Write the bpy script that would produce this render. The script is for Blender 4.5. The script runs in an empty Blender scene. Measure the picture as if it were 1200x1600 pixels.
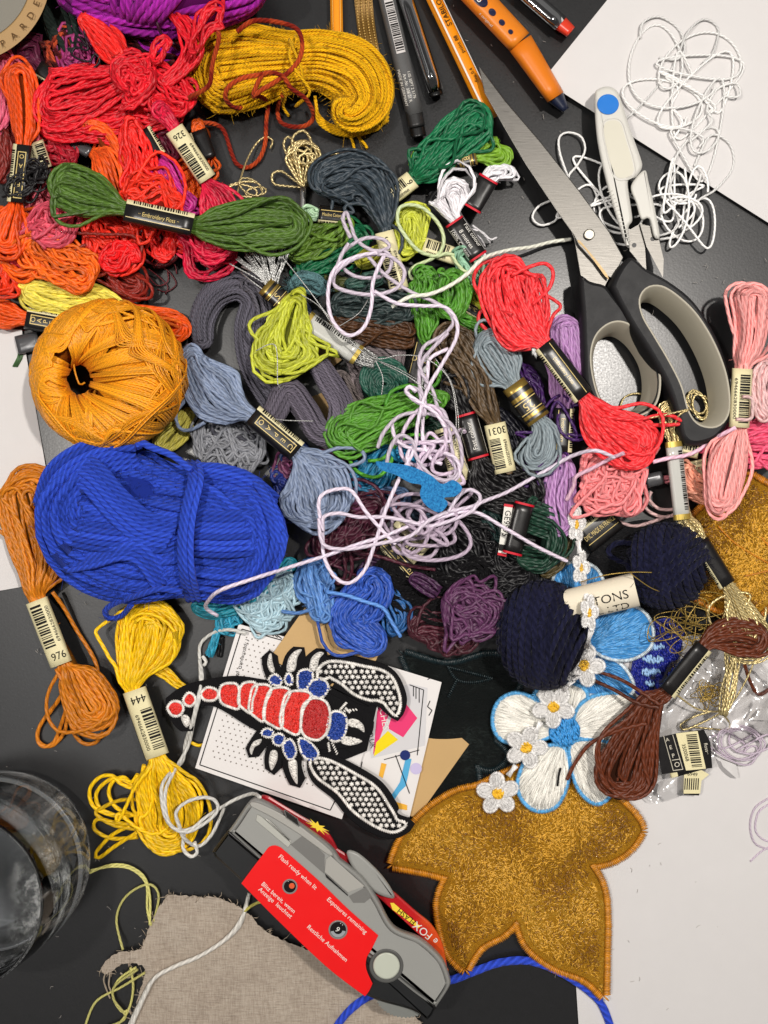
import bpy, math, random
import numpy as np
from mathutils import Vector, Matrix
from mathutils.geometry import delaunay_2d_cdt
# ---------------------------------------------------------------- units
# Lengths are given in tenths of a unit of the table plan (300 plan units = 10 cm).
S = 0.01
D = 1250.0                      # height of the viewpoint over the table
rs = np.random.RandomState(7)
COL = bpy.context.scene.collection
A = np.array

def U(P):
    """plan position + height -> world position"""
    P = np.asarray(P, float)
    f = (D - P[..., 2]) / D
    return np.stack([(P[..., 0] - 600) * f, (800 - P[..., 1]) * f, P[..., 2]], -1) * S

# ---------------------------------------------------------------- materials
def lin(c):
    c = np.asarray(c, float) / 255.0
    return np.where(c <= .04045, c / 12.92, ((c + .055) / 1.055) ** 2.4)
def rgba(c, k=1.0):
    l = lin(c) * k; l = l * min(1, .92 / max(l.max(), 1e-6))
    return (float(l[0]), float(l[1]), float(l[2]), 1.0)
_m = {}
class NT:
    def __init__(s, name):
        s.m = bpy.data.materials.new(name); s.m.use_nodes = True
        s.t = s.m.node_tree; s.b = s.t.nodes['Principled BSDF']
    def n(s, typ, **kw):
        o = s.t.nodes.new(typ)
        for k, v in kw.items():
            if k.startswith('i_'): o.inputs[int(k[2:])].default_value = v
            else: setattr(o, k, v)
        return o
    def l(s, a, b): s.t.links.new(a, b)
    def math(s, op, a, b=None, clamp=False):
        o = s.n('ShaderNodeMath', operation=op); o.use_clamp = clamp
        for i, x in enumerate((a, b)):
            if x is None: continue
            if isinstance(x, (int, float)): o.inputs[i].default_value = x
            else: s.l(x, o.inputs[i])
        return o.outputs[0]
    def madd(s, a, k, c):
        o = s.n('ShaderNodeMath', operation='MULTIPLY_ADD'); s.l(a, o.inputs[0]); o.inputs[1].default_value = k; o.inputs[2].default_value = c
        return o.outputs[0]
    def mix(s, f, a, b, blend='MIX'):
        o = s.n('ShaderNodeMix', data_type='RGBA', blend_type=blend)
        for i, x in ((0, f), (6, a), (7, b)):
            if isinstance(x, (int, float, tuple)): o.inputs[i].default_value = x
            else: s.l(x, o.inputs[i])
        return o.outputs[2]
    def noise(s, scale, detail=3, rough=.55, vec=None, out=0):
        o = s.n('ShaderNodeTexNoise'); o.inputs['Scale'].default_value = scale
        o.inputs['Detail'].default_value = detail; o.inputs['Roughness'].default_value = rough
        if vec is None: vec = s.n('ShaderNodeTexCoord').outputs['Object']
        s.l(vec, o.inputs['Vector']); return o.outputs[out]
    def ramp(s, f, stops):
        o = s.n('ShaderNodeValToRGB'); e = o.color_ramp.elements
        while len(e) < len(stops): e.new(.5)
        for i, (p, c) in enumerate(stops):
            e[i].position = p; e[i].color = c if len(c) == 4 else (*c, 1)
        s.l(f, o.inputs[0]); return o.outputs[0]
    def bump(s, h, strength, dist=.02):
        o = s.n('ShaderNodeBump'); o.inputs['Strength'].default_value = strength
        o.inputs['Distance'].default_value = dist; s.l(h, o.inputs['Height'])
        s.l(o.outputs[0], s.b.inputs['Normal']); return o
    def set(s, **kw):
        for k, v in kw.items(): s.b.inputs[k.replace('_', ' ')].default_value = v

def thread(col, kind='floss', r=3.0, var=None):
    key = ('thread', tuple(col), kind, round(r, 1), var)
    if key in _m: return _m[key]
    t = NT('thread_' + kind)
    at = t.n('ShaderNodeAttribute', attribute_name='tuv')
    sx = t.n('ShaderNodeSeparateXYZ'); t.l(at.outputs['Vector'], sx.inputs[0])
    u, v, rn = sx.outputs
    plies = 3 if kind == 'wool' else 2
    pitch = r * (3.6 if kind == 'wool' else 4.6)
    ph = t.math('ADD', t.math('MULTIPLY', u, plies * 2 * math.pi), t.math('MULTIPLY', v, 2 * math.pi * plies / 2 / pitch))
    sn = t.madd(t.math('SINE', ph), .5, .5)
    cx = t.n('ShaderNodeCombineXYZ'); t.l(t.math('MULTIPLY', u, 5.0), cx.inputs[0]); t.l(t.math('MULTIPLY', v, .09), cx.inputs[1]); t.l(t.math('MULTIPLY', rn, 37.0), cx.inputs[2])
    fz = t.noise(1.6, 3, .6, cx.outputs[0])
    k_ = {'floss': .26, 'wool': .36, 'satin': .2, 'metal': .5}[kind]  # how far the ply grooves are darkened in the colour, as shade
    shade = t.math('MULTIPLY', t.madd(sn, k_, 1.02 - k_), t.madd(rn, .5, .72))
    shade = t.math('MULTIPLY', shade, t.madd(fz, .4, .84))
    gr = t.n('ShaderNodeCombineXYZ')
    for i in range(3): t.l(shade, gr.inputs[i])
    base = rgba(col, 1.12)
    if kind == 'wool': base = rgba(col, 1.3)
    if var is not None:
        vn = t.noise(.9, 1, .5, cx.outputs[0])
        cxx = t.n('ShaderNodeCombineXYZ'); t.l(t.math('MULTIPLY', v, .03), cxx.inputs[0]); t.l(t.math('MULTIPLY', rn, 9.0), cxx.inputs[1])
        vn = t.noise(1.0, 1, .5, cxx.outputs[0])
        b = t.mix(t.ramp(vn, [(.42, (0, 0, 0)), (.56, (1, 1, 1))]), base, rgba(var, 1.1))
    else: b = base
    c = t.mix(1.0, b, gr.outputs[0], 'MULTIPLY')
    t.l(c, t.b.inputs['Base Color'])
    hh = t.math('ADD', sn, t.math('MULTIPLY', fz, .7))
    t.bump(hh, {'floss': .7, 'wool': .9, 'satin': .5, 'metal': 1.0}[kind], r * S * .3)
    if kind == 'floss': t.set(Roughness=.44, Specular_IOR_Level=.4, Sheen_Weight=.1, Sheen_Roughness=.5)
    elif kind == 'wool': t.set(Roughness=.95, Specular_IOR_Level=.08, Sheen_Weight=.2, Sheen_Roughness=.5)
    elif kind == 'satin': t.set(Roughness=.38, Specular_IOR_Level=.55, Sheen_Weight=.1)
    else: t.set(Roughness=.34, Metallic=.6)
    if kind in ('floss', 'wool', 'satin'): t.b.inputs['Sheen Tint'].default_value = tuple(min(1, .25 + x) for x in base[:3]) + (1,)
    _m[key] = t.m; return t.m

def flat(name, col, rough=.5, spec=.4, metal=0, bump=0, bscale=40, var=.0, k=1.1, coat=0):
    key = ('flat', name, tuple(col), rough, spec, metal, bump, bscale, var)
    if key in _m: return _m[key]
    t = NT(name); t.set(Roughness=rough, Specular_IOR_Level=spec, Metallic=metal, Coat_Weight=coat)
    base = rgba(col, k)
    n1 = t.noise(1.1, 4, .6); d = tuple(x * (1 - max(var, .07)) for x in base[:3]) + (1,)
    t.l(t.mix(n1, d, base), t.b.inputs['Base Color'])
    n2 = t.noise(6.0, 3, .6); t.l(t.math('ADD', t.math('MULTIPLY', n2, .16), max(0, rough - .08)), t.b.inputs['Roughness'])
    if bump: t.bump(t.noise(bscale, 4, .6), bump, .01)
    _m[key] = t.m; return t.m

# ---------------------------------------------------------------- geometry collector
class G:
    def __init__(s):
        s.v = []; s.a = []; s.n = 0; s.q = []; s.qm = []; s.p = []; s.pm = []
    def verts(s, P, attr=None):
        P = np.asarray(P, float).reshape(-1, 3); k = s.n
        s.v.append(P); s.a.append(np.zeros((len(P), 3)) if attr is None else attr.reshape(-1, 3))
        s.n += len(P); return k
    def quads(s, Q, m=0): Q = np.asarray(Q, int).reshape(-1, 4); s.q.append(Q); s.qm.append(np.full(len(Q), m))
    def poly(s, f, m=0): s.p.append(list(map(int, f))); s.pm.append(m)
    def tubes(s, P, r, sides=6, closed=False, m=0, zs=1.0, cap=True, rnd=None, world=False):
        """P: (K,N,3) plan positions (unprojected here); r scalar or (N,) or (K,N)"""
        P = np.asarray(P, float)
        if P.ndim == 2: P = P[None]
        W = P * 1.0 if world else U(P) / S
        K, N, _ = W.shape
        r = np.broadcast_to(np.asarray(r, float), (K, N))
        if N > 6:
            x_ = np.arange(N)[None] * .9; r = r * (1 + .05 * np.sin(x_ * rs.uniform(.5, 1, (K, 1)) + rs.rand(K, 1) * 6) * np.sin(x_ * .31 + rs.rand(K, 1) * 6))
        if closed: T = np.roll(W, -1, 1) - np.roll(W, 1, 1)
        else: T = np.gradient(W, axis=1)
        T /= np.linalg.norm(T, axis=2, keepdims=True) + 1e-9
        up = np.tile(A([0., 0, 1.]), (K, 1)); t0 = T[:, 0]
        bad = np.abs(t0[:, 2]) > .95; up[bad] = A([1., 0, 0])
        n = np.cross(up, t0); n /= np.linalg.norm(n, axis=1, keepdims=True) + 1e-9
        Ns = np.empty_like(W)
        for i in range(N):
            t = T[:, i]; n = n - t * (n * t).sum(1, keepdims=True); n /= np.linalg.norm(n, axis=1, keepdims=True) + 1e-9
            Ns[:, i] = n
        B = np.cross(T, Ns)
        a = np.linspace(0, 2 * np.pi, sides + 1)
        ring = W[:, :, None] + r[:, :, None, None] * (np.cos(a)[:, None] * Ns[:, :, None] + np.sin(a)[:, None] * B[:, :, None])
        L = np.concatenate([np.zeros((K, 1)), np.cumsum(np.linalg.norm(np.diff(W, axis=1), axis=2), 1)], 1)
        if rnd is None: rnd = rs.rand(K)
        at = np.empty((K, N, sides + 1, 3)); at[..., 0] = np.linspace(0, 1, sides + 1); at[..., 1] = (L + 200 * rs.rand(K, 1))[:, :, None]; at[..., 2] = np.asarray(rnd)[:, None, None]
        k0 = s.verts(ring * S, at)
        idx = k0 + np.arange(K * N * (sides + 1)).reshape(K, N, sides + 1)
        if closed:
            idx = np.concatenate([idx, idx[:, :1]], 1)
        q = np.stack([idx[:, :-1, :-1], idx[:, :-1, 1:], idx[:, 1:, 1:], idx[:, 1:, :-1]], -1)
        s.quads(q, m)
        if cap and not closed:
            for k in range(K):
                s.poly(idx[k, 0, :-1][::-1], m); s.poly(idx[k, -1, :-1], m)
    def grid(s, P, m=0, flip=False, attr=None):
        P = np.asarray(P, float); N, M, _ = P.shape
        k0 = s.verts(P, attr); i = k0 + np.arange(N * M).reshape(N, M)
        q = np.stack([i[:-1, :-1], i[:-1, 1:], i[1:, 1:], i[1:, :-1]], -1)
        s.quads(q[..., ::-1] if flip else q, m)
    def slab(s, poly, z0, z1, m=0, ms=None, bev=0, zf=None):
        """vertical sided plate with plan outline poly"""
        poly = np.asarray(poly, float)
        if area(poly) < 0: poly = poly[::-1]
        n = len(poly); ms = m if ms is None else ms
        def ring(z, ins=0):
            p = inset(poly, ins) if ins else poly
            zz = np.full(n, float(z)) if zf is None else z + zf(p[:, 0], p[:, 1])
            return s.verts(U(np.column_stack([p, zz])))
        ks = [ring(z0)]
        if bev: ks += [ring(z1 - bev), ring(z1 - bev * .3, bev * .3), ring(z1, bev)]
        else: ks += [ring(z1)]
        i = np.arange(n); j = (i + 1) % n
        for c, (a, b) in enumerate(zip(ks[:-1], ks[1:])):
            s.quads(np.column_stack([a + i, b + i, b + j, a + j]), ms if c == 0 else m)
        s.poly(ks[-1] + i[::-1], m)
        s.poly(ks[0] + i, ms)
    def build(s, name, mats, parent=None, org=None, smooth=True):
        V = np.concatenate(s.v); at = np.concatenate(s.a)
        if org is not None: V = V - org
        Q = np.concatenate(s.q) if s.q else np.zeros((0, 4), int)
        qm = np.concatenate(s.qm) if s.qm else np.zeros(0, int)
        lt = np.concatenate([np.full(len(Q), 4), A([len(p) for p in s.p], int)]) if s.p else np.full(len(Q), 4)
        lv = np.concatenate([Q.ravel(), np.concatenate([A(p) for p in s.p])]) if s.p else Q.ravel()
        mi = np.concatenate([qm, A(s.pm, int)]) if s.p else qm
        me = bpy.data.meshes.new(name)
        me.vertices.add(len(V)); me.vertices.foreach_set('co', V.ravel().astype('f'))
        me.loops.add(len(lv)); me.loops.foreach_set('vertex_index', lv.astype('i'))
        me.polygons.add(len(lt))
        me.polygons.foreach_set('loop_start', (np.cumsum(lt) - lt).astype('i'))
        me.polygons.foreach_set('material_index', mi.astype('i'))
        me.polygons.foreach_set('use_smooth', (lt <= 4) & bool(smooth))
        a_ = me.attributes.new('tuv', 'FLOAT_VECTOR', 'POINT'); a_.data.foreach_set('vector', at.ravel().astype('f'))
        me.update(calc_edges=True); me.validate()
        for x in (mats if isinstance(mats, (list, tuple)) else [mats]): me.materials.append(x)
        o = bpy.data.objects.new(name, me); COL.objects.link(o)
        if parent is not None: o.parent = parent
        return o

def area(p): x, y = p[:, 0], p[:, 1]; return .5 * float(np.sum(x * np.roll(y, -1) - y * np.roll(x, -1)))
def inset(p, d):
    t = np.roll(p, -1, 0) - np.roll(p, 1, 0); t /= np.linalg.norm(t, axis=1, keepdims=True) + 1e-9
    nn = np.column_stack([-t[:, 1], t[:, 0]]) * (1 if area(p) > 0 else -1)
    return p + nn * d
def cr(pts, step=6.0, closed=False):
    """Catmull-Rom through points (any dim), about `step` apart"""
    P = A([list(p) for p in pts], float)
    n = len(P); out = []
    segs = n if closed else n - 1
    for i in range(segs):
        if closed: a, b, c, d = P[(i - 1) % n], P[i], P[(i + 1) % n], P[(i + 2) % n]
        else: a, b, c, d = P[max(i - 1, 0)], P[i], P[i + 1], P[min(i + 2, n - 1)]
        k = max(2, int(np.linalg.norm((c - b)[:2]) / step) + 1)
        t = np.linspace(0, 1, k, endpoint=False)[:, None]
        out.append(.5 * (2 * b + (c - a) * t + (2 * a - 5 * b + 4 * c - d) * t * t + (3 * b - a - 3 * c + d) * t ** 3))
    if not closed: out.append(P[-1:])
    return np.concatenate(out)
def resample(P, n):
    L = np.concatenate([[0], np.cumsum(np.linalg.norm(np.diff(P[:, :2], axis=0), axis=1))])
    x = np.linspace(0, L[-1], n)
    return np.column_stack([np.interp(x, L, P[:, k]) for k in range(P.shape[1])]), L[-1]
def inside(p, poly):
    x, y = p[:, 0], p[:, 1]; r = np.zeros(len(p), bool); j = len(poly) - 1
    for i in range(len(poly)):
        xi, yi = poly[i]; xj, yj = poly[j]
        c = ((yi > y) != (yj > y)) & (x < (xj - xi) * (y - yi) / (yj - yi + 1e-12) + xi); r ^= c; j = i
    return r

# ---------------------------------------------------------------- things
def tag(o, label, cat, group=None):
    o['label'] = label; o['category'] = cat
    if group: o['group'] = group
    return o
class Thing:
    def __init__(s, name, label, cat, x, y, z=0, group=None):
        s.org = U([x, y, z]); s.o = bpy.data.objects.new(name, None); COL.objects.link(s.o)
        s.o.empty_display_size = .2; s.o.location = s.org.tolist(); tag(s.o, label, cat, group)
    def part(s, name, g, mats, parent=None, smooth=True, label=None):
        o = g.build(name, mats, parent or s.o, s.org, smooth)
        if label: o['label'] = label
        return o
def single(name, label, cat, g, mats, smooth=True, group=None):
    """a thing that is one mesh, with its origin at its base"""
    V = np.concatenate(g.v); o0 = A([V[:, 0].mean(), V[:, 1].mean(), V[:, 2].min()])
    o = g.build(name, mats, None, o0, smooth); o.location = o0.tolist(); return tag(o, label, cat, group)
def struct(name, g, mats, smooth=False):
    o = g.build(name, mats, None, None, smooth); o['kind'] = 'structure'; return o

_txt = {}
def text_mesh(st):
    if st in _txt: return _txt[st]
    c = bpy.data.curves.new('t', 'FONT'); c.body = st; c.align_x = 'CENTER'; c.align_y = 'CENTER'; c.resolution_u = 3
    o = bpy.data.objects.new('t', c); COL.objects.link(o)
    me = bpy.data.meshes.new_from_object(o)
    V = A([v.co[:] for v in me.vertices]).reshape(-1, 3)[:, :2]; F = [list(p.vertices) for p in me.polygons]
    bpy.data.objects.remove(o); bpy.data.meshes.remove(me); bpy.data.curves.remove(c)
    _txt[st] = (V, F); return V, F
def put_text(g, st, f, size, m=0, sx=1.0, bold=0.0):
    V, F = text_mesh(st)
    k = g.verts(f(V[:, 0] * size * sx, V[:, 1] * size))
    for p in F: g.poly([k + i for i in p], m)
def plane_map(x, y, z, ang, zf=None):
    """text lying on a level surface; ang: baseline direction in degrees, clockwise from the photo's right"""
    a = math.radians(ang); d = A([math.cos(a), math.sin(a)]); n = A([math.sin(a), -math.cos(a)])
    def f(tx, ty):
        P = A([x, y]) + np.outer(tx, d) + np.outer(ty, n)
        zz = np.full(len(P), float(z)) if zf is None else zf(P[:, 0], P[:, 1]) + z
        return U(np.column_stack([P, zz]))
    return f

class Sleeve:
    """paper band / pen barrel round an axis p0->p1"""
    def __init__(s, p0, p1, w, hh, zc, e=3.0, w1=None, z1=None):
        s.p0 = A(p0, float); s.p1 = A(p1, float); s.L = np.linalg.norm(s.p1 - s.p0); s.d = (s.p1 - s.p0) / s.L
        s.n = A([-s.d[1], s.d[0]]); s.w = w; s.w1 = w if w1 is None else w1; s.h = hh; s.zc = zc; s.z1 = zc if z1 is None else z1
        a = np.linspace(-np.pi, np.pi, 97)
        sp = lambda x: np.sign(x) * np.abs(x) ** (2 / e)
        s.x = w * sp(np.sin(a)); s.z = hh * sp(np.cos(a))
        l = np.concatenate([[0], np.cumsum(np.hypot(np.diff(s.x), np.diff(s.z)))]); s.l = l - l[-1] / 2; s.half = l[-1] / 2
    def at(s, u, v, off=0.0):
        u = np.asarray(u, float); v = np.asarray(v, float); u, v = np.broadcast_arrays(u, v)
        k = 1 + (s.w1 / s.w - 1) * np.clip(u / s.L, 0, 1)
        x = np.interp(v, s.l, s.x); z = np.interp(v, s.l, s.z); q = 1 + off / max(s.w, 1); qz = 1 + off / max(s.h, 1)
        P = s.p0 + u[..., None] * s.d + (x * k * q)[..., None] * s.n
        zz = s.zc + (s.z1 - s.zc) * np.clip(u / s.L, 0, 1) + z * k * qz
        return U(np.concatenate([P, zz[..., None]], -1))
    def shell(s, g, m=0, seg=28, us=None, off=0, ends=True, wav=0.0):
        us = np.linspace(0, s.L, 6) if us is None else A(us, float)
        v = np.linspace(-s.half, s.half, seg + 1)
        P = s.at(us[:, None], v[None, :], off)
        if wav: P = P + (rs.rand(*P.shape) - .5) * wav * S
        P[:, -1] = P[:, 0]
        g.grid(P, m, flip=True)
        if ends:
            k = g.n - P.shape[0] * P.shape[1]; M = P.shape[1]
            g.poly([k + i for i in range(M - 1)], m); b = k + (P.shape[0] - 1) * M
            g.poly([b + i for i in range(M - 1)][::-1], m)
    def rect(s, g, u0, u1, v0, v1, m=0, off=.5, nv=None):
        nu = max(2, int((u1 - u0) / 12) + 1); nv = nv or max(2, int((v1 - v0) / 2.5) + 2)
        g.grid(s.at(np.linspace(u0, u1, nu)[:, None], np.linspace(v0, v1, nv)[None, :], off), m, flip=True)
    def bars(s, g, u0, u1, v0, v1, m=0, off=.9, step=3.4):
        u = u0
        while u < u1 - 1:
            w = rs.choice([.9, 1.2, 1.9, 2.6]) * step / 3.0
            s.rect(g, u, min(u + w, u1), v0, v1, m, off); u += w + rs.choice([.9, 1.2, 1.9]) * step / 3.0
    def text(s, g, st, u, v, size, ang=0, m=0, off=.9, sx=1.0):
        a = math.radians(ang)
        def f(tx, ty):
            x = tx * math.cos(a) - ty * math.sin(a); y = tx * math.sin(a) + ty * math.cos(a)
            return s.at(u + x, v - y, off)
        put_text(g, st, f, size, m, sx)

# ---------------------------------------------------------------- thread bundles
def wob_noise(K, t, f=(1, 2.3, 4.1), a=(1, .4, .1)):
    o = np.zeros((K,) + t.shape[1:]) if t.ndim > 1 else np.zeros((K, len(t)))
    for ff, aa in zip(f, a):
        o = o + aa * np.sin(2 * np.pi * (ff * t * (1 + .3 * (rs.rand(K, 1) - .5)) + rs.rand(K, 1)))
    return o
def bundle(g, path, n=24, r=2.8, z=6, h=12, wob=.12, hole=0.0, ends='LL', stray=0, step=7, sides=6, m=0, core=None, jit=.5, fuzz=0, shell=False, zw=.15, clamps=()):
    """strands running along path [(x,y,halfwidth[,z])]; each end loops back (L) or is cut (C)"""
    if 2.5 <= r <= 3.2: n = int(n * 1.16); r = r * .9
    path = [tuple(p) + ((z,) if len(p) == 3 else ()) for p in path]
    C = cr(path, 5); N = int(max(10, sum(np.linalg.norm(np.diff(C[:, :2], axis=0), axis=1)) / step))
    C, L = resample(C, max(N, 8) * 2)
    sL = np.linspace(0, L, len(C)); T = np.gradient(C[:, :2], axis=0); T /= np.linalg.norm(T, axis=1, keepdims=True) + 1e-9
    Nn = np.column_stack([-T[:, 1], T[:, 0]])
    wmin = max(4.0, C[:, 2].min()); wmax = C[:, 2].max()
    K = n
    Am = hole + (1 - hole) * (rs.rand(K) if not shell else np.linspace(.04, 1, K))
    Am = np.clip(Am, .05, 1); sg = np.where(rs.rand(K) > .5, 1, -1)
    def top(c): return np.sqrt(np.clip(1 - c * c, 0, 1))
    if shell: u1 = .8 + .2 * rs.rand(K); u2 = .8 + .2 * rs.rand(K)
    else: u1 = 1 - 1.5 * rs.rand(K) ** 1.3; u2 = 1 - 1.5 * rs.rand(K) ** 1.3
    w0 = C[:, 2][:max(2, len(C) // 12)].max(); w1 = C[:, 2][-max(2, len(C) // 12):].max()
    st = rs.rand(K) < stray
    e1 = L - (1 - Am) * w1 * .8 - jit * rs.rand(K) * w1 * .35 + st * rs.rand(K) * 18
    e0 = (1 - Am) * w0 * .8 + jit * rs.rand(K) * w0 * .35 - st * rs.rand(K) * 18
    R1 = np.minimum(Am * w1 * .8, (e1 - e0) * .35); R0 = np.minimum(Am * w0 * .8, (e1 - e0) * .35)
    na = 7
    ns = max(6, int(L / step)); rows = []
    tt = np.linspace(0, 1, ns)[None, :]
    a0 = e0 + R0; a1 = e1 - R1
    sF = a0[:, None] + (a1 - a0)[:, None] * tt; cF = np.broadcast_to((Am * sg)[:, None], sF.shape); uF = np.broadcast_to(u1[:, None], sF.shape)
    th = np.linspace(0, np.pi, na + 2)[None, 1:-1]
    s1 = a1[:, None] + R1[:, None] * np.sin(th); c1 = (Am * sg)[:, None] * np.cos(th); x = th / np.pi; uu1 = u1[:, None] * (1 - x) + u2[:, None] * x
    sB = sF[:, ::-1]; cB = -cF; uB = np.broadcast_to(u2[:, None], sB.shape)
    s0 = a0[:, None] - R0[:, None] * np.sin(th); c0 = -(Am * sg)[:, None] * np.cos(th); uu0 = u2[:, None] * (1 - x) + u1[:, None] * x
    def place(s_, c_, u_, seedw):
        sc = np.clip(s_, 0, L); ex = s_ - sc
        X = [np.interp(sc, sL, C[:, k]) for k in range(4)]
        tx = np.interp(sc, sL, T[:, 0]); ty = np.interp(sc, sL, T[:, 1]); nx = np.interp(sc, sL, Nn[:, 0]); ny = np.interp(sc, sL, Nn[:, 1])
        w = X[2]; hs = h * np.clip((wmin * 1.6 / w) ** .35, .55, 1.25)
        cc = c_ + seedw[0] * wob * np.clip(w / wmax * 1.15, .15, 1)
        lat = cc * w
        zz = X[3] + hs + hs * (u_ * top(np.clip(c_, -1, 1))) + seedw[1] * hs * zw
        Q = np.stack([X[0] + ex * tx + lat * nx, X[1] + ex * ty + lat * ny, np.maximum(zz, r + .5)], -1)
        for b in clamps:      # gather the strands inside each paper band
            p0, p1 = A(b['p0'], float), A(b['p1'], float); Lb = np.linalg.norm(p1 - p0); d = (p1 - p0) / Lb; nb = A([-d[1], d[0]])
            rel = Q[..., :2] - p0; u = rel @ d; v = rel @ nb
            near = (np.abs(v) < b['w'] * 3.2) & (u > -26) & (u < Lb + 26)
            k = np.where(near, np.clip(1 - np.maximum(-u - 2, u - Lb - 2) / 22.0, 0, 1), 0); k = k * k * (3 - 2 * k)
            lim = b['w'] - r * 1.5; v2 = lim * np.tanh(v / lim * .9); hz = b['h'] * .62 * np.sqrt(np.clip(1 - (v2 / b['w']) ** 2, .1, 1)); z2 = b['zc'] - b['h'] * .12 + hz * np.tanh((Q[..., 2] - b['zc']) / b['h'])
            Q[..., :2] = Q[..., :2] + ((v2 - v) * k)[..., None] * nb; Q[..., 2] = Q[..., 2] * (1 - k) + z2 * k
        return Q
    if ends == 'LL':
        s_ = np.concatenate([sF, s1, sB, s0], 1); c_ = np.concatenate([cF, c1, cB, c0], 1); u_ = np.concatenate([uF, uu1, uB, uu0], 1)
        t = np.linspace(0, 1, s_.shape[1], endpoint=False)[None, :]
        # periodic wobble so that loops close
        def pn(): 
            o = np.zeros(s_.shape)
            for ff, aa in ((1, .7), (2, .7), (3, .5), (5, .16 if wob < .3 else .4)): o += aa * np.sin(2 * np.pi * (ff * t + rs.rand(K, 1)))
            return o
        P = place(s_, c_, u_, (pn(), pn())); g.tubes(P, r, sides, closed=True, m=m)
        allP = P
    else:
        allP = []
        for part in (0, 1):
            # each pass a strand of its own; a looped end joins neighbours
            ss, cc, uu = [], [], []
            if part == 0:
                lo = np.where(ends[0] == 'C', 0 - jit * rs.rand(K) * 8, a0); hi = np.where(ends[1] == 'C', L + jit * rs.rand(K) * 8, a1)
                f = lo[:, None] + (hi - lo)[:, None] * tt
                segs = [(f, cF, uF)]
                if ends[1] == 'L': segs += [(s1, c1, uu1)]
                f2 = f[:, ::-1]; segs2 = [(f2, cB, uB)]
                if ends[0] == 'L': segs2 = segs2 + [(s0, c0, uu0), ]
                if ends[1] == 'L': S_ = segs + segs2[:1]
                elif ends[0] == 'L': S_ = segs2 + [(f, cF, uF)]
                else: S_ = segs
                s_ = np.concatenate([q[0] for q in S_], 1); c_ = np.concatenate([q[1] for q in S_], 1); u_ = np.concatenate([q[2] for q in S_], 1)
                t = np.linspace(0, 1, s_.shape[1])[None, :]
                P = place(s_, c_, u_, (wob_noise(K, t), wob_noise(K, t))); g.tubes(P, r, sides, m=m); allP.append(P)
                if ends == 'CC':
                    P = place(f, cB, uB, (wob_noise(K, tt), wob_noise(K, tt))); g.tubes(P, r, sides, m=m); allP.append(P)
        allP = np.concatenate(allP, 1) if len(allP) > 1 and allP[0].shape == allP[1].shape else allP[0]
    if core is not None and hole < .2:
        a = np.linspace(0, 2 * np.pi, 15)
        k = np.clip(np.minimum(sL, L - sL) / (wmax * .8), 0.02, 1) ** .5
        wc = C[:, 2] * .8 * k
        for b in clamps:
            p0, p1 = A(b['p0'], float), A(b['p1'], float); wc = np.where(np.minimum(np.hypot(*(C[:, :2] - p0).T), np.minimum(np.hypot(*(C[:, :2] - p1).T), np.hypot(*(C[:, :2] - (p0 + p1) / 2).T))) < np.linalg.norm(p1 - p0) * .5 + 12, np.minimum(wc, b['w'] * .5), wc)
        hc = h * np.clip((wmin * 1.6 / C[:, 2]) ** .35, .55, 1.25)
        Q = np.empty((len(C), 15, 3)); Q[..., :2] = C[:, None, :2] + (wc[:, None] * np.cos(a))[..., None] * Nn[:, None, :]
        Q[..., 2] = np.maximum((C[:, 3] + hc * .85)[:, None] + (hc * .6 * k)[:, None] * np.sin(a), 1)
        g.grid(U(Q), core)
    if not fuzz and 2 < r < 3.3 and m == 0: add_fuzz(g, allP.reshape(-1, 3), int(n * 1.6), r, m, 9)
    if fuzz: add_fuzz(g, allP.reshape(-1, 3), fuzz, r, m)
    return allP
def add_fuzz(g, pts, n, r, m=0, L=13):
    p = pts[rs.randint(0, len(pts), n)]; d = rs.randn(n, 3); d[:, 2] = np.abs(d[:, 2]) * .6; d /= np.linalg.norm(d, axis=1, keepdims=True)
    e = rs.randn(n, 3); t = np.linspace(0, 1, 4)[None, :, None]; l = (L * (.4 + .8 * rs.rand(n)))[:, None, None]
    P = p[:, None] + d[:, None] * (t * l + r * .5) + e[:, None] * t * t * l * .3
    P[..., 2] = np.maximum(P[..., 2], 1)
    g.tubes(P, .26, 3, m=m, cap=False)

GR = 'embroidery floss skeins in the heap'
def cream(): return flat('cream_paper', (226, 216, 172), .5, .4)
def blackp(): return flat('black_paper', (22, 20, 20), .32, .5)
def inkk(): return flat('black_ink', (18, 16, 16), .6, .2)
def goldk(): return flat('gold_ink', (214, 190, 120), .35, .5)
def whitek(): return flat('white_ink', (225, 222, 214), .6, .2)
def redk(): return flat('red_ink', (200, 25, 45), .5, .3)

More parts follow.
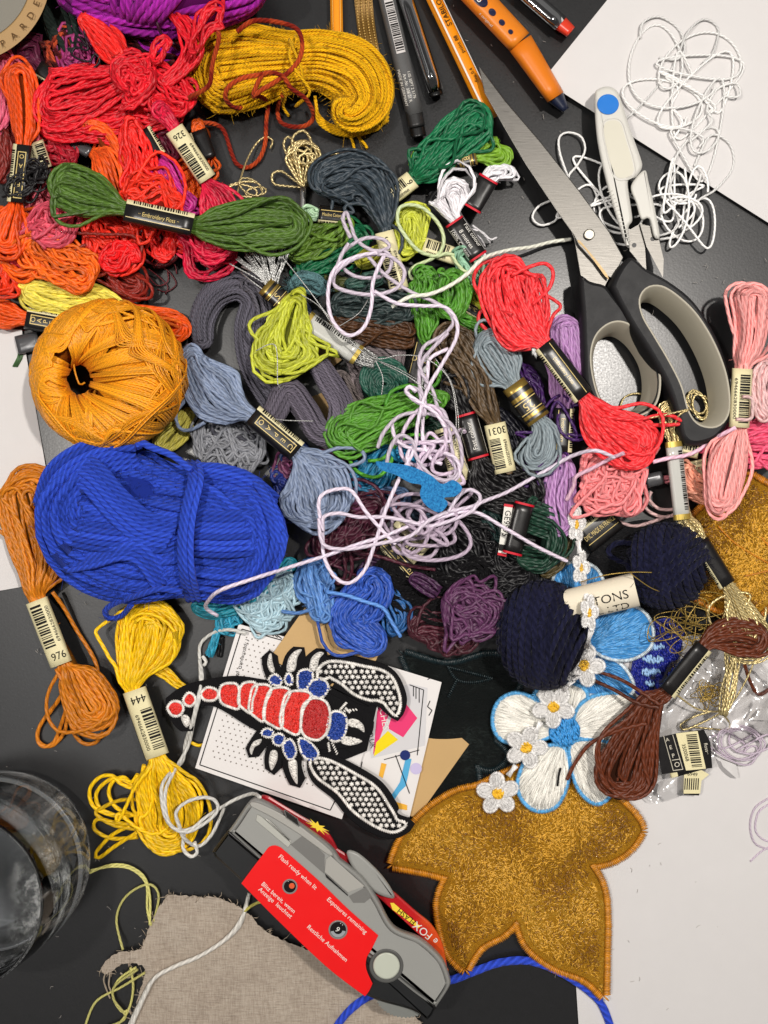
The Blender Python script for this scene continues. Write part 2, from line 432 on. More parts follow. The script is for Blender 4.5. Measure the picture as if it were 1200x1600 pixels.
def band(th, p0, p1, w, h, zc, style='black', num='', txt='', side=1, e=2.8, flip=False, w1=None, z1=None):
    """printed paper band. side: on which side of the top the cream strip lies (+1: right of p0->p1)"""
    sl = Sleeve(p0, p1, w, h, zc, e, w1, z1); L = sl.L; g = G(); us = np.linspace(0, L, 7)
    sl.shell(g, 0, us=us, wav=.5); 
    base = {'black': blackp(), 'cream': cream(), 'gold': flat('gold_foil', (150, 125, 60), .3, .5, .6), 'clear': flat('clear_wrap', (190, 190, 184), .15, .6), 'red': blackp(), 'grey': flat('grey_foil', (80, 80, 82), .25, .6, .3)}[style]
    b = th.part('label_band', g, [base])
    if style == 'cream':
        q = G()
        q_u = L * .3 if num else L * .1
        nb = 0
        if num:
            if flip: sl.text(q, num, L - L * .13, -w * .05, w * .95, 90, sx=.9); 
            else: sl.text(q, num, L * .14, -w * .05, w * .95, -90, sx=.9)
        u0, u1 = (L * .3, L * .93) if not flip else (L * .07, L * .72)
        if not num: u0, u1 = L * .1, L * .92
        bc = G(); sl.bars(bc, u0, u1, -w * .15 if side > 0 else -w * .85, w * .8 if side > 0 else w * .1, step=max(3.2, L / 26))
        th.part('barcode', bc, [inkk()], b, False)
        sl.text(q, '6946662830000', (u0 + u1) / 2, (-w * .55 if side > 0 else w * .5), w * .42, 180 if flip else 0, sx=(u1 - u0) / (w * .42 * 7.6))
        th.part('number', q, [inkk()], b, False)
        k = G(); vv = sl.half * .5 * -side
        sl.rect(k, 0, L, min(vv, vv * 2.0), max(vv, vv * 2.0), off=.6); th.part('black_strip', k, [blackp()], b)
    elif style == 'black':
        k = G(); a_, b_ = w * .62, sl.half * .98
        if side > 0: sl.rect(k, 0, L, a_, b_, off=.6)
        else: sl.rect(k, 0, L, -b_, -a_, off=.6)
        cs = th.part('cream_strip', k, [cream()], b)
        bc = G(); sl.bars(bc, L * .1, L * .9, *( (a_ + w * .12, b_ * .9) if side > 0 else (-b_ * .9, -a_ - w * .12)), off=1.0, step=max(3.0, L / 28)); th.part('barcode', bc, [inkk()], b, False)
        q = G()
        ln = -w * .45 * side if txt != 'icons' else 0
        if txt == 'icons':
            c = []
            n5 = 5; x0, x1 = L * .12, L * .93; hb = w * .42
            for (a, b2, c1, c2) in ((x0, x1, -hb, -hb + 1.3), (x0, x1, hb - 1.3, hb), (x0, x0 + 1.3, -hb, hb), (x1 - 1.3, x1, -hb, hb)): sl.rect(q, a, b2, c1, c2, off=.9)
            ic = ['O', 'A', 'P', 'E', 'C']
            for i in range(n5): sl.text(q, ic[i], x0 + (i + .5) * (x1 - x0) / n5, 0, w * .62, 90 if flip else -90)
        elif txt:
            sl.text(q, txt, L * .5, 0, w * .5, 180 if flip else 0, sx=min(1.0, L * .8 / (w * .5 * len(txt) * .52)))
            sl.rect(q, 3, L - 3, ln - .5, ln + .5, off=.9)
        if txt: th.part('lettering', q, [goldk()], b, False)
    elif style == 'red':
        for u_ in (0, L - 3.4): k = G(); sl.rect(k, u_, u_ + 3.4, -sl.half, sl.half, off=.7); th.part('red_edge', k, [redk()], b)
        if txt:
            q = G(); parts = txt.split('|')
            for i, tx in enumerate(parts):
                v = (i - (len(parts) - 1) / 2) * w * .78
                sl.text(q, tx, L * .5, v, w * .62, 180 if flip else 0, sx=min(1.0, L * .85 / (w * .62 * max(len(tx), 1) * .55)))
            sl.rect(q, 5, L - 5, -w * 1.12, -w * 1.05, off=.9) ; sl.rect(q, 5, L - 5, w * 1.05, w * 1.12, off=.9)
            th.part('lettering', q, [whitek()], b, False)
    elif style == 'gold':
        k = G()
        sl.rect(k, L * .18, L * .30, -sl.half, sl.half, off=.6); sl.rect(k, L * .40, L * .78, -sl.half, sl.half, off=.6); sl.rect(k, L * .86, L * .92, -sl.half, sl.half, off=.6)
        th.part('black_ring', k, [blackp()], b)
        q = G(); sl.text(q, txt or '25', L * .59, 0, w * .9, -90 if not flip else 90); sl.rect(q, L * .44, L * .46, -w, w, off=.9); sl.rect(q, L * .72, L * .74, -w, w, off=.9)
        th.part('number', q, [goldk()], b, False)
    elif style == 'clear':
        k = G(); sl.rect(k, 0, L * .07, -sl.half, sl.half, off=.6); sl.rect(k, L * .93, L, -sl.half, sl.half, off=.6); th.part('gold_edge', k, [flat('gold_tape', (190, 165, 80), .35, .5, .5)], b)
        bc = G(); sl.bars(bc, L * .12, L * .88, -w * .95, -w * .45, step=3.4); th.part('barcode', bc, [inkk()], b, False)
    return b

def skein(label, col, path, n=24, r=2.8, z=6, h=12, bands=(), kind='floss', name='embroidery_skein', cat='skein', group=GR, extra=None, var=None, **kw):
    g = G(); core = None
    mats = [thread(col, kind, r, var)]
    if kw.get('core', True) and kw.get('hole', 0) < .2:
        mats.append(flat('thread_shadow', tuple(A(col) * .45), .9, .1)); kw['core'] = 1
    else: kw['core'] = None
    kw.setdefault('step', 6 if kind != 'wool' else 8)
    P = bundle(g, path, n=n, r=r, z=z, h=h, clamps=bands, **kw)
    if kind == 'floss' and n >= 14:      # a few slack strands straying over the bundle
        k2 = dict(kw); k2.update(core=None, wob=max(.5, kw.get('wob', .12) * 1.8), stray=.7, hole=.35, jit=1.0)
        bundle(g, [(p[0], p[1], p[2] * 1.06) + ((p[3] + 3,) if len(p) > 3 else ()) for p in path], n=max(2, n // 9), r=r, z=z + 3, h=h * 1.12, clamps=bands, **k2)
    if extra:
        for q in extra:
            c = cr(q, 6); g.tubes(c, r, 6)
    if not bands:
        return single(name, label, cat, g, mats, group=group)
    m = path[len(path) // 2]; th = Thing(name, label, cat, m[0], m[1], 0, group)
    th.part('thread', g, mats)
    for b in bands: band(th, **b)
    return th
def cords(name, label, cat, col, paths, r=3, kind='floss', step=5, sides=8, closed=False, group=None, frayed=False, var=None, sm=True):
    g = G()
    if len(paths) > 1:
        p0 = A([list(q) for q in paths[0]], float)[0]; th = Thing(name, label, cat, p0[0], p0[1], 0, group); m_ = thread(col, kind, r, var)
        for p in paths:
            g = G(); g.tubes(cr(p, step, closed), r, sides, closed=closed); th.part('strand', g, [m_])
        return th.o
    for p in paths:
        c = cr(p, step, closed) if sm else A(p, float)
        g.tubes(c, r, sides, closed=closed)
    return single(name, label, cat, g, [thread(col, kind, r, var)], group=group)
def tangle_path(cx, cy, rx, ry, turns, z, h, seed, step=6, rot=0):
    q = np.random.RandomState(seed); n = int(turns * 2 * np.pi * (rx + ry) / 2 / step); t = np.linspace(0, turns * 2 * np.pi, n)
    dx = .55 * np.sin(t * .23 + q.rand() * 6) + .18 * np.sin(t * .61 + q.rand() * 6); dy = .55 * np.sin(t * .29 + q.rand() * 6) + .18 * np.sin(t * .53 + q.rand() * 6)
    k = .46 + .2 * np.sin(t * .37 + q.rand() * 6); k2 = .46 + .2 * np.sin(t * .43 + q.rand() * 6)
    x = dx * .62 + k * np.cos(t + .5 * np.sin(t * .71)); y = dy * .62 + k2 * np.sin(t + .6 * np.sin(t * .57))
    a = math.radians(rot); X = x * rx; Y = y * ry
    return np.column_stack([cx + X * math.cos(a) - Y * math.sin(a), cy + X * math.sin(a) + Y * math.cos(a), z + h * (.5 + .5 * np.sin(t * .83 + q.rand() * 6))])
def stitches(g, P0, P1, r, arch=1.5, m=0, n=4, sides=5, base=0):
    """short raised stitches from P0 to P1 (K,3)"""
    P0 = np.asarray(P0, float); P1 = np.asarray(P1, float); t = np.linspace(0, 1, n)[None, :, None]
    P = P0[:, None] * (1 - t) + P1[:, None] * t; P[..., 2] += arch * np.sin(np.pi * t[..., 0])
    rr = r * (0.55 + .45 * np.sin(np.pi * np.linspace(0, 1, n))); g.tubes(P, rr[None, :], sides, m=m)
def edge_stitch(g, poly, w, sp, r, z, m=0, slant=.0, arch=2, zf=None, out=.5):
    c = resample(np.vstack([poly, poly[:1]]), 2)[1]; K = int(c / sp)
    p, _ = resample(np.vstack([poly, poly[:1]]), K); p = p[:-1]
    t = np.roll(p, -1, 0) - np.roll(p, 1, 0); t /= np.linalg.norm(t, axis=1, keepdims=True) + 1e-9
    nn = np.column_stack([-t[:, 1], t[:, 0]]); K = len(p); j = 1 + .03 * rs.randn(K, 1)
    a = p + nn * w * out * j + t * slant * w; b = p - nn * w * (1 - out) * j - t * slant * w
    za = z if zf is None else z + zf(a[:, 0], a[:, 1]); zb = z if zf is None else z + zf(b[:, 0], b[:, 1])
    stitches(g, np.column_stack([a, np.broadcast_to(za, K)]), np.column_stack([b, np.broadcast_to(zb, K)]), r, arch, m)
def fill_stitch(g, poly, ang, ln, r, z, dens=1.0, m=0, arch=1.0, center=None, zf=None, dome=0):
    poly = np.asarray(poly, float); lo, hi = poly.min(0), poly.max(0)
    K = int((hi - lo).prod() / (ln * r * 2) * 1.5 * dens); p = lo + rs.rand(K, 2) * (hi - lo); p = p[inside(p, poly)]
    if center is not None: d = p - A(center); d /= np.linalg.norm(d, axis=1, keepdims=True) + 1e-9
    else: a = math.radians(ang) + .12 * rs.randn(len(p)); d = np.column_stack([np.cos(a), np.sin(a)])
    a = p - d * ln / 2; b = p + d * ln / 2
    k = inside(a, poly) & inside(b, poly); a, b, p = a[k], b[k], p[k]
    zz = z + rs.rand(len(a)) * .8
    if dome:
        c = poly.mean(0); R = np.abs(poly - c).max(0); q = np.clip(1 - (((p - c) / R) ** 2).sum(1), 0, 1) ** .5; zz = zz + dome * q
    if zf is not None: zz = zz + zf(p[:, 0], p[:, 1])
    stitches(g, np.column_stack([a, zz]), np.column_stack([b, zz]), r, arch, m, n=3, sides=4)
def sheet(g, poly, z, zf=None, gs=10, thick=1.2, m=0):
    """thin sheet over the outline, rising and falling by zf"""
    poly = np.asarray(poly, float)
    if area(poly) < 0: poly = poly[::-1]
    lo, hi = poly.min(0), poly.max(0); X, Y = np.meshgrid(np.arange(lo[0], hi[0], gs), np.arange(lo[1], hi[1], gs))
    p = np.column_stack([X.ravel(), Y.ravel()]) + rs.rand(X.size, 2) * gs * .2
    inner = inset(poly, gs * .4); p = p[inside(p, inner)]
    n = len(poly); allp = [Vector(q) for q in np.vstack([poly, p])]
    V, E, F, *_ = delaunay_2d_cdt(allp, [(i, (i + 1) % n) for i in range(n)], [], 1, 1e-4)
    V = A([v[:] for v in V]); zz = z + (zf(V[:, 0], V[:, 1]) if zf is not None else np.zeros(len(V)))
    k = g.verts(U(np.column_stack([V, zz + thick])))
    for f in F: g.poly([k + i for i in (f[::-1])], m)
    zp = z + (zf(poly[:, 0], poly[:, 1]) if zf is not None else np.zeros(n))
    a = g.verts(U(np.column_stack([poly, zp + thick]))); b = g.verts(U(np.column_stack([poly, zp])))
    i = np.arange(n); j = (i + 1) % n; g.quads(np.column_stack([b + i, a + i, a + j, b + j]), m)
# ================================================================ setting
g = G(); g.slab([(-1500, -1300), (2700, -1300), (2700, 2900), (-1500, 2900)], -30, 0)
t = NT('table_laminate'); t.set(Specular_IOR_Level=.7)
n1 = t.noise(7.5, 4, .6); n2 = t.noise(34, 3, .6)
vz = t.n('ShaderNodeTexVoronoi'); vz.inputs['Scale'].default_value = 26; t.l(t.n('ShaderNodeTexCoord').outputs['Object'], vz.inputs['Vector'])
t.l(t.mix(n1, rgba((26, 26, 27)), rgba((34, 34, 35))), t.b.inputs['Base Color'])
t.l(t.math('MULTIPLY_ADD', n2, .25), t.b.inputs['Roughness']); t.t.nodes[-1].inputs[2].default_value = .2
t.bump(t.math('ADD', n2, t.math('MULTIPLY', vz.outputs['Distance'], .7)), .08, .006)
struct('table_top', g, [t.m])

def paper_mat(name, col):
    t = NT(name); t.set(Roughness=.75, Specular_IOR_Level=.25)
    n = t.noise(3, 4, .6); b = rgba(col); t.l(t.mix(n, tuple(x * .95 for x in b[:3]) + (1,), b), t.b.inputs['Base Color']); t.bump(t.math('ADD', t.math('MULTIPLY', t.noise(60, 3, .6), .1), t.math('MULTIPLY', t.noise(.8, 2, .5), 3)), .35, .03); return t.m
WH = paper_mat('white_paper', (219, 216, 215))
def curl(cx, cy, R, h): return lambda x, y: h * np.clip(1 - np.hypot(x - cx, y - cy) / R, 0, 1) ** 2
def subdiv(poly, step=25): return np.vstack([resample(np.vstack([A(poly)[i], A(poly)[(i + 1) % len(poly)]]), max(2, int(np.linalg.norm(A(poly)[i] - A(poly)[(i + 1) % len(poly)]) / step)))[0][:-1] for i in range(len(poly))]).astype(float)
def paper(label, poly, z, zf=None, mat=WH, name='sheet_of_paper', cat='paper', gs=30, thick=.8, step=30):
    g = G(); sheet(g, subdiv(poly, step), z, zf, gs, thick); return single(name, label, cat, g, [mat], smooth=True)
paper('white sheet at the top right under the tangle of white thread', [(848, 125), (960, -14), (1330, -100), (1330, 430)], 6, curl(848, 125, 260, 6))
paper('white sheet at the left edge under the brown skein', [(-200, 517), (34, 515), (102, 905), (-200, 958)], 3, lambda x, y: 2 * np.sin(y / 60))
paper('big white sheet at the lower right under the clear bag', [(865, 1010), (1320, 975), (1320, 1720), (912, 1720)], 2, lambda x, y: 1.5 + 1.5 * np.sin(x / 90))
g = G(); sheet(g, subdiv([(68, 880), (96, 868), (104, 905), (84, 912)]), 6, None, 12, 2); g2 = G()
single('card_tag', 'small white and black card peeping out under the brown skein', 'card', g, [WH])

# ---- tub, pens and scissors --------------------------------------------------
def ringwall(g, cx, cy, r0, z0, r1, z1, th=4, m=0, seg=96):
    a = np.linspace(0, 2 * np.pi, seg + 1); prof = [(r0, z0), (r1, z1), (r1 - th, z1), (r0 - th, z0)]
    P = A([[(cx + r * np.cos(q), cy + r * np.sin(q), z) for q in a] for r, z in prof]); g.grid(U(P), m)
th = Thing('cardboard_tub', 'tan cardboard tub with printed letters cut off by the top left corner', 'tub', -60, -40)
g = G(); ringwall(g, -60, -40, 128, 0, 139, 70, 5); w = th.part('wall', g, [flat('kraft_board', (186, 150, 98), .7, .25, bump=.2)])
g = G(); ringwall(g, -60, -40, 139, 70, 112, 78, 3); th.part('rim', g, [flat('kraft_rim', (168, 136, 92), .6, .3)])
g = G(); g.slab([(-60 + 112 * math.cos(a), -40 + 112 * math.sin(a)) for a in np.linspace(0, 2 * np.pi, 60, endpoint=False)], 60, 72); th.part('lid', g, [flat('grey_plastic_lid', (132, 128, 118), .35, .5)])
g = G()
for i, ch in enumerate('SAPARDEAD'):
    a = math.radians(78 - i * 9.5); put_text(g, ch, plane_map(-60 + 126 * math.cos(a), -40 + 126 * math.sin(a), 76, math.degrees(a) - 90), 15)
th.part('lettering', g, [flat('brown_ink', (92, 66, 38), .7, .2)], w, False)

def rod(th, name, p0, p1, w, zc, col, rough=.35, metal=0, us=None, mat=None, w1=None, hh=None, parent=None, e=2.0, seg=28, z1=None):
    sl = Sleeve(p0, p1, w, hh or w, zc, e, w1, z1); g = G(); sl.shell(g, 0, seg=seg, us=us)
    return sl, th.part(name, g, [mat or flat(name + '_plastic', col, rough, .5, metal)], parent)
def glassy(name, tint=(235, 235, 235), rough=.03, thin=.72):
    key = ('glassy', name)
    if key in _m: return _m[key]
    t = NT(name); out = t.t.nodes['Material Output']; tr = t.n('ShaderNodeBsdfTransparent'); tr.inputs[0].default_value = rgba(tint, 1.0)
    gl = t.n('ShaderNodeBsdfGlossy'); gl.inputs['Roughness'].default_value = rough; fr = t.n('ShaderNodeFresnel'); fr.inputs[0].default_value = 1.5
    mx = t.n('ShaderNodeMixShader'); t.l(t.math('ADD', fr.outputs[0], 1 - thin - .2, clamp=True), mx.inputs[0]); t.l(tr.outputs[0], mx.inputs[1]); t.l(gl.outputs[0], mx.inputs[2]); t.l(mx.outputs[0], out.inputs[0])
    _m[key] = t.m; return t.m
# fineliner
th = Thing('fineliner_pen', 'dark grey fineliner with a barcode sticker and fine white print', 'pen', 630, 100)
sl, b = rod(th, 'barrel', (600, -20), (648, 178), 13, 15, (88, 88, 88), .4, w1=14)
rod(th, 'cap', (646, 172), (651, 198), 13.5, 15, (34, 34, 34), .45, parent=None); rod(th, 'end_plug', (651, 197), (654, 214), 12.5, 14, (14, 14, 14), .35, hh=12)
g = G(); sl.rect(g, 20, 106, -9, 5, off=.5); st = th.part('sticker', g, [flat('sticker_white', (206, 202, 200), .5, .3)], b)
g = G(); sl.bars(g, 24, 102, -8, 4, off=.9, step=3.0); th.part('barcode', g, [inkk()], st, False)
g = G(); sl.text(g, 'MADE IN GERMANY', 160, 8.5, 6.6, 0); sl.text(g, 'Art.-Nr. 308 01 9,', 162, 1.5, 6.2, 0); sl.text(g, '1.05 SEPT 2 5176', 158, -5.5, 6.2, 0); th.part('lettering', g, [whitek()], b, False)
# clear pens
th = Thing('clear_ballpoint', 'see-through ballpoint barrel with a black end plug beside the fineliner', 'pen', 650, 60)
sl, b = rod(th, 'barrel', (628, -20), (681, 142), 12, 14, (0, 0, 0), mat=glassy('clear_barrel', (150, 150, 152), .06, .6), w1=12.5)
rod(th, 'ink_tube', (631, -20), (676, 118), 4, 12, (20, 20, 22), .3); rod(th, 'end_plug', (678, 134), (682, 150), 11, 13, (12, 12, 12), .3)
th = Thing('red_ballpoint', 'see-through pen with a bright red end cap near the white sheet', 'pen', 850, 20)
sl, b = rod(th, 'barrel', (806, -24), (876, 37), 14, 15, (0, 0, 0), mat=glassy('smoky_barrel', (128, 118, 122), .08, .6))
rod(th, 'ink_tube', (808, -22), (868, 30), 5, 12, (70, 60, 66), .4); rod(th, 'end_cap', (873, 34), (892, 50), 13, 14, (216, 60, 38), .3, w1=10); g = G()
# striped fineliner
th = Thing('striped_fineliner', 'orange six-sided fineliner with white stripes pointing down at the green skein', 'pen', 710, 70)
hexm = flat('orange_lacquer', (232, 142, 14), .3, .5, coat=.3)
sl, b = rod(th, 'barrel', (668, -24), (768, 186), 14, 13, (0, 0, 0), mat=hexm, seg=6)
g = G(); sl.rect(g, 0, sl.L, -14.6, -12.2, off=.8); sl.rect(g, 0, sl.L, 2.6, 5.4, off=.8); th.part('white_stripe', g, [whitek()], b)
g = G(); sl.text(g, 'STABILO', 50, -5, 12, 180); sl.text(g, 'point 88', 105, -5, 9, 180); sl.text(g, 'fine 0,4', 158, -5, 8, 180); th.part('lettering', g, [inkk()], b, False)
th = Thing('orange_pencil', 'plain orange barrel going straight up behind the yellow wool', 'pencil', 524, 10)
sl, b = rod(th, 'barrel', (525, -24), (527, 80), 11, 12, (0, 0, 0), mat=flat('orange_lacquer_plain', (236, 148, 24), .35, .5), seg=6)
g = G(); sl.rect(g, 0, sl.L, -6.5, -5, off=.7); sl.rect(g, 0, sl.L, 5, 6.5, off=.7); th.part('ridge_line', g, [flat('pale_orange', (246, 186, 92), .4, .4)], b)
# chunky pen
th = Thing('chunky_pen', 'fat orange handwriting pen with dark oval grip dots and a navy tip', 'pen', 800, 70)
om = flat('orange_soft_plastic', (226, 128, 28), .38, .45)
sl, b = rod(th, 'barrel', (722, -30), (812, 66), 22, 22, (0, 0, 0), mat=om, us=[0, 20, 40, 60, 80, 100, 120, 131], w1=21)
sl2, c = rod(th, 'grip_section', (812, 66), (868, 152), 21, 21, (0, 0, 0), mat=flat('orange_soft_cap', (220, 120, 24), .42, .4), w1=15, hh=20)
rod(th, 'tip', (864, 146), (884, 172), 16, 17, (20, 28, 52), .4, w1=6)
g = G(); gl = G()
for u, a, bb in ((40, 15, 9), (68, 6.5, 5.2), (90, 5.4, 4.4), (110, 4.2, 3.6)):
    q = np.linspace(0, 2 * np.pi, 21)[:-1]; g = G(); k = g.verts(sl.at(u + a * np.cos(q), -1 + bb * np.sin(q), .8)); g.poly([k + i for i in range(20)]); th.part('grip_dot', g, [flat('navy_rubber', (28, 30, 60), .3, .5)], b, False)
g = G(); sl.text(g, 'S', 40, -1, 17, 0, off=1.4); th.part('lettering', g, [whitek()], b, False)
g = G(); sl.text(g, 's original', 70, 15.5, 8, 0, off=1.0); th.part('side_lettering', g, [whitek()], b, False)
# gold ribbon
g = G(); P = cr([(566, -20), (572, 40), (583, 108)], 6); T = np.gradient(P, axis=0); T /= np.linalg.norm(T, axis=1, keepdims=True); Nn = np.column_stack([-T[:, 1], T[:, 0]])
x = np.linspace(-14, 14, 9); Q = np.zeros((len(P), 9, 3)); Q[..., :2] = P[:, None] + x[None, :, None] * Nn[:, None]; Q[..., 2] = 5 + 3 * np.sin(np.arange(len(P)) * .5)[:, None]; g.grid(U(Q), 0)
for xx in (-11, -4, 4, 11):
    p = resample(P, 30)[0]; n_ = np.column_stack([-np.gradient(p, axis=0)[:, 1], np.gradient(p, axis=0)[:, 0]]); n_ /= np.linalg.norm(n_, axis=1, keepdims=True)
    c = np.column_stack([p + n_ * xx, np.full(30, 9.)]); stitches(g, c[:-1], c[:-1] + (c[1:] - c[:-1]) * .6, 1.1, .8, m=1)
single('gold_ribbon', 'narrow gold ribbon with stitched lines beside the grey pen', 'ribbon', g, [flat('gold_weave', (128, 96, 40), .4, .5, .4, bump=.4, bscale=50), flat('gold_stitch', (222, 186, 112), .3, .5, .6)])

# scissors -------------------------------------------------------------------
def steel(name='brushed_steel', c=(134, 131, 126)):
    key = name
    if key in _m: return _m[key]
    t = NT(name); t.set(Metallic=1.0, Roughness=.34); b = rgba(c)
    mp = t.n('ShaderNodeMapping'); t.l(t.n('ShaderNodeTexCoord').outputs['Object'], mp.inputs[0]); mp.inputs['Rotation'].default_value = (0, 0, math.radians(58)); mp.inputs['Scale'].default_value = (1.2, 30, 1)
    n = t.noise(4, 4, .6, mp.outputs[0]); t.l(t.mix(n, tuple(x * .55 for x in b[:3]) + (1,), b), t.b.inputs['Base Color']); t.l(t.madd(n, .3, .28), t.b.inputs['Roughness'])
    t.bump(n, .3, .004); _m[key] = t.m; return t.m
def sm(pts, n=80, closed=True, step=5): c = cr(pts, step, closed); return c
def ring_solid(g, outer, inner, z0, z1, bev, n=130, draft=11):
    """moulded handle with a finger hole; returns the rings of the hole's lining"""
    def rs_(p, n):
        p = sm(p); p = np.vstack([p, p[:1]]); p = resample(p, n + 1)[0][:-1]
        return p if area(p) > 0 else p[::-1]
    def vert(p, z):
        f = (D - z1) / (D - z); return np.column_stack([A([600, 800]) + (p - A([600, 800])) * f, np.full(len(p), float(z))])
    o, h = rs_(outer, n), rs_(inner, 90)
    ho = inset(h, -3)
    rings = [vert(inset(o, bev), z0), vert(inset(o, bev * .3), z0 + bev * .5), vert(o, z0 + bev * 1.5), vert(o, z1 - bev * 1.4), vert(inset(o, bev * .18), z1 - bev * .75), vert(inset(o, bev * .55), z1 - bev * .25), vert(inset(o, bev * 1.05), z1)]
    P = A(rings); P = np.concatenate([P, P[:, :1]], 1); g.grid(U(P))
    a = rings[-1][:, :2]; V = [Vector(q) for q in np.vstack([a, ho])]; m = len(a); k2 = len(ho)
    V2, E, F, *_ = delaunay_2d_cdt(V, [(i, (i + 1) % m) for i in range(m)] + [(m + i, m + (i + 1) % k2) for i in range(k2)], [], 1, 1e-4)
    V2 = A([v[:] for v in V2]); kk = g.verts(U(np.column_stack([V2, np.full(len(V2), float(z1))])))
    for f in F:
        c = V2[list(f)].mean(0)[None]
        if not inside(c, ho)[0]: g.poly([kk + i for i in f[::-1]])
    li = [vert(ho, z1), vert(inset(h, -1.6), z1 + 1.0), vert(h, z1 - 1), vert(inset(h, draft * .35), z1 - 14), vert(inset(h, draft * .8), (z0 + z1) / 2), vert(inset(h, draft), z0 + 2)]
    P = A(li); return np.concatenate([P, P[:, :1]], 1)
th = Thing('scissors', 'big scissors with steel blades and black handles lined in grey', 'scissors', 930, 420, 0, None)
blade2 = [(770, 150), (800, 205), (850, 290), (885, 345), (897, 372), (908, 436), (946, 448), (966, 405), (930, 360), (850, 240)]
g = G(); g.slab(blade2, 30, 34, bev=.8); th.part('blade', g, [steel()], smooth=False)
b1 = [(748, 105), (754, 110), (790, 158), (845, 222), (905, 298), (952, 362), (974, 402), (958, 436), (947, 430), (905, 384), (897, 368), (870, 330), (820, 255), (785, 195), (757, 145)]
g = G(); g.slab(b1, 36, 41, bev=1.2); bl = th.part('blade', g, [steel()], smooth=False)
g = G(); g.slab(sm([(903, 378), (915, 390), (946, 432), (951, 434), (944, 422), (920, 392), (905, 375)]), 39, 41.4); th.part('hollow_edge', g, [steel('steel_worn', (150, 130, 98))], bl)
g = G(); q = np.linspace(0, 2 * np.pi, 25)[:-1]; g.slab(np.column_stack([921 + 8.5 * np.cos(q), 366 + 8.5 * np.sin(q)]), 41, 46, bev=1.5); th.part('screw', g, [steel('steel_screw', (190, 184, 172))], smooth=False)
hb = flat('black_grip', (24, 24, 26), .55, .35, bump=.15, bscale=60); lg = flat('grey_liner', (176, 170, 154), .5, .35)
oL = [(906, 430), (925, 438), (947, 444), (962, 462), (985, 492), (1012, 532), (1030, 570), (1034, 608), (1022, 638), (992, 655), (958, 652), (930, 632), (914, 598), (911, 545), (909, 490)]
iL = [(925, 568), (930, 530), (950, 508), (975, 505), (1002, 524), (1024, 560), (1030, 600), (1022, 632), (998, 648), (965, 645), (938, 622)]
oR = [(984, 400), (1012, 418), (1048, 438), (1085, 468), (1115, 512), (1136, 560), (1147, 615), (1143, 655), (1120, 686), (1085, 696), (1066, 684), (1058, 650), (1040, 598), (1012, 548), (985, 505), (962, 462), (957, 440)]
iR = [(1001, 468), (1012, 451), (1034, 449), (1062, 467), (1090, 496), (1116, 540), (1134, 590), (1138, 640), (1122, 664), (1095, 663), (1078, 643), (1066, 602), (1046, 562), (1024, 525), (1006, 494)]
for o_, i__, nm in ((oL, iL, 'thumb_handle'), (oR, iR, 'finger_handle')):
    zz = (8, 58) if nm == 'thumb_handle' else (14, 66)
    g = G(); li = ring_solid(g, o_, i__, *zz, 7); h_ = th.part(nm, g, [hb]); g = G(); g.grid(U(li)); th.part('liner', g, [lg], h_)

# thread snips ---------------------------------------------------------------
th = Thing('thread_snips', 'white thread snips with a blue dot on the top right sheet', 'snips', 960, 260)
wp = flat('white_plastic', (205, 203, 196), .35, .5)
g = G(); g.slab([(982, 360), (1003, 348), (1007, 372), (1010, 424), (984, 392)], 26, 29); b1_ = th.part('blade', g, [steel('snip_steel', (140, 137, 132))], smooth=False)
g = G(); g.slab([(1000, 350), (1025, 355), (1037, 405), (1036, 434), (1010, 385)], 30, 33); b2_ = th.part('blade', g, [steel('snip_steel')], smooth=False)
for bb, x, y, z in ((b1_, 991, 383, 29), (b2_, 1020, 373, 33)):
    g = G(); q = np.linspace(0, 2 * np.pi, 17)[:-1]; g.slab(np.column_stack([x + 3.6 * np.cos(q), y + 3.6 * np.sin(q)]), z - 1, z + .4); th.part('pivot_hole', g, [blackp()], bb, False)
arm2 = [(986, 290), (1007, 266), (1014, 287), (1024, 330), (1031, 368), (1027, 374), (1021, 368), (1014, 342), (1002, 343), (994, 318)]
g = G(); g.slab(sm(arm2, step=4), 20, 40, bev=4); th.part('right_arm', g, [wp])
body = [(929, 152), (935, 139), (950, 135), (963, 141), (971, 158), (986, 205), (1001, 247), (1003, 262), (993, 277), (981, 284), (986, 325), (988, 345), (982, 356), (984, 385), (978, 384), (968, 356), (949, 292), (933, 218)]
g = G(); g.slab(sm(body, step=4), 20, 46, bev=5); bd = th.part('body', g, [wp])
g = G(); g.slab(sm([(944, 196), (956, 188), (969, 192), (977, 215), (990, 262), (982, 276), (962, 274), (948, 230)], step=4), 45, 46.6); th.part('thumb_rest', g, [flat('cream_plastic', (206, 202, 186), .35, .5)], bd)
g = G(); c = sm([(942, 194), (956, 185), (971, 190), (980, 215), (993, 263), (984, 279), (960, 277), (946, 230)], step=4); g.tubes(np.column_stack([c, np.full(len(c), 46.)]), 1.1, 6, closed=True); th.part('thumb_rest_rim', g, [wp], bd)
g = G()
for i in range(14): x, y = 950 + i * 2.2, 300 + i * 6; g.tubes(A([[x - 1, y, 45], [x + 7, y - 2, 46.4]]), .9, 5)
th.part('grip_ribs', g, [wp], bd)
g = G(); q = np.linspace(0, 2 * np.pi, 41)[:-1]; g.slab(np.column_stack([950 + 17 * np.cos(q), 163 + 16 * np.sin(q)]), 45, 47.5, bev=.8); th.part('dot', g, [flat('blue_plastic', (38, 118, 205), .25, .5)], bd)

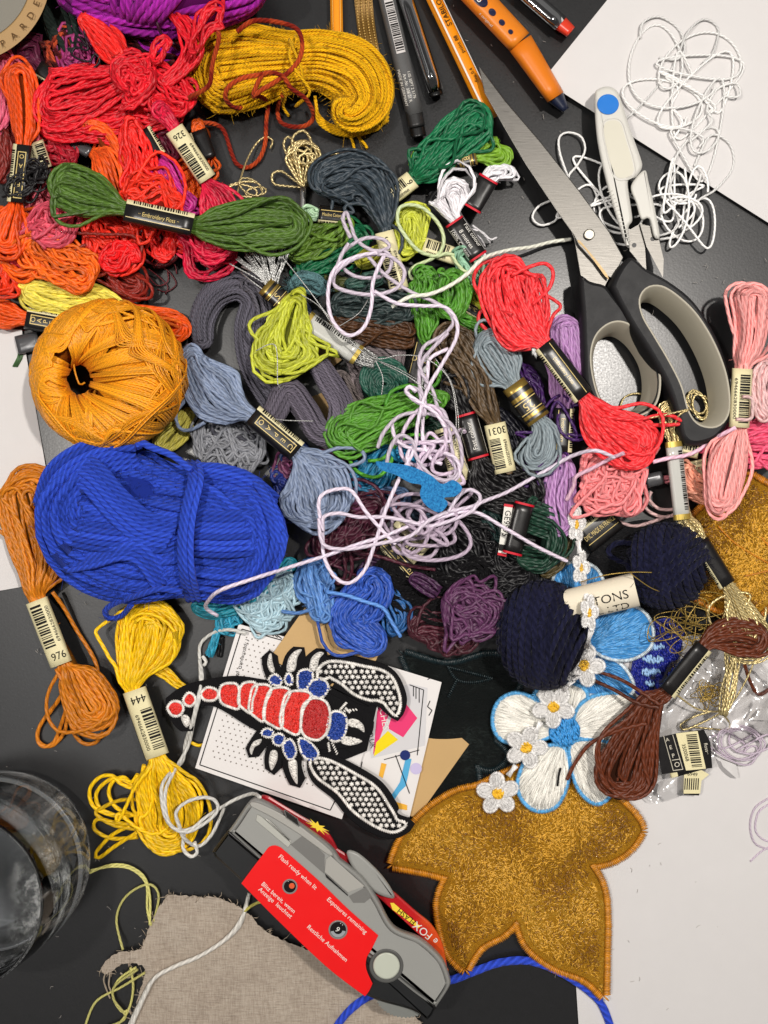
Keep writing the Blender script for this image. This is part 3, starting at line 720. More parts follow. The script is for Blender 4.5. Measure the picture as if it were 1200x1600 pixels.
# lint and thread clippings on the table and papers
g = G()
for k in range(150):
    x, y = rs.uniform(0, 1200), rs.uniform(0, 1600)
    if k < 90: x, y = [(rs.uniform(0, 330), rs.uniform(900, 1600)), (rs.uniform(620, 900), rs.uniform(0, 400)), (rs.uniform(960, 1200), rs.uniform(1250, 1600)), (rs.uniform(980, 1200), rs.uniform(330, 520))][k % 4]
    a = rs.rand() * 6.28; L_ = rs.uniform(2, 9); b_ = a + rs.uniform(-1.2, 1.2)
    g.tubes(A([[x, y, 3.6], [x + L_ * .5 * math.cos(a), y + L_ * .5 * math.sin(a), 4.2], [x + L_ * .5 * (math.cos(a) + math.cos(b_)), y + L_ * .5 * (math.sin(a) + math.sin(b_)), 3.6]]), .3, 4)
o = g.build('lint', [flat('lint_fibre', (168, 162, 156), .9, .1)]); o['kind'] = 'stuff'; o['label'] = 'tiny pale lint fibres scattered over the table'; o['category'] = 'lint'
# ================================================================ upper left: reds, oranges, pinks
def wind(g, c, R, groups, m=0, sides=6, N=64, lay=0, ann=None):
    """yarn wound on an ellipsoid: groups of (axis, count, first offset, spacing, r, layer)"""
    c = A(c, float); R = A(R, float); t = np.linspace(0, 2 * np.pi, N, endpoint=False)
    for ax, cnt, d0, sp, r, ly in groups:
        ax = A(ax, float); ax /= np.linalg.norm(ax); a = np.cross(ax, [0.31, .2, 1]); a /= np.linalg.norm(a); b = np.cross(ax, a)
        P = []
        for i in range(cnt):
            d = np.clip(d0 + i * sp, -.97, .97); q = math.sqrt(1 - d * d)
            wv = .02 * np.sin(3 * t + rs.rand() * 6)
            X = (np.cos(t) * q)[:, None] * a + (np.sin(t) * q)[:, None] * b + (d + wv)[:, None] * ax
            X /= np.linalg.norm(X, axis=1, keepdims=True)
            P.append(c + X * (R + ly))
        P = A(P); P[..., 2] = np.maximum(P[..., 2], r); g.tubes(P, r, sides, closed=True, m=m)
def ellipsoid(g, c, R, m=0, n=24):
    u = np.linspace(0, np.pi, n)[:, None]; v = np.linspace(0, 2 * np.pi, 2 * n)[None]
    P = np.stack([c[0] + R[0] * np.sin(u) * np.cos(v), c[1] + R[1] * np.sin(u) * np.sin(v), np.maximum(c[2] + R[2] * np.cos(u) + 0 * v, .5)], -1); g.grid(U(P), m, flip=True)
def rgroups(n, r, R, cnt=(5, 9), lay=4, seed=1, flatz=1.0, big=1.0):
    q = np.random.RandomState(seed); o = []
    for i in range(n):
        ax = q.randn(3); ax[2] *= flatz; k = q.randint(*cnt); sp = 2 * r * 1.02 / np.mean(R) * big
        o.append((ax, k, q.uniform(-.5, .5) * big, sp, r, q.uniform(0, lay)))
    return o

# purple yarn at the very top
PU = (150, 36, 146)
g = G(); ellipsoid(g, (245, -35, 50), (150, 66, 48), 1)
P = bundle(g, [(80, -50, 40), (150, -35, 70), (260, -30, 82), (380, -38, 60), (430, -42, 26)], n=20, r=5.5, z=0, h=50, shell=True, wob=.05, step=9, fuzz=500)
wind(g, (240, -40, 50), (120, 74, 50), [((1, .15, .1), 6, -.35, .11, 5.5, 2), ((1, .5, 0), 5, .1, .1, 5.5, 3)])
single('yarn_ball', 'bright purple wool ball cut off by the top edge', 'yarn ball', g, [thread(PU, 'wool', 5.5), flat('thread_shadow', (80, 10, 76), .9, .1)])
skein('purple strands lying below the purple ball', (140, 28, 140), [(205, 42, 12), (240, 70, 24), (285, 92, 16)], n=9, r=4.5, z=4, h=12, kind='wool', cat='yarn')
skein('near-black green wool in the shadow beside the cardboard tub', (34, 44, 40), [(78, -20, 18), (100, 40, 24), (118, 85, 18)], n=12, r=4.5, z=4, h=20, kind='wool', cat='yarn')
skein('mixed dark red and brown wool behind the big red skein', (112, 26, 26), [(150, 48, 20), (205, 66, 26), (262, 92, 26), (300, 110, 14)], n=15, r=3.6, z=4, h=14, wob=.4, kind='wool', cat='yarn', var=(40, 12, 16))
skein('plum skein whose black band shines beside the orange skein', (92, 30, 58), [(22, 88, 16), (50, 78, 24), (68, 104, 17), (84, 122, 10), (112, 140, 10)], n=16, r=2.8, z=14, h=13,
      bands=[dict(p0=(58, 106), p1=(98, 130), w=14, h=12, zc=34, style='black', side=1, txt='')])
skein('rust and dark red mixed wool coil beside the plum skein', (176, 70, 42), [(82, 52, 14), (95, 62, 24), (92, 92, 24), (108, 112, 14)], n=14, r=3.2, z=12, h=14, wob=.3, kind='wool', cat='yarn', var=(70, 16, 20))
skein('mauve pink strands tangled with black thread near the red skein', (160, 52, 112), [(100, 98, 12), (125, 78, 26), (142, 72, 16)], n=14, r=2.4, z=18, h=13, wob=.5)
skein('dark violet strands below the black thread', (84, 26, 62), [(108, 98, 12), (128, 108, 22), (150, 112, 12)], n=11, r=2.6, z=14, h=12, wob=.5)
cords('loose_thread', 'thin black thread wound round the tail of the red skein', 'thread', (30, 16, 28), [[(130, 18, 70), (132, 50, 66), (137, 78, 64), (120, 74, 60), (112, 84, 58), (122, 92, 60), (140, 96, 62), (148, 84, 62), (156, 96, 58), (140, 112, 56), (128, 118, 50)], [(135, 72, 64), (120, 64, 60), (118, 56, 60), (128, 62, 62), (140, 76, 60)]], r=1.7)
RED = (218, 22, 38)
th = Thing('red_skein', 'big tomato red skein tied in the middle, its loops spreading over the heap', 'skein', 190, 130, 0, GR)
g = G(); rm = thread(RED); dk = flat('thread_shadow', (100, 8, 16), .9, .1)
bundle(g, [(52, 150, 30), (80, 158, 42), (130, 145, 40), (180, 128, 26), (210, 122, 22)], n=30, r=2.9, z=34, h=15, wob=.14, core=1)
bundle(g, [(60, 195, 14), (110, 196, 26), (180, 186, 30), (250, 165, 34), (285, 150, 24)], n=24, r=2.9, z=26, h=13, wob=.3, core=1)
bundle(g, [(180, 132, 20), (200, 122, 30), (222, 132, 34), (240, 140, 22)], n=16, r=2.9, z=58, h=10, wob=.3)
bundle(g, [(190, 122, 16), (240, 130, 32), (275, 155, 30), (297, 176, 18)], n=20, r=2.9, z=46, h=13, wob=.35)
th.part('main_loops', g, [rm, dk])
g = G(); bundle(g, [(188, 98, 14), (172, 70, 22), (150, 44, 17), (126, 24, 8)], n=17, r=2.9, z=52, h=10, wob=.12); th.part('cut_tail', g, [thread((240, 40, 34)), dk])
g = G(); bundle(g, [(250, 132, 12), (284, 108, 13), (302, 76, 15), (290, 44, 12), (262, 8, 8), (255, -16, 6)], n=8, r=2.8, z=60, h=8, wob=.45)
bundle(g, [(300, 84, 6), (318, 44, 14), (338, 22, 20), (350, 22, 10)], n=6, r=2.8, z=84, h=6, wob=.4, hole=.4)
bundle(g, [(240, 100, 8), (252, 72, 14), (268, 64, 8)], n=5, r=2.8, z=66, h=6, wob=.3)
g.tubes(cr([(335, -10, 90), (336, 14, 88), (322, 30, 84), (310, 52, 80)], 5), 2.8); g.tubes(cr([(346, -12, 90), (349, 12, 88), (340, 40, 84), (314, 58, 80)], 5), 2.8)
g.tubes(cr([(262, 62, 75), (250, 92, 70), (240, 105, 66), (285, 150, 64), (296, 172, 60)], 5), 2.8)
th.part('tangled_ends', g, [rm, dk])
OR = (255, 88, 16)
skein('upright orange skein with a black icon band at the left edge', OR, [(30, 98, 14), (32, 122, 22), (36, 160, 21), (36, 200, 17), (34, 228, 13), (30, 270, 13), (24, 318, 13), (16, 350, 22), (4, 396, 28)], n=19, r=2.9, z=40, h=13,
      bands=[dict(p0=(36, 226), p1=(26, 316), w=15, h=13, zc=56, style='black', side=1, txt='icons')], hole=.12)
skein('dusty pink skein cut off by the left edge beside the orange one', (216, 92, 120), [(4, 82, 12), (6, 120, 22), (2, 170, 18), (-8, 200, 10)], n=18, r=2.6, z=20, h=13)
skein('brick red skein at the left edge below the pink one', (132, 40, 34), [(-12, 190, 10), (6, 215, 20), (4, 262, 20), (-10, 284, 10)], n=16, r=2.8, z=12, h=13)
skein('pink skein with a cream band half hidden by black thread', (222, 96, 112), [(44, 200, 10), (62, 240, 12), (60, 290, 14), (78, 330, 40), (80, 375, 38)], n=24, r=2.9, z=18, h=14,
      bands=[dict(p0=(54, 222), p1=(68, 264), w=14, h=12, zc=36, style='cream', side=-1)])
skein('crimson strands under the big red skein near the black thread', (170, 20, 40), [(60, 205, 14), (90, 232, 26), (120, 250, 16)], n=14, r=2.8, z=10, h=13, wob=.4)
skein('bright orange loops folding over a silver grey band', (255, 98, 30), [(122, 208, 12), (150, 212, 24), (172, 250, 24), (186, 300, 20), (200, 335, 10)], n=22, r=2.9, z=30, h=13, hole=.1,
      bands=[dict(p0=(112, 222), p1=(140, 238), w=10, h=10, zc=24, style='grey')])
skein('scarlet strands running down between the orange loops and magenta skein', (236, 36, 30), [(202, 190, 12), (212, 225, 20), (222, 260, 24), (232, 300, 34), (248, 330, 30)], n=28, r=2.9, z=34, h=13, wob=.3)
skein('tangled red orange loops above the dark band', (246, 52, 28), [(190, 300, 10), (225, 306, 28), (262, 318, 20), (276, 330, 8)], n=14, r=2.8, z=50, h=9, wob=.7)
skein('magenta skein with a black band lying under the red strands', (190, 44, 136), [(228, 205, 9), (240, 232, 12), (252, 258, 17), (275, 300, 21), (304, 334, 16)], n=18, r=2.7, z=34, h=12,
      bands=[dict(p0=(222, 203), p1=(246, 244), w=14, h=12, zc=42, style='black', side=-1)])
skein('deep wine strands behind the numbered cream band', (100, 18, 44), [(250, 205, 10), (262, 228, 17), (272, 252, 12)], n=12, r=2.8, z=14, h=12)
skein('orange loops with a dark band showing behind the crimson skein', (240, 96, 18), [(300, 198, 14), (322, 212, 14), (300, 262, 26), (292, 300, 28), (312, 322, 12)], n=22, r=2.7, z=14, h=13, wob=.35,
      bands=[dict(p0=(308, 204), p1=(324, 248), w=15, h=12, zc=30, style='black', side=1)])
skein('crimson skein in a cream band numbered 326', (200, 22, 58), [(250, 172, 14), (268, 192, 11), (284, 222, 11), (314, 280, 11), (336, 308, 24), (345, 345, 32), (335, 380, 36), (326, 405, 30)], n=27, r=2.9, z=48, h=12, stray=.25,
      bands=[dict(p0=(272, 201), p1=(324, 280), w=15, h=12, zc=64, style='cream', num='326', side=1)])
skein('crimson loops spilling out below the long green skein', (204, 24, 62), [(292, 352, 16), (306, 384, 24), (332, 398, 36), (372, 382, 18)], n=12, r=2.9, z=20, h=9, wob=.5, hole=.3)
skein('red loops hanging below the dark band of the green skein', (232, 40, 34), [(238, 335, 12), (254, 370, 22), (252, 408, 18)], n=9, r=2.9, z=24, h=9, wob=.35, hole=.45, stray=.3)
skein('red skein lying across beneath the green skein', (226, 30, 34), [(258, 345, 16), (285, 362, 22), (290, 395, 12)], n=12, r=2.9, z=12, h=10, wob=.35)
skein('orange red clump in the middle of the red heap', (240, 50, 30), [(132, 340, 16), (160, 362, 30), (190, 392, 34), (216, 410, 20)], n=26, r=2.9, z=24, h=13, wob=.35)
skein('scarlet loops curled at the end of the orange red clump', (228, 22, 26), [(156, 398, 10), (180, 404, 20), (216, 385, 16)], n=12, r=2.9, z=44, h=8, wob=.4)
skein('brick red skein end at the edge of the red heap', (132, 34, 22), [(120, 392, 8), (168, 420, 12), (205, 442, 22), (228, 436, 16)], n=14, r=2.8, z=14, h=12, wob=.3)
cords('loose_thread', 'brown red thread looping over the orange red clump', 'thread', (130, 34, 24), [[(122, 364, 62), (160, 366, 62), (205, 368, 60), (222, 385, 58), (210, 410, 52), (180, 420, 50), (150, 432, 46), (120, 428, 48), (106, 410, 52), (112, 396, 54), (134, 382, 58)], [(150, 436, 40), (180, 452, 30), (196, 468, 14), (205, 478, 6)]], r=2.4)
cords('loose_thread', 'fine dark red threads trailing onto the grey table', 'thread', (92, 20, 30), [[(232, 420, 20), (250, 434, 8), (262, 448, 4), (258, 460, 3)], [(236, 412, 20), (258, 420, 8), (270, 432, 4), (275, 445, 3), (260, 456, 3), (246, 452, 3)], [(230, 430, 18), (246, 446, 6), (262, 440, 4), (262, 424, 3)], [(240, 405, 16), (270, 410, 6), (276, 428, 3)]], r=1.0)
skein('rose pink skein standing out among the orange loops', (222, 84, 104), [(62, 318, 22), (74, 340, 38), (80, 370, 40), (78, 388, 30)], n=22, r=3.0, z=44, h=12, wob=.2)
skein('orange tangle spreading along the left edge', (255, 104, 20), [(-6, 330, 20), (14, 365, 32), (40, 395, 30), (75, 405, 24)], n=24, r=2.9, z=28, h=12, wob=.4)
skein('orange skein end curling beside the pale yellow skein', (252, 112, 24), [(36, 372, 20), (74, 398, 28), (112, 420, 26), (150, 434, 22)], n=24, r=2.9, z=36, h=13, wob=.3)
skein('vermilion strands at the left edge above the white sheet', (246, 62, 22), [(-12, 398, 14), (6, 430, 22), (2, 462, 16)], n=14, r=2.9, z=20, h=13, wob=.3)
skein('coral pink strands under the orange tangle', (226, 72, 84), [(12, 404, 10), (34, 420, 16), (58, 432, 10)], n=10, r=2.8, z=20, h=11, wob=.3)
skein('pale yellow skein beneath the orange strands', (248, 232, 92), [(32, 446, 10), (58, 458, 22), (110, 466, 22), (160, 476, 20), (198, 492, 10)], n=24, r=2.9, z=20, h=11, wob=.22)
skein('orange skein with a black icon band pointing at the orange ball', (255, 96, 24), [(-20, 480, 14), (8, 492, 21), (34, 498, 14), (60, 500, 12), (95, 504, 11), (150, 500, 16), (215, 505, 26), (262, 508, 26), (292, 515, 16)], n=16, r=2.8, z=10, h=12, stray=.3,
      bands=[dict(p0=(40, 497), p1=(100, 508), w=17, h=13, zc=24, style='black', side=-1, txt='icons', flip=True)])
th = Thing('green_skein', 'dark band end with a snip of green thread on the left white sheet', 'skein', 42, 535)
g = G(); g.tubes(A([[[32 + i, 545, 6], [28 + i, 560, 5], [21 + i, 573, 4]] for i in (0, 3, 5)]), 2.0, 6); th.part('thread', g, [thread((70, 104, 62))])
band(th, (60, 532), (26, 540), 15, 7, 9, 'grey')
cords('thread_clump', 'clump of fine black thread beside the green skein head', 'thread', (20, 18, 20), [tangle_path(42, 285, 40, 28, 16, 58, 12, 3, 4, -25), tangle_path(58, 268, 26, 20, 10, 66, 8, 5, 4, -25), [(4, 308, 50), (20, 304, 60), (40, 300, 64)]], r=1.8, sides=6)
GRN = (74, 104, 36)
skein('long olive green skein with a dark printed band across the red heap', GRN, [(72, 284, 22), (98, 288, 34), (140, 304, 33), (192, 322, 14), (250, 340, 14), (302, 352, 17), (350, 352, 31), (410, 350, 37), (455, 350, 33), (482, 345, 22)], n=32, r=3.0, z=68, h=13,
      bands=[dict(p0=(195, 329), p1=(301, 352), w=18, h=14, zc=86, style='black', side=-1, txt='·· Embroidery Floss ··')], wob=.16)
# ================================================================ top centre
YW = (255, 194, 26)
th = Thing('yellow_wool_hank', 'fluffy golden yellow wool hank folded and tied near its middle', 'yarn hank', 440, 120)
g = G()
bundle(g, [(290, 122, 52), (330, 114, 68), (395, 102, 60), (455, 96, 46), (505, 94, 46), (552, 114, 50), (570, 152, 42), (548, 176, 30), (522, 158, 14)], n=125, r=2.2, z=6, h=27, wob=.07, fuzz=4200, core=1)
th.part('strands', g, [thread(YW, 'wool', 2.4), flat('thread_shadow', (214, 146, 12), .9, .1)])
g = G(); g.tubes(cr([(452, 62, 60), (460, 80, 78), (470, 105, 80), (474, 130, 68), (480, 140, 50), (466, 150, 30)], 6), 2.2); g.tubes(cr([(462, 56, 50), (452, 84, 78), (462, 110, 82), (484, 142, 66), (470, 160, 50), (462, 166, 34), (470, 158, 30), (482, 150, 40)], 6), 2.2)
g.tubes(cr([(440, 134, 50), (446, 152, 30), (442, 166, 12), (452, 182, 4)], 5), 2.4)
th.part('tie', g, [thread(YW, 'wool', 2.4)])
g = G(); g.tubes(cr([(500, 190, 26), (530, 200, 12), (548, 215, 6), (554, 235, 4), (559, 258, 4)], 6), 2.4); g.tubes(cr([(598, 160, 40), (600, 185, 20), (590, 202, 6), (560, 210, 6), (570, 225, 4), (574, 232, 4)], 6), 2.4)
for i, a in enumerate((0, 1, 2, 3)): g.tubes(cr([(492 + i, 150 + 6 * i, 46), (498, 180 + 4 * i, 28), (525, 200 + 3 * i, 14), (560, 208 + i, 8), (590, 198, 8), (607, 188 - 6 * i, 6)], 6), 2.4)
add_fuzz(g, A([[560, 215, 8], [540, 208, 8], [600, 190, 10]]), 40, 3); th.part('loose_ends', g, [thread(YW, 'wool', 2.4)])
cords('twisted_yarn', 'dark red and rust twisted yarn looping over the yellow wool', 'yarn', (124, 32, 20), [[(370, 50, 70), (395, 33, 74), (430, 34, 78), (462, 44, 80), (472, 66, 84), (468, 92, 84), (452, 112, 82), (430, 128, 80), (410, 140, 78), (396, 148, 74), (412, 116, 84), (440, 118, 84), (455, 138, 76), (478, 155, 60), (490, 180, 30), (480, 195, 20), (458, 198, 16), (438, 190, 14), (434, 168, 12), (442, 148, 34)],
   [(412, 116, 84), (380, 122, 86), (358, 135, 84), (352, 152, 70), (362, 166, 50), (378, 168, 30), (392, 154, 22), (402, 150, 60), (418, 160, 20), (416, 190, 8), (414, 225, 6), (404, 250, 6), (386, 262, 5), (370, 256, 5), (362, 240, 6), (350, 205, 8), (335, 194, 14), (312, 192, 30)],
   [(338, 44, 84), (342, 60, 90), (332, 100, 90), (328, 130, 86), (316, 142, 80), (300, 150, 76), (292, 156, 70)]], r=3.4, kind='wool', var=(186, 72, 34))
cords('loose_thread', 'dark violet thread beside the red tangled ends', 'thread', (60, 12, 40), [[(252, -10, 80), (246, 20, 74), (248, 45, 64), (262, 62, 50), (285, 76, 40)]], r=2.4)
GD = (222, 202, 146)
def ringpath(cx, cy, rx, ry, z, rot=0, a0=0, a1=360, n=26): 
    a = np.radians(np.linspace(a0, a1, n)); R = math.radians(rot); x = rx * np.cos(a); y = ry * np.sin(a); return np.column_stack([cx + x * math.cos(R) - y * math.sin(R), cy + x * math.sin(R) + y * math.cos(R), np.full(n, float(z))])
th = Thing('gold_cord_skein', 'shiny gold cord tied in a bow of loops above the slate skein', 'skein', 475, 260)
g = G(); ap = (474, 292)
for (lx, ly, w, z) in ((470, 205, 16, 24), (448, 215, 10, 18), (425, 275, 12, 10), (535, 245, 16, 12), (480, 225, 22, 26), (466, 228, 20, 22), (490, 232, 14, 20), (474, 222, 26, 16), (460, 236, 18, 28), (486, 240, 18, 24), (478, 240, 12, 30)):
    d = A([lx - ap[0], ly - ap[1]], float); L = np.hypot(*d); d /= L; nn = A([-d[1], d[0]])
    c = [A(ap) + d * L * u + nn * w * s_ for u, s_ in ((0, 0), (.4, .55), (.75, 1), (.97, .55), (1.0, -.1), (.85, -.9), (.45, -.6), (0.02, -.1))]
    g.tubes(cr([(*p, z) for p in c], 4), 1.9)
for i in range(5): g.tubes(ringpath(474 + i, 240, 24 - 2 * i, 20 - i, 14 + 4 * i, 20 * i), 1.9, closed=True)
th.part('thread', g, [thread(GD, 'metal', 1.6)])
sl = Sleeve((474, 290), (472, 344), 5, 5, 18, 2.2); g = G(); sl.shell(g); th.part('tube', g, [flat('silver_tube', (150, 148, 146), .25, .6, .8)])
cords('gold_thread', 'gold cord ends curling beside the green skein tail', 'cord', GD, [[(370, 308, 40), (376, 280, 30), (386, 250, 16), (400, 225, 8), (415, 214, 6), (426, 220, 6), (422, 232, 6)], ringpath(380, 298, 22, 9, 40, 10), ringpath(392, 292, 20, 11, 44, 30), ringpath(400, 300, 16, 7, 38, -10), [(358, 290, 38), (380, 284, 44), (402, 286, 42), (410, 300, 40)]], r=1.5, kind='metal')
SL = (52, 62, 70)
skein('dark slate skein folded over, its cream band hanging below', SL, [(494, 300, 22), (520, 282, 34), (560, 276, 34), (588, 302, 28), (604, 350, 13), (612, 380, 10), (625, 420, 9)], n=28, r=3.1, z=30, h=14, wob=.22,
      bands=[dict(p0=(600, 362), p1=(624, 452), w=15, h=11, zc=46, style='cream', num='5', side=1)])
cords('loose_thread', 'slate thread loop hanging off the slate skein', 'thread', SL, [[(520, 312, 44), (518, 340, 38), (530, 360, 34), (550, 372, 32)], [(612, 352, 50), (626, 362, 54), (628, 385, 54), (620, 400, 50)]], r=2.6)
skein('pale mint skein end with a black gold printed band', (186, 220, 182), [(478, 320, 9), (486, 336, 15), (500, 338, 11), (530, 340, 9)], n=11, r=2.8, z=16, h=12, bands=[dict(p0=(498, 334), p1=(538, 338), w=14, h=12, zc=32, style='black', txt='Mouline Coton', side=1)])
EM = (18, 106, 66)
skein('emerald green skein slanting up to the striped pen', EM, [(640, 285, 12), (662, 262, 24), (705, 224, 29), (745, 186, 30), (768, 176, 22)], n=30, r=3.0, z=26, h=14, wob=.14,
      bands=[dict(p0=(645, 280), p1=(612, 306), w=15, h=12, zc=36, style='cream', num='6', side=1)])
skein('small apple green skein curled beside the emerald one', (120, 164, 44), [(700, 250, 8), (742, 246, 9), (764, 240, 22), (784, 238, 21), (790, 232, 14)], n=17, r=2.8, z=14, h=13, hole=.05,
      bands=[dict(p0=(705, 252), p1=(744, 244), w=14, h=12, zc=28, style='gold', txt='8')])
skein('lime green tuft peeping out left of the emerald skein', (136, 178, 44), [(642, 262, 5), (652, 244, 9), (656, 232, 6)], n=7, r=2.6, z=8, h=9)
skein('white skein in a black band with red edges reading 8 metres', (232, 228, 232), [(690, 290, 26), (704, 300, 32), (712, 330, 20), (720, 345, 12), (740, 372, 11), (760, 398, 8)], n=26, r=2.7, z=28, h=14, wob=.12, shell=False,
      bands=[dict(p0=(709, 345), p1=(748, 402), w=15, h=12, zc=44, style='red', txt='Fast colour|8 metres|100% Cotton')])
cords('loose_thread', 'frayed white thread end beside the black band reading 8 metres', 'thread', (220, 218, 220), [[(734, 358, 30), (752, 362, 24), (766, 374, 18), (776, 371, 14)], [(738, 352, 30), (756, 366, 24), (766, 380, 12)], [(735, 362, 30), (750, 372, 24), (758, 386, 12)]], r=1.6)
skein('white skein whose loops stick out right of a plain black band', (226, 224, 228), [(728, 300, 10), (748, 285, 11), (768, 272, 14), (790, 274, 19), (797, 280, 14)], n=11, r=2.6, z=16, h=11,
      bands=[dict(p0=(736, 326), p1=(764, 278), w=16, h=10, zc=34, style='red')], stray=.4)
skein('yellow green skein standing on edge with a barcode band below', (196, 202, 66), [(634, 318, 22), (644, 345, 28), (642, 380, 24), (636, 402, 14)], n=24, r=2.8, z=22, h=14, wob=.12,
      bands=[dict(p0=(662, 384), p1=(716, 402), w=14, h=11, zc=30, style='cream', num='3', side=-1, flip=True)])
cords('pale_green_thread', 'pale green thread looped over the yellow green skein', 'thread', (206, 220, 170), [[(720, 404, 40), (700, 396, 46), (680, 400, 44), (655, 392, 50), (636, 372, 58), (622, 348, 60), (624, 326, 60), (640, 320, 60), (662, 326, 58), (684, 348, 52), (693, 370, 50), (690, 390, 46), (675, 404, 40), (650, 415, 36), (640, 425, 34), (644, 436, 34), (660, 434, 34)], [(706, 398, 44), (714, 412, 44), (726, 424, 44), (740, 428, 42)]], r=2.7)
skein('sage mint skein passing under the cream thread', (142, 188, 158), [(716, 390, 12), (730, 405, 20), (745, 425, 24), (768, 440, 14)], n=16, r=2.8, z=22, h=12, wob=.2)
skein('deep emerald strands below the long olive green skein', (16, 100, 62), [(466, 425, 12), (505, 405, 22), (545, 380, 24), (575, 366, 14)], n=20, r=3.0, z=8, h=13, wob=.2)
skein('leaf green skein tail beneath the olive green one', (98, 132, 42), [(446, 392, 14), (480, 384, 22), (520, 366, 18), (540, 352, 10)], n=17, r=2.9, z=22, h=12, wob=.25)
skein('lime strands between the emerald strands and slate band', (170, 170, 52), [(555, 412, 10), (580, 402, 15), (605, 390, 10)], n=9, r=2.8, z=22, h=11)
# ================================================================ middle
skein('dark grey green skein below the slate band', (52, 66, 66), [(515, 478, 14), (548, 476, 22), (600, 480, 26), (645, 484, 18)], n=24, r=3.0, z=14, h=14, wob=.15)
skein('teal grey strands crossing under the lilac cord', (62, 96, 86), [(540, 446, 6), (575, 438, 12), (600, 432, 8)], n=8, r=2.8, z=24, h=10)
GN = (84, 148, 42)
skein('bright grass green skein running down to a small open hook', GN, [(655, 425, 16), (664, 440, 20), (662, 480, 17), (664, 520, 12), (668, 535, 8)], n=15, r=2.8, z=26, h=12, wob=.25, stray=.3)
skein('bright green loops bulging to the right of the green skein', (80, 142, 42), [(690, 430, 16), (706, 445, 24), (706, 475, 24), (690, 492, 14)], n=16, r=3.0, z=32, h=13, wob=.1, hole=.05)
skein('mid green strands peeping out beside the coral skein', (86, 152, 50), [(716, 494, 10), (735, 505, 14), (756, 512, 9)], n=9, r=2.6, z=14, h=10)
skein('mustard lime strands between green loops and coral skein', (164, 170, 40), [(728, 440, 8), (745, 462, 12), (762, 478, 9)], n=9, r=2.6, z=14, h=10, wob=.4)
skein('olive strands visible through the coral loops', (96, 96, 30), [(775, 505, 8), (790, 522, 12), (800, 540, 9)], n=9, r=2.6, z=10, h=10)
skein('printed dark band with mustard thread by the coral skein', (150, 160, 40), [(720, 470, 8), (738, 482, 9), (760, 492, 8)], n=6, r=2.6, z=10, h=9, bands=[dict(p0=(722, 472), p1=(755, 492), w=13, h=10, zc=20, style='black', txt='DMC', side=1)])
CO = (240, 54, 60)
skein('coral red skein with a black Embroidery Floss band', CO, [(812, 404, 22), (800, 425, 44), (806, 470, 46), (824, 515, 36), (852, 545, 13), (880, 588, 13), (915, 625, 14), (945, 665, 34), (985, 695, 44), (1018, 720, 34)], n=32, r=3.0, z=52, h=13, wob=.16, stray=.25,
      bands=[dict(p0=(850, 538), p1=(912, 620), w=17, h=14, zc=70, style='black', side=1, txt='·· Embroidery Floss ··', flip=False)])
cords('loose_thread', 'coral red thread loops standing out around the coral skein', 'thread', CO, [[(800, 430, 76), (830, 416, 78), (852, 412, 74), (864, 425, 70), (858, 450, 66), (832, 476, 74)], [(780, 402, 50), (750, 415, 52), (740, 440, 56), (755, 470, 58), (770, 490, 70)], [(800, 492, 76), (770, 480, 60), (752, 486, 54), (748, 502, 54), (765, 520, 56), (790, 545, 58), (830, 545, 72)], [(940, 650, 74), (990, 656, 70), (1040, 648, 66), (1066, 660, 62), (1045, 664, 60), (1000, 664, 68)], [(985, 655, 70), (1020, 668, 66), (1032, 690, 60), (1010, 700, 72)]], r=2.9)
LI = (176, 130, 182)
skein('lavender skein with a black band left of the scissors', LI, [(880, 492, 16), (882, 515, 24), (884, 570, 24), (880, 625, 18), (879, 650, 12), (878, 700, 12), (876, 740, 20), (872, 790, 26), (878, 838, 16)], n=23, r=2.9, z=24, h=13, wob=.12, hole=.1,
      bands=[dict(p0=(881, 638), p1=(877, 706), w=16, h=12, zc=40, style='black', side=-1, txt='Embroidery')])
skein('dark brown skein lying across under the slate bundle', (78, 48, 24), [(516, 505, 8), (545, 510, 17), (600, 518, 22), (655, 528, 18)], n=20, r=2.9, z=14, h=13, wob=.2)
skein('taupe brown skein in a cream band numbered 3031', (86, 68, 46), [(700, 505, 22), (706, 530, 30), (724, 560, 30), (748, 610, 22), (768, 655, 14), (780, 690, 11), (792, 728, 10)], n=30, r=3.0, z=34, h=15, wob=.08,
      bands=[dict(p0=(773, 662), p1=(790, 738), w=17, h=12, zc=52, style='cream', num='3031', side=1)])
GY = (128, 140, 146)
skein('steel grey skein in a gold and black ring band numbered 25', GY, [(750, 520, 16), (765, 540, 30), (785, 575, 28), (803, 605, 14), (825, 640, 12), (846, 672, 18), (838, 706, 24), (818, 712, 18)], n=28, r=2.9, z=36, h=14, wob=.08,
      bands=[dict(p0=(802, 600), p1=(842, 656), w=20, h=15, zc=54, style='gold', txt='25')])
skein('dark purple skein peeping between the grey skein and lavender skein', (58, 24, 84), [(815, 570, 8), (830, 600, 16), (838, 625, 12), (850, 660, 8)], n=14, r=2.7, z=14, h=12, wob=.3)
cords('thread_clump', 'tangled dark violet thread below the gold ring band', 'thread', (60, 24, 88), [tangle_path(868, 668, 60, 60, 7, 40, 14, 11, 5), tangle_path(838, 738, 52, 32, 9, 32, 16, 12, 5, -25)], r=2.4, sides=6)
skein('charcoal grey wool looping above the blue grey skein', (84, 82, 92), [(318, 545, 14), (315, 500, 19), (335, 462, 21), (372, 448, 22), (395, 470, 20), (385, 510, 18), (392, 560, 18), (410, 600, 18), (440, 640, 20)], n=17, r=3.0, z=6, h=12, wob=.12, kind='wool', jit=.2, cat='yarn')
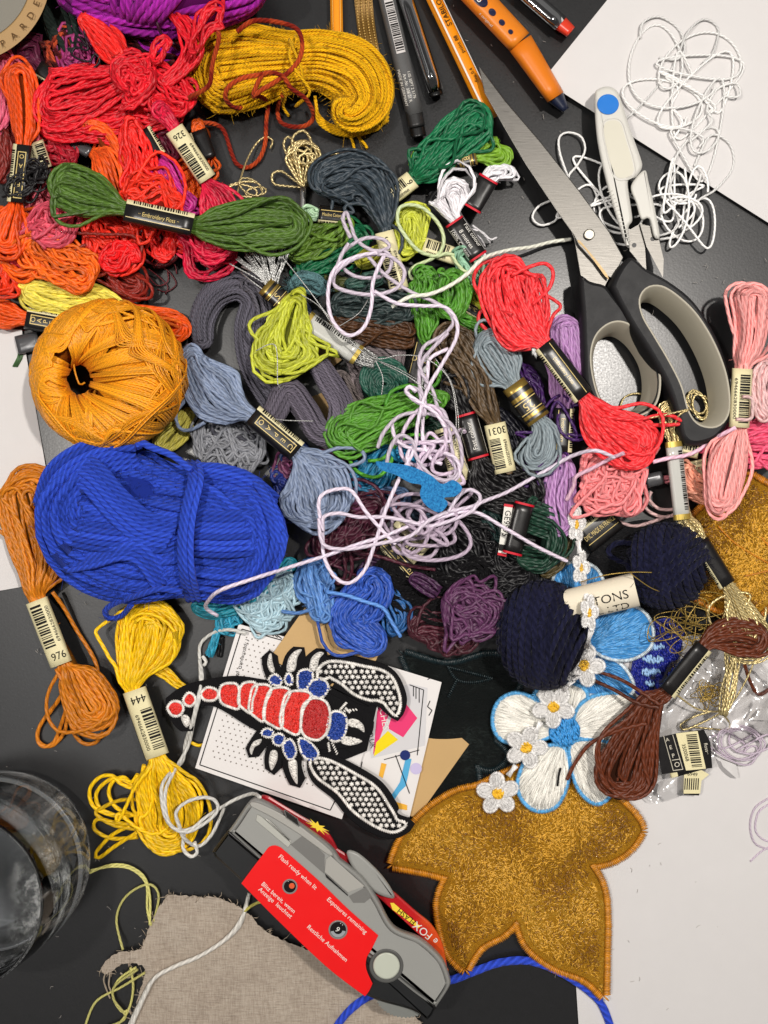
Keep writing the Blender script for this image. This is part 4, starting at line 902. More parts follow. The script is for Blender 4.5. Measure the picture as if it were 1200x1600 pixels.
skein('charcoal wool strand running down from the metallic fringe', (88, 86, 94), [(372, 440, 16), (398, 450, 18), (412, 490, 16), (405, 540, 14), (398, 580, 14)], n=13, r=3.0, z=10, h=12, wob=.12, kind='wool', cat='yarn')
skein('grey mauve wool snaking in a tight bend beside the green skein', (98, 92, 104), [(405, 670, 12), (430, 645, 18), (450, 610, 19), (476, 640, 19), (498, 676, 20), (526, 672, 19), (532, 632, 19), (510, 592, 18), (492, 560, 14)], n=17, r=2.9, z=30, h=13, wob=.1, kind='wool', jit=.2, cat='yarn')
skein('taupe grey wool patch left of the dark green coil', (116, 106, 108), [(540, 552, 18), (570, 560, 38), (598, 585, 48), (620, 600, 30)], n=26, r=3.2, z=4, h=12, wob=.12, kind='wool', cat='yarn')
skein('pale taupe wool strands under the snaking grey wool', (122, 112, 110), [(525, 580, 14), (540, 620, 20), (560, 655, 18), (572, 690, 10)], n=14, r=3.0, z=4, h=12, kind='wool', cat='yarn')
LM = (184, 190, 54)
skein('chartreuse skein standing over the silver plastic tube', LM, [(466, 464, 11), (456, 490, 24), (446, 530, 38), (446, 568, 52), (452, 586, 46)], n=28, r=3.1, z=48, h=13, wob=.18, hole=.12, stray=.25)
DG = (30, 78, 64)
g = G(); ellipsoid(g, (597, 602, 30), (33, 37, 14), 1)
bundle(g, [(575, 598, 20), (592, 600, 36), (606, 606, 36), (624, 606, 20)], n=18, r=3.0, z=20, h=16, wob=.08)
for i in range(9): g.tubes(ringpath(600, 592 + i, 36 - 3.7 * i, 32 - 3.4 * i, 42 + i * 1.6, 10), 3.0, closed=True)
single('coiled_skein', 'dark bottle green thread coiled into a round under silver threads', 'skein', g, [thread(DG), flat('thread_shadow', (10, 26, 22), .9, .1)], group=GR)
skein('grass green skein fanning out left of the lilac cord', (84, 144, 42), [(530, 700, 30), (545, 678, 34), (600, 655, 28), (650, 634, 20), (690, 622, 12)], n=24, r=3.0, z=42, h=12, wob=.22, stray=.35)
cords('loose_thread', 'green thread arching over the dark green coil', 'thread', (80, 156, 40), [[(602, 634, 64), (612, 612, 66), (640, 602, 66), (665, 606, 62), (682, 600, 60), (688, 580, 58), (680, 566, 56)], [(575, 720, 40), (600, 715, 44), (640, 680, 50), (700, 690, 46), (720, 700, 40)], [(540, 700, 50), (556, 735, 44), (590, 745, 40), (612, 720, 44), (616, 690, 52)]], r=2.8)
BG = (124, 138, 164)
skein('blue grey skein with a black icon band beside the orange ball', BG, [(300, 545, 16), (305, 575, 26), (335, 615, 40), (365, 640, 24), (394, 654, 12), (440, 690, 12), (468, 712, 20), (492, 752, 46), (498, 800, 50), (500, 830, 34)], n=32, r=3.0, z=44, h=13, wob=.18, stray=.3,
      bands=[dict(p0=(394, 648), p1=(464, 706), w=18, h=14, zc=62, style='black', side=-1, txt='icons')])
cords('loose_thread', 'blue grey loop lying to the right of the icon band', 'thread', BG, [[(470, 705, 66), (500, 708, 62), (530, 700, 60), (560, 702, 58), (570, 714, 58), (560, 724, 58), (525, 730, 60), (480, 722, 66)], [(300, 545, 60), (284, 580, 56), (290, 620, 50), (275, 645, 44), (280, 668, 40), (296, 672, 40), (320, 660, 50)]], r=2.8)
skein('silvery grey loops under the blue grey skein', (132, 134, 140), [(300, 690, 20), (330, 692, 38), (380, 700, 38), (415, 710, 20)], n=24, r=2.8, z=10, h=12, wob=.5)
skein('dark grey loops below the silvery grey ones', (70, 70, 78), [(330, 660, 14), (370, 672, 24), (410, 690, 18)], n=14, r=2.9, z=6, h=12, wob=.3)
skein('yellow straw strands between the orange ball and the blue yarn', (196, 186, 84), [(300, 640, 8), (282, 665, 17), (258, 690, 18), (245, 705, 10)], n=13, r=2.6, z=6, h=11)
BK = (20, 18, 20)
skein('black skein with red edged Fast colour band', BK, [(705, 575, 22), (712, 600, 32), (728, 640, 18), (742, 680, 12), (750, 720, 18), (770, 750, 40), (812, 770, 36), (845, 780, 18)], n=28, r=3.0, z=30, h=14, wob=.2,
      bands=[dict(p0=(728, 646), p1=(748, 716), w=16, h=12, zc=48, style='red', txt='Fast colour', flip=True)])
skein('black strands filling the middle under the lilac tangle', (18, 17, 20), [(690, 800, 22), (720, 850, 44), (760, 890, 60), (800, 895, 40), (838, 880, 20)], n=30, r=3.0, z=16, h=14, wob=.35)
skein('black wool clump above the plum skein', (17, 16, 18), [(590, 880, 20), (625, 910, 40), (680, 925, 44), (730, 900, 30), (760, 880, 14)], n=28, r=3.2, z=16, h=14, wob=.4, kind='wool', cat='yarn')
skein('black skein behind the cream band numbered 3031', (18, 17, 19), [(735, 740, 16), (780, 745, 26), (820, 760, 22), (850, 750, 12)], n=14, r=2.8, z=12, h=13, wob=.2)
skein('navy black strands between brown skein and gold ring band', (24, 24, 36), [(775, 640, 10), (800, 680, 18), (815, 720, 12)], n=12, r=2.8, z=10, h=12)
g = G(); sl = Sleeve((668, 528), (650, 600), 18, 9, 34, 3.2); th = Thing('paper_band', 'loose dark paper band standing under the lilac cord', 'label', 660, 565); sl.shell(g, ends=False, wav=.6); b = th.part('band', g, [blackp()])
g = G(); sl.text(g, 'DMC', 36, 3, 11, 90); sl.rect(g, 6, 66, -11, -10, off=.9); sl.rect(g, 10, 60, 13, 14, off=.9); th.part('lettering', g, [goldk()], b, False)
skein('dark forest green skein curving round a black label reading GE9995', (30, 66, 50), [(820, 792, 12), (846, 800, 20), (862, 838, 20), (850, 872, 18), (826, 884, 14)], n=20, r=2.9, z=26, h=13, wob=.1,
      bands=[dict(p0=(820, 786), p1=(800, 866), w=15, h=12, zc=60, style='red')])
th = Thing('paper_label', 'white label reading GE9995 with red edges beside a black band', 'label', 790, 828)
g = G(); g.slab([(788, 790), (801, 792), (791, 868), (778, 865)], 56, 60); lb = th.part('panel', g, [whitek()], smooth=False)
g = G(); put_text(g, 'GE9995', plane_map(791, 818, 60.6, 98), 13, bold=1); g.poly([g.verts(U([[x_, y_, 60.5] for x_, y_ in ((780, 850), (793, 852), (791, 862), (779, 860))])) + i for i in (3, 2, 1, 0)]); th.part('lettering', g, [inkk()], lb, False)
for q_ in ([(788, 787), (802, 789), (801, 793), (787, 791)], [(778, 863), (792, 866), (791, 870), (777, 867)]): g = G(); g.slab(q_, 55, 60.8); th.part('red_edge', g, [redk()], lb, False)
skein('khaki brown skein curving outside the forest green one', (84, 72, 40), [(862, 800, 12), (878, 835, 17), (870, 875, 15), (842, 894, 12)], n=17, r=2.7, z=10, h=12, wob=.15)
skein('dark teal strands left of the GE9995 label', (24, 50, 48), [(755, 795, 12), (775, 815, 18), (782, 850, 12)], n=12, r=2.8, z=14, h=12)
skein('muted plum skein behind the blue grey loops', (104, 52, 84), [(444, 715, 8), (452, 735, 14), (470, 720, 10), (520, 730, 16), (545, 770, 14), (560, 790, 8)], n=15, r=2.8, z=14, h=12, wob=.2)
skein('dark wine skein under the crossing lilac cord', (72, 26, 44), [(486, 860, 14), (512, 850, 34), (545, 830, 42), (575, 800, 36), (608, 788, 18)], n=28, r=3.0, z=20, h=13, wob=.22)
cords('loose_thread', 'wine red thread ends hanging over the blue skeins', 'thread', (74, 28, 42), [[(520, 830, 50), (512, 870, 46), (518, 900, 40), (530, 912, 36), (540, 895, 40), (536, 860, 46)], [(550, 860, 46), (600, 872, 44), (640, 884, 44), (680, 890, 40)], [(540, 840, 48), (550, 880, 40), (545, 905, 34), (530, 905, 34)]], r=2.7)
TL = (30, 116, 156)
skein('teal blue skein partly hidden under the felt butterfly', TL, [(548, 745, 12), (570, 752, 24), (590, 730, 24), (612, 705, 20), (650, 700, 12)], n=20, r=2.7, z=14, h=12, wob=.15)
skein('turquoise skein seen through the lilac tangle', (40, 150, 196), [(610, 708, 10), (635, 705, 16), (665, 715, 12)], n=12, r=2.6, z=28, h=10)
skein('steel blue strands under the lilac tangle', (92, 120, 160), [(590, 770, 10), (615, 780, 18), (640, 770, 12)], n=12, r=2.6, z=14, h=11)
skein('cadet blue strands right of the steel blue ones', (82, 104, 124), [(640, 790, 12), (665, 800, 20), (690, 790, 14)], n=12, r=2.6, z=10, h=11)
def loose_band(label, p0, p1, w, hh, zc, style, **k):
    th = Thing('paper_band', label, 'label', (p0[0] + p1[0]) / 2, (p0[1] + p1[1]) / 2); band(th, p0, p1, w, hh, zc, style, **k)
loose_band('cream barcode band standing in the lilac tangle by the felt butterfly', (694, 668), (722, 752), 16, 9, 40, 'cream', num='31', side=1, flip=True)
loose_band('cream barcode band slanting under the lower lilac tangle', (612, 822), (660, 868), 20, 8, 34, 'cream', side=1)
loose_band('black icon band below the slanting cream barcode band', (592, 838), (648, 900), 12, 8, 30, 'black', side=1, txt='icons')
skein('purple tuft at the end of the black icon band', (74, 38, 74), [(640, 900, 7), (662, 912, 13), (682, 926, 10)], n=9, ends='LC', r=2.7, z=36, h=10)
skein('plum purple skein lying beside the navy ball', (92, 50, 86), [(690, 940, 26), (715, 948, 38), (750, 965, 42), (772, 985, 26)], n=27, r=3.0, z=30, h=14, wob=.2)
skein('dark maroon skein loop below the plum purple skein', (76, 30, 42), [(640, 992, 10), (668, 980, 28), (705, 990, 30), (745, 1000, 20)], n=20, r=3.0, z=16, h=13, wob=.15, hole=.15)
skein('cornflower blue skein running down to the brown card', (92, 140, 204), [(492, 868, 14), (492, 900, 28), (500, 940, 24), (508, 975, 18)], n=21, r=2.8, z=22, h=13, wob=.1)
RB = (48, 86, 178)
skein('royal blue skein folded into a curl above the scorpion patch', RB, [(560, 905, 26), (585, 920, 28), (560, 950, 32), (545, 970, 30), (575, 998, 26), (600, 1015, 18)], n=27, r=2.9, z=26, h=14, wob=.1)
skein('ocean blue loops right of the royal blue curl', (42, 96, 156), [(580, 900, 12), (605, 930, 22), (622, 965, 18), (610, 985, 10)], n=17, r=2.8, z=14, h=12, wob=.25)
cords('loose_thread', 'sky blue thread resting on the royal blue curl', 'thread', (92, 140, 208), [[(510, 925, 50), (540, 930, 60), (570, 940, 62), (598, 950, 56), (612, 972, 50), (626, 995, 44)], [(440, 955, 40), (465, 958, 42), (490, 950, 46), (515, 935, 50)]], r=2.8)
skein('icy pale blue skein beside the blue yarn skein', (168, 196, 206), [(448, 898, 12), (440, 920, 24), (415, 950, 32), (392, 978, 24)], n=22, r=2.8, z=14, h=11, wob=.5, stray=.3)
skein('turquoise strands curving below the blue yarn skein', (36, 140, 160), [(300, 945, 6), (325, 955, 12), (365, 948, 12), (410, 925, 12), (460, 875, 10)], n=10, r=2.8, z=8, h=11)
th = Thing('turquoise_tassel', 'small turquoise tassel with a black thread under the white string', 'tassel', 340, 1000)
g = G(); bundle(g, [(372, 960, 10), (355, 975, 12), (345, 990, 8)], n=8, r=2.4, z=6, h=7, wob=.6); bundle(g, [(340, 985, 5), (334, 1003, 6), (328, 1023, 7)], n=7, r=2.2, z=4, h=5, ends='CC'); th.part('strands', g, [thread((48, 150, 180)), flat('x', (10, 10, 10))])
g = G(); g.tubes(cr([(344, 995, 8), (343, 1010, 6), (341, 1026, 4)], 4), 2.2); g.tubes(cr([(347, 995, 6), (347, 1012, 4), (345, 1027, 3)], 4), 2.2); th.part('black_thread', g, [thread((16, 16, 18))])
# ================================================================ right
PK = (246, 164, 160)
skein('long pale pink skein in a cream band beside the scissors', PK, [(1178, 440, 26), (1176, 470, 28), (1172, 530, 22), (1160, 575, 13), (1155, 630, 13), (1150, 668, 17), (1138, 720, 27), (1128, 770, 27), (1125, 800, 20)], n=30, r=3.0, z=44, h=14, wob=.1, shell=False,
      bands=[dict(p0=(1160, 576), p1=(1155, 668), w=16, h=13, zc=62, style='cream', side=-1)])
skein('very pale pink loops at the right edge', (240, 196, 196), [(1205, 560, 14), (1192, 590, 20), (1190, 630, 18), (1205, 655, 12)], n=15, r=3.0, z=28, h=13, hole=.1)
skein('hot pink skein crossing behind the pale pink skein', (226, 84, 118), [(1085, 700, 9), (1110, 690, 16), (1150, 690, 28), (1200, 690, 36), (1240, 695, 26)], n=26, r=3.0, z=24, h=13, wob=.15,
      bands=[dict(p0=(1092, 704), p1=(1058, 698), w=13, h=10, zc=34, style='cream')])
skein('salmon pink loops under the coral red skein end', (244, 140, 142), [(925, 712, 24), (945, 735, 40), (965, 765, 44), (990, 790, 22)], n=28, r=3.1, z=28, h=14, wob=.35, stray=.3)
skein('peach skein curling below the hot pink band', (230, 158, 132), [(1068, 725, 12), (1080, 752, 22), (1105, 765, 22), (1125, 760, 12)], n=18, r=2.8, z=14, h=12, wob=.2)
loose_band('curled cream barcode band beside the clear gold tube', (1062, 738), (1108, 728), 13, 7, 26, 'cream')
cords('loose_thread', 'dusty pale pink loops behind the clear gold tube', 'thread', (214, 178, 176), [[(1012, 770, 14), (1006, 785, 10), (1015, 800, 8), (1040, 808, 8), (1062, 800, 12)], [(1018, 768, 16), (1014, 780, 14), (1030, 795, 12), (1055, 796, 14)], [(960, 812, 8), (990, 822, 8), (1020, 815, 8), (1045, 806, 8)], [(1160, 620, 78), (1174, 622, 78), (1176, 640, 78), (1172, 655, 76), (1150, 655, 76)]], r=2.6)
skein('small silver printed band with pink thread end by the salmon loops', (236, 140, 150), [(992, 765, 7), (1005, 757, 6), (1030, 752, 6), (1050, 750, 6)], n=6, r=2.3, z=12, h=9, bands=[dict(p0=(1010, 752), p1=(1036, 746), w=11, h=9, zc=26, style='grey')])
th = Thing('gold_thread_skein', 'long metallic gold skein in clear and black wraps at the right', 'skein', 1080, 830)
g = G(); gt = thread(GD, 'metal', 1.6)
bundle(g, [(1046, 640, 16), (1050, 668, 14), (1055, 700, 9), (1066, 800, 10), (1082, 828, 13), (1096, 850, 10), (1136, 912, 8), (1152, 945, 18), (1172, 990, 30), (1186, 1020, 32)], n=34, r=1.5, z=32, h=10, wob=.2, ends='LL', stray=.4, step=7)
bundle(g, [(1142, 915, 7), (1146, 950, 10), (1145, 1010, 10), (1142, 1060, 11), (1130, 1115, 6)], n=9, r=1.5, z=34, h=6, wob=.4, ends='CC')
for q in ([(1140, 918, 44), (1160, 950, 40), (1182, 1000, 36), (1176, 1040, 34), (1150, 1090, 30), (1128, 1112, 26)], [(1130, 1112, 26), (1100, 1128, 18), (1070, 1140, 14), (1064, 1132, 14), (1085, 1120, 18), (1110, 1112, 24)], [(1126, 1112, 26), (1140, 1130, 14), (1134, 1140, 12), (1105, 1138, 12), (1085, 1136, 12)], [(1050, 1080, 40), (1090, 1108, 26), (1126, 1112, 26)]): g.tubes(cr(q, 5), 1.5)
g.tubes(tangle_path(1150, 975, 50, 70, 5, 38, 10, 31, 5), 1.8, 5)
th.part('thread', g, [gt, flat('gold_shadow', (60, 50, 20))])
band(th, (1052, 690), (1066, 812), 13, 12, 48, 'clear'); band(th, (1094, 846), (1137, 914), 14, 12, 46, 'black', side=1)
cords('gold_thread', 'gold thread coiled inside the scissor handles', 'thread', GD, [ringpath(1090, 628, 20, 12, 8, 60), ringpath(1092, 632, 22, 10, 11, 70), ringpath(1088, 630, 18, 13, 14, 50), ringpath(1094, 636, 20, 11, 16, 75), [(968, 640, 6), (975, 622, 6), (990, 615, 6), (1005, 616, 6)], [(1100, 618, 14), (1112, 632, 12), (1115, 648, 12)], [(960, 656, 30), (1000, 655, 66), (1040, 648, 68), (1076, 640, 68), (1060, 650, 66), (1050, 680, 52)]], r=1.5, kind='metal')
cords('gold_thread', 'fine gold threads trailing over the navy ball and blue patch', 'thread', (190, 160, 84), [[(905, 910, 70), (950, 898, 100), (1000, 894, 96), (1050, 900, 80), (1065, 925, 60), (1085, 945, 40), (1080, 985, 30)], [(985, 896, 98), (1020, 920, 90), (1060, 932, 70), (1100, 950, 44), (1130, 970, 40)], tangle_path(1050, 990, 56, 38, 6, 34, 14, 8, 4), tangle_path(1075, 975, 40, 36, 8, 36, 12, 9, 4), tangle_path(1110, 1085, 30, 26, 11, 16, 8, 10, 4), tangle_path(1090, 950, 60, 40, 3, 40, 8, 12, 4)], r=.75, kind='metal', sides=5)
BR = (94, 42, 18)
skein('rust brown skein in a black barcode band over the white flower patch', BR, [(1200, 1010, 22), (1165, 995, 30), (1130, 995, 26), (1100, 1010, 13), (1075, 1045, 12), (1044, 1080, 14), (1022, 1092, 16), (1000, 1140, 28), (975, 1200, 42), (965, 1250, 36)], n=26, r=3.1, z=30, h=13, wob=.14,
      bands=[dict(p0=(1100, 1010), p1=(1042, 1082), w=15, h=12, zc=50, style='black', side=-1)])
cords('loose_thread', 'rust brown threads wrapped round the neck of the rust brown skein', 'thread', BR, [[(930, 1048, 20), (970, 1062, 34), (1000, 1080, 52), (1030, 1100, 62), (1036, 1092, 62)], [(925, 1062, 20), (960, 1078, 36), (995, 1098, 54), (1030, 1106, 62)], [(1010, 1130, 60), (970, 1140, 50), (925, 1160, 36), (900, 1190, 30), (886, 1218, 26)], [(1164, 1040, 40), (1172, 1065, 20), (1185, 1085, 12), (1205, 1075, 12)]], r=2.9)
# ================================================================ left below
skein('amber brown skein in a cream band numbered 976', (206, 122, 20), [(30, 735, 30), (42, 760, 44), (55, 820, 46), (62, 880, 34), (60, 930, 17), (85, 990, 14), (108, 1030, 15), (125, 1070, 34), (150, 1120, 40), (158, 1140, 32)], n=31, r=3.1, z=12, h=15, wob=.14, hole=.1, stray=.2,
      bands=[dict(p0=(57, 938), p1=(96, 1038), w=18, h=14, zc=30, style='cream', num='976', side=1, flip=True)])
cords('loose_thread', 'amber thread loops beside the 976 skein', 'thread', (200, 118, 22), [[(82, 925, 26), (100, 950, 16), (120, 985, 8), (142, 1020, 6), (152, 1045, 6), (148, 1068, 12), (120, 1080, 26), (96, 1060, 34), (88, 1045, 32)], [(100, 1080, 20), (80, 1110, 10), (62, 1135, 6), (60, 1158, 5), (80, 1166, 5), (100, 1145, 8), (106, 1115, 12), (112, 1090, 20)], [(110, 1130, 14), (118, 1150, 8), (132, 1162, 6), (150, 1160, 6), (160, 1145, 14)], [(108, 1095, 30), (96, 1130, 10), (84, 1160, 6), (66, 1166, 6), (58, 1150, 6), (66, 1128, 8), (92, 1094, 14)]], r=3.0)
YE = (250, 202, 10)
skein('bright yellow skein in a cream band numbered 444', YE, [(252, 935, 40), (240, 960, 52), (225, 1010, 46), (212, 1045, 30), (203, 1078, 15), (225, 1130, 14), (242, 1180, 17), (250, 1225, 40), (265, 1275, 50), (250, 1330, 36)], n=34, r=3.1, z=10, h=14, wob=.12, stray=.2,
      bands=[dict(p0=(210, 1078), p1=(246, 1182), w=19, h=14, zc=28, style='cream', num='444', side=-1)])
cords('loose_thread', 'yellow thread loops fanning out left of the 444 skein', 'thread', YE, [[(225, 1195, 24), (215, 1230, 20), (190, 1225, 16), (175, 1212, 12), (155, 1215, 8), (140, 1235, 6), (148, 1262, 6), (185, 1275, 10), (230, 1270, 24)], [(218, 1238, 20), (200, 1222, 16), (178, 1216, 12), (158, 1228, 8), (150, 1245, 6), (160, 1265, 6), (200, 1280, 14)], [(222, 1290, 22), (180, 1285, 12), (152, 1280, 7), (148, 1296, 6), (175, 1310, 10), (215, 1308, 20)], [(215, 1300, 20), (180, 1322, 12), (155, 1340, 6), (150, 1332, 6), (175, 1305, 8), (205, 1290, 16)], [(232, 1250, 26), (190, 1250, 12), (160, 1262, 8), (150, 1272, 8), (180, 1290, 12), (220, 1296, 20)], [(215, 1042, 14), (240, 1045, 12), (260, 1060, 8), (275, 1070, 6), (290, 1072, 5)], [(215, 1210, 24), (205, 1222, 20), (192, 1214, 14), (176, 1222, 10), (170, 1240, 8), (182, 1262, 10), (212, 1275, 18)]], r=3.0)
g = G(); bundle(g, [(236, 1040, 6), (258, 1052, 8), (276, 1068, 6), (288, 1074, 3)], n=4, r=2.4, z=6, h=5, ends='CC'); g.tubes(cr([(298, 1160, 5), (310, 1165, 5), (320, 1163, 5)], 4), 2.6)
single('thread_end', 'twisted yellow thread end touching the tail of the scorpion patch', 'thread', g, [thread(YE)])

# small bundles that show between the others in the heap
for lb, col, path, kw in (
  ('ink blue strands in the dark hollow under the silver fringe', (30, 40, 62), [(455, 470, 10), (470, 492, 14), (480, 520, 10)], {}),
  ('dark olive strands between the emerald and slate skeins', (70, 74, 34), [(520, 440, 10), (545, 452, 14), (575, 460, 10)], {}),
  ('navy blue strands below the snaking grey wool', (22, 44, 96), [(440, 690, 10), (462, 705, 16), (480, 720, 12)], {}),
  ('indigo strands between the blue yarn and the blue grey loops', (34, 48, 120), [(432, 745, 10), (450, 770, 14), (462, 800, 12)], {}),
  ('dark green strands under the right side of the lilac tangle', (26, 56, 44), [(640, 655, 12), (670, 665, 20), (705, 680, 14)], {}),
  ('deep purple strands showing below the slanting barcode band', (52, 26, 58), [(560, 895, 12), (600, 900, 20), (640, 925, 14)], {'z': 6}),
  ('black plum strands lying between royal blue curl and maroon loop', (36, 20, 38), [(620, 935, 14), (650, 955, 22), (690, 965, 16)], {'z': 6}),
  ('slate blue strands under the teal skein', (60, 76, 110), [(540, 790, 12), (565, 800, 18), (590, 795, 12)], {'z': 6}),
  ('charcoal strands left of the black Fast colour skein', (34, 32, 36), [(640, 610, 14), (670, 620, 22), (700, 640, 16)], {'z': 8}),
  ('olive brown strands right of the black Fast colour skein', (66, 58, 34), [(760, 700, 12), (790, 740, 18), (820, 770, 14)], {'z': 8}),
  ('black strands between the black wool and the navy ball', (18, 17, 20), [(770, 880, 14), (800, 900, 24), (850, 905, 18)], {'z': 6}),
  ('wine red strands under the black skein by the plum one', (70, 22, 36), [(740, 905, 12), (770, 925, 18), (795, 935, 12)], {'z': 6}),
  ('dark maroon strands beneath the red loops at the heap edge', (92, 16, 26), [(200, 345, 16), (240, 375, 26), (280, 400, 18)], {'z': 4}),
  ('rust orange strands beneath the orange tangle at the left', (176, 56, 22), [(20, 350, 18), (60, 400, 30), (120, 420, 20)], {'z': 4}),
  ('deep red strands beneath the scarlet and magenta skeins', (130, 16, 30), [(180, 220, 20), (230, 270, 34), (290, 320, 24)], {'z': 4}),
  ('dark crimson strands beneath the pink skein by the black thread', (130, 18, 40), [(60, 260, 16), (110, 320, 30), (140, 350, 20)], {'z': 4}),
): skein(lb, col, path, n=18, r=2.9, z=kw.get('z', 12), h=10, wob=.3)
# ================================================================ wound balls
OB = (242, 160, 22)
th = Thing('crochet_cotton_ball', 'golden orange crochet cotton ball with a dark hole through its centre', 'yarn ball', 168, 588)
g = G(); c0 = A([165., 587., 74.]); tilt = math.radians(-30)
Rm, rm_ = 69.0, 43.0
def torus(th_, ph, rr):
    """squat wound ball, its open centre lying off to the left"""
    k = rr / rm_; I = np.stack([-38 + 26 * np.cos(th_), 6 + 31 * np.sin(th_)], -1); O = np.stack([113 * np.cos(th_), 110 * np.sin(th_)], -1)
    M = (I + O) / 2; d = (O - I) / 2; rho = np.linalg.norm(d, axis=-1)
    sh = np.sign(np.cos(ph)) * np.abs(np.cos(ph)) ** .8
    XY = M + d * (k * sh)[..., None]; z = (28 + rho * .62) * k * np.sin(ph)
    return np.stack([c0[0] + XY[..., 0], c0[1] + XY[..., 1], np.maximum(c0[2] + z, 1)], -1)
TH, PH = np.meshgrid(np.linspace(0, 2 * np.pi, 72), np.linspace(0, 2 * np.pi, 40), indexing='ij'); g.grid(U(torus(TH, PH, rm_ - 3)), 1)
for k in range(64):
    t = np.linspace(0, 1, 40); a0 = rs.rand() * 2 * np.pi; tw = rs.choice([-1, 1]) * rs.uniform(.35, 1.9); cnt = rs.randint(5, 13); ly = rs.uniform(-2, 8) ; tw = tw if k < 34 else tw * 1.8
    P = [torus(a0 + tw * t + i * .034 + .02 * rs.rand(), 2 * np.pi * t + 3.6, rm_ + ly + .8 * rs.rand()) for i in range(cnt)]
    g.tubes(A(P), 1.5, 5)
for k in range(60):
    t = np.linspace(0, 1, 36); a0 = rs.rand() * 2 * np.pi; tw = rs.choice([-1, 1]) * rs.uniform(.7, 2.3); cnt = rs.randint(2, 10); pm = rs.uniform(.6, 1.75); ly = rs.uniform(4, 10)
    g.tubes(A([torus(a0 + tw * t, -.3 + (pm + i * .045) * np.sin(np.pi * t) ** .8, rm_ + ly + 1.6 * rs.rand()) for i in range(cnt)]), 1.35, 5)
for q in ([(115, 545, 112), (116, 575, 100), (124, 600, 96), (132, 598, 104)], [(262, 600, 90), (283, 560, 70), (285, 590, 60), (270, 630, 60)]): g.tubes(cr(q, 5), 1.3, 5)
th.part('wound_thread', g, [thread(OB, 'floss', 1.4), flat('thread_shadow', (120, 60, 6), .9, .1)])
cords('loose_thread', 'orange thread loops standing out beside the orange cotton ball', 'thread', (240, 110, 34), [[(200, 497, 110), (230, 494, 70), (270, 500, 40), (292, 512, 20), (290, 524, 16), (262, 518, 30), (235, 505, 60)], [(210, 500, 100), (245, 500, 60), (280, 512, 30), (286, 524, 24), (250, 522, 40)], [(235, 515, 70), (262, 522, 50), (280, 540, 40), (275, 555, 60)]], r=2.6)
BL = (42, 68, 172)
th = Thing('blue_yarn_skein', 'large royal blue wool skein with a strand tied round it', 'yarn skein', 255, 825)
g = G()
ellipsoid(g, (180, 815, 66), (118, 100, 56), 1); ellipsoid(g, (355, 838, 66), (95, 88, 54), 1)
bundle(g, [(62, 770, 50), (90, 785, 86), (150, 805, 108), (220, 828, 112), (288, 835, 96), (350, 836, 102), (410, 838, 92), (448, 838, 56)], n=42, r=4.7, z=2, h=65, shell=True, wob=.035, step=9, fuzz=3500, hole=0, zw=.06)
def sweep(pts, n, sp, r=4.8, lift=0, dirn=(0, 1)):
    c = cr(pts, 8); d = A(dirn, float)
    P = np.stack([np.column_stack([c[:, 0] + d[0] * sp * (i - n / 2), c[:, 1] + d[1] * sp * (i - n / 2), c[:, 2] + lift - abs(i - n / 2) * 1.6 - .6 * rs.rand()]) for i in range(n)]); g.tubes(P, r)
sweep([(72, 812, 84), (88, 765, 112), (120, 735, 120), (165, 715, 112), (210, 708, 96)], 7, 9.2, dirn=(.5, .85))
sweep([(112, 728, 112), (145, 752, 128), (180, 792, 134), (222, 828, 132), (270, 838, 128)], 6, 9, dirn=(-.5, .85))
sweep([(70, 808, 92), (110, 826, 118), (165, 836, 126), (225, 838, 128), (285, 835, 122)], 7, 9.2)
sweep([(120, 870, 98), (160, 862, 118), (205, 850, 128), (232, 860, 126), (262, 905, 104)], 8, 9, dirn=(-.5, .8))
sweep([(300, 775, 116), (330, 790, 122), (368, 822, 122), (420, 840, 106)], 7, 9.2, dirn=(.35, -.9)); sweep([(304, 740, 98), (345, 742, 104), (390, 758, 98), (430, 790, 80)], 5, 9.2, dirn=(.3, -.9))
sweep([(305, 838, 130), (350, 840, 134), (400, 838, 124), (440, 846, 96)], 8, 9.2)
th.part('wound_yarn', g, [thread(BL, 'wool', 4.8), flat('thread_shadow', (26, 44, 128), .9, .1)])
g = G()
for dx, dz in ((0, 0), (9, 3), (-7, -1)): g.tubes(cr([(300 + dx, 722, 80), (305 + dx, 750, 124 + dz), (294 + dx, 800, 140 + dz), (289 + dx, 850, 141 + dz), (292 + dx, 900, 126 + dz), (302 + dx, 938, 70)], 6), 4.8)
g.tubes(cr([(300, 735, 118), (270, 712, 110), (235, 698, 106), (215, 688, 104), (218, 700, 108)], 6), 5.0); g.tubes(cr([(212, 700, 110), (180, 700, 108), (130, 702, 100), (95, 722, 90), (68, 752, 80), (58, 790, 66)], 6), 5.0)
g.tubes(cr([(285, 925, 112), (250, 920, 112), (215, 930, 96), (180, 942, 60), (165, 954, 40), (170, 966, 30), (190, 962, 34), (205, 945, 60)], 6), 4.6)
add_fuzz(g, cr([(215, 688, 104), (170, 966, 30), (295, 830, 140)], 8), 30, 5); th.part('tie_strand', g, [thread(BL, 'wool', 4.8)])
cords('yarn_end', 'blue wool strand crossing the bottom edge between camera and gold flower', 'yarn', (44, 68, 178), [[(520, 1612, 6), (545, 1580, 8), (580, 1555, 8), (640, 1535, 6), (700, 1532, 6), (745, 1516, 6), (785, 1503, 8), (830, 1502, 8), (880, 1522, 8), (915, 1545, 6), (940, 1570, 6), (956, 1610, 5)]], r=6, kind='wool')
NV = (24, 25, 46)
NVS = flat('navy_shadow', (10, 10, 22), .9, .1)
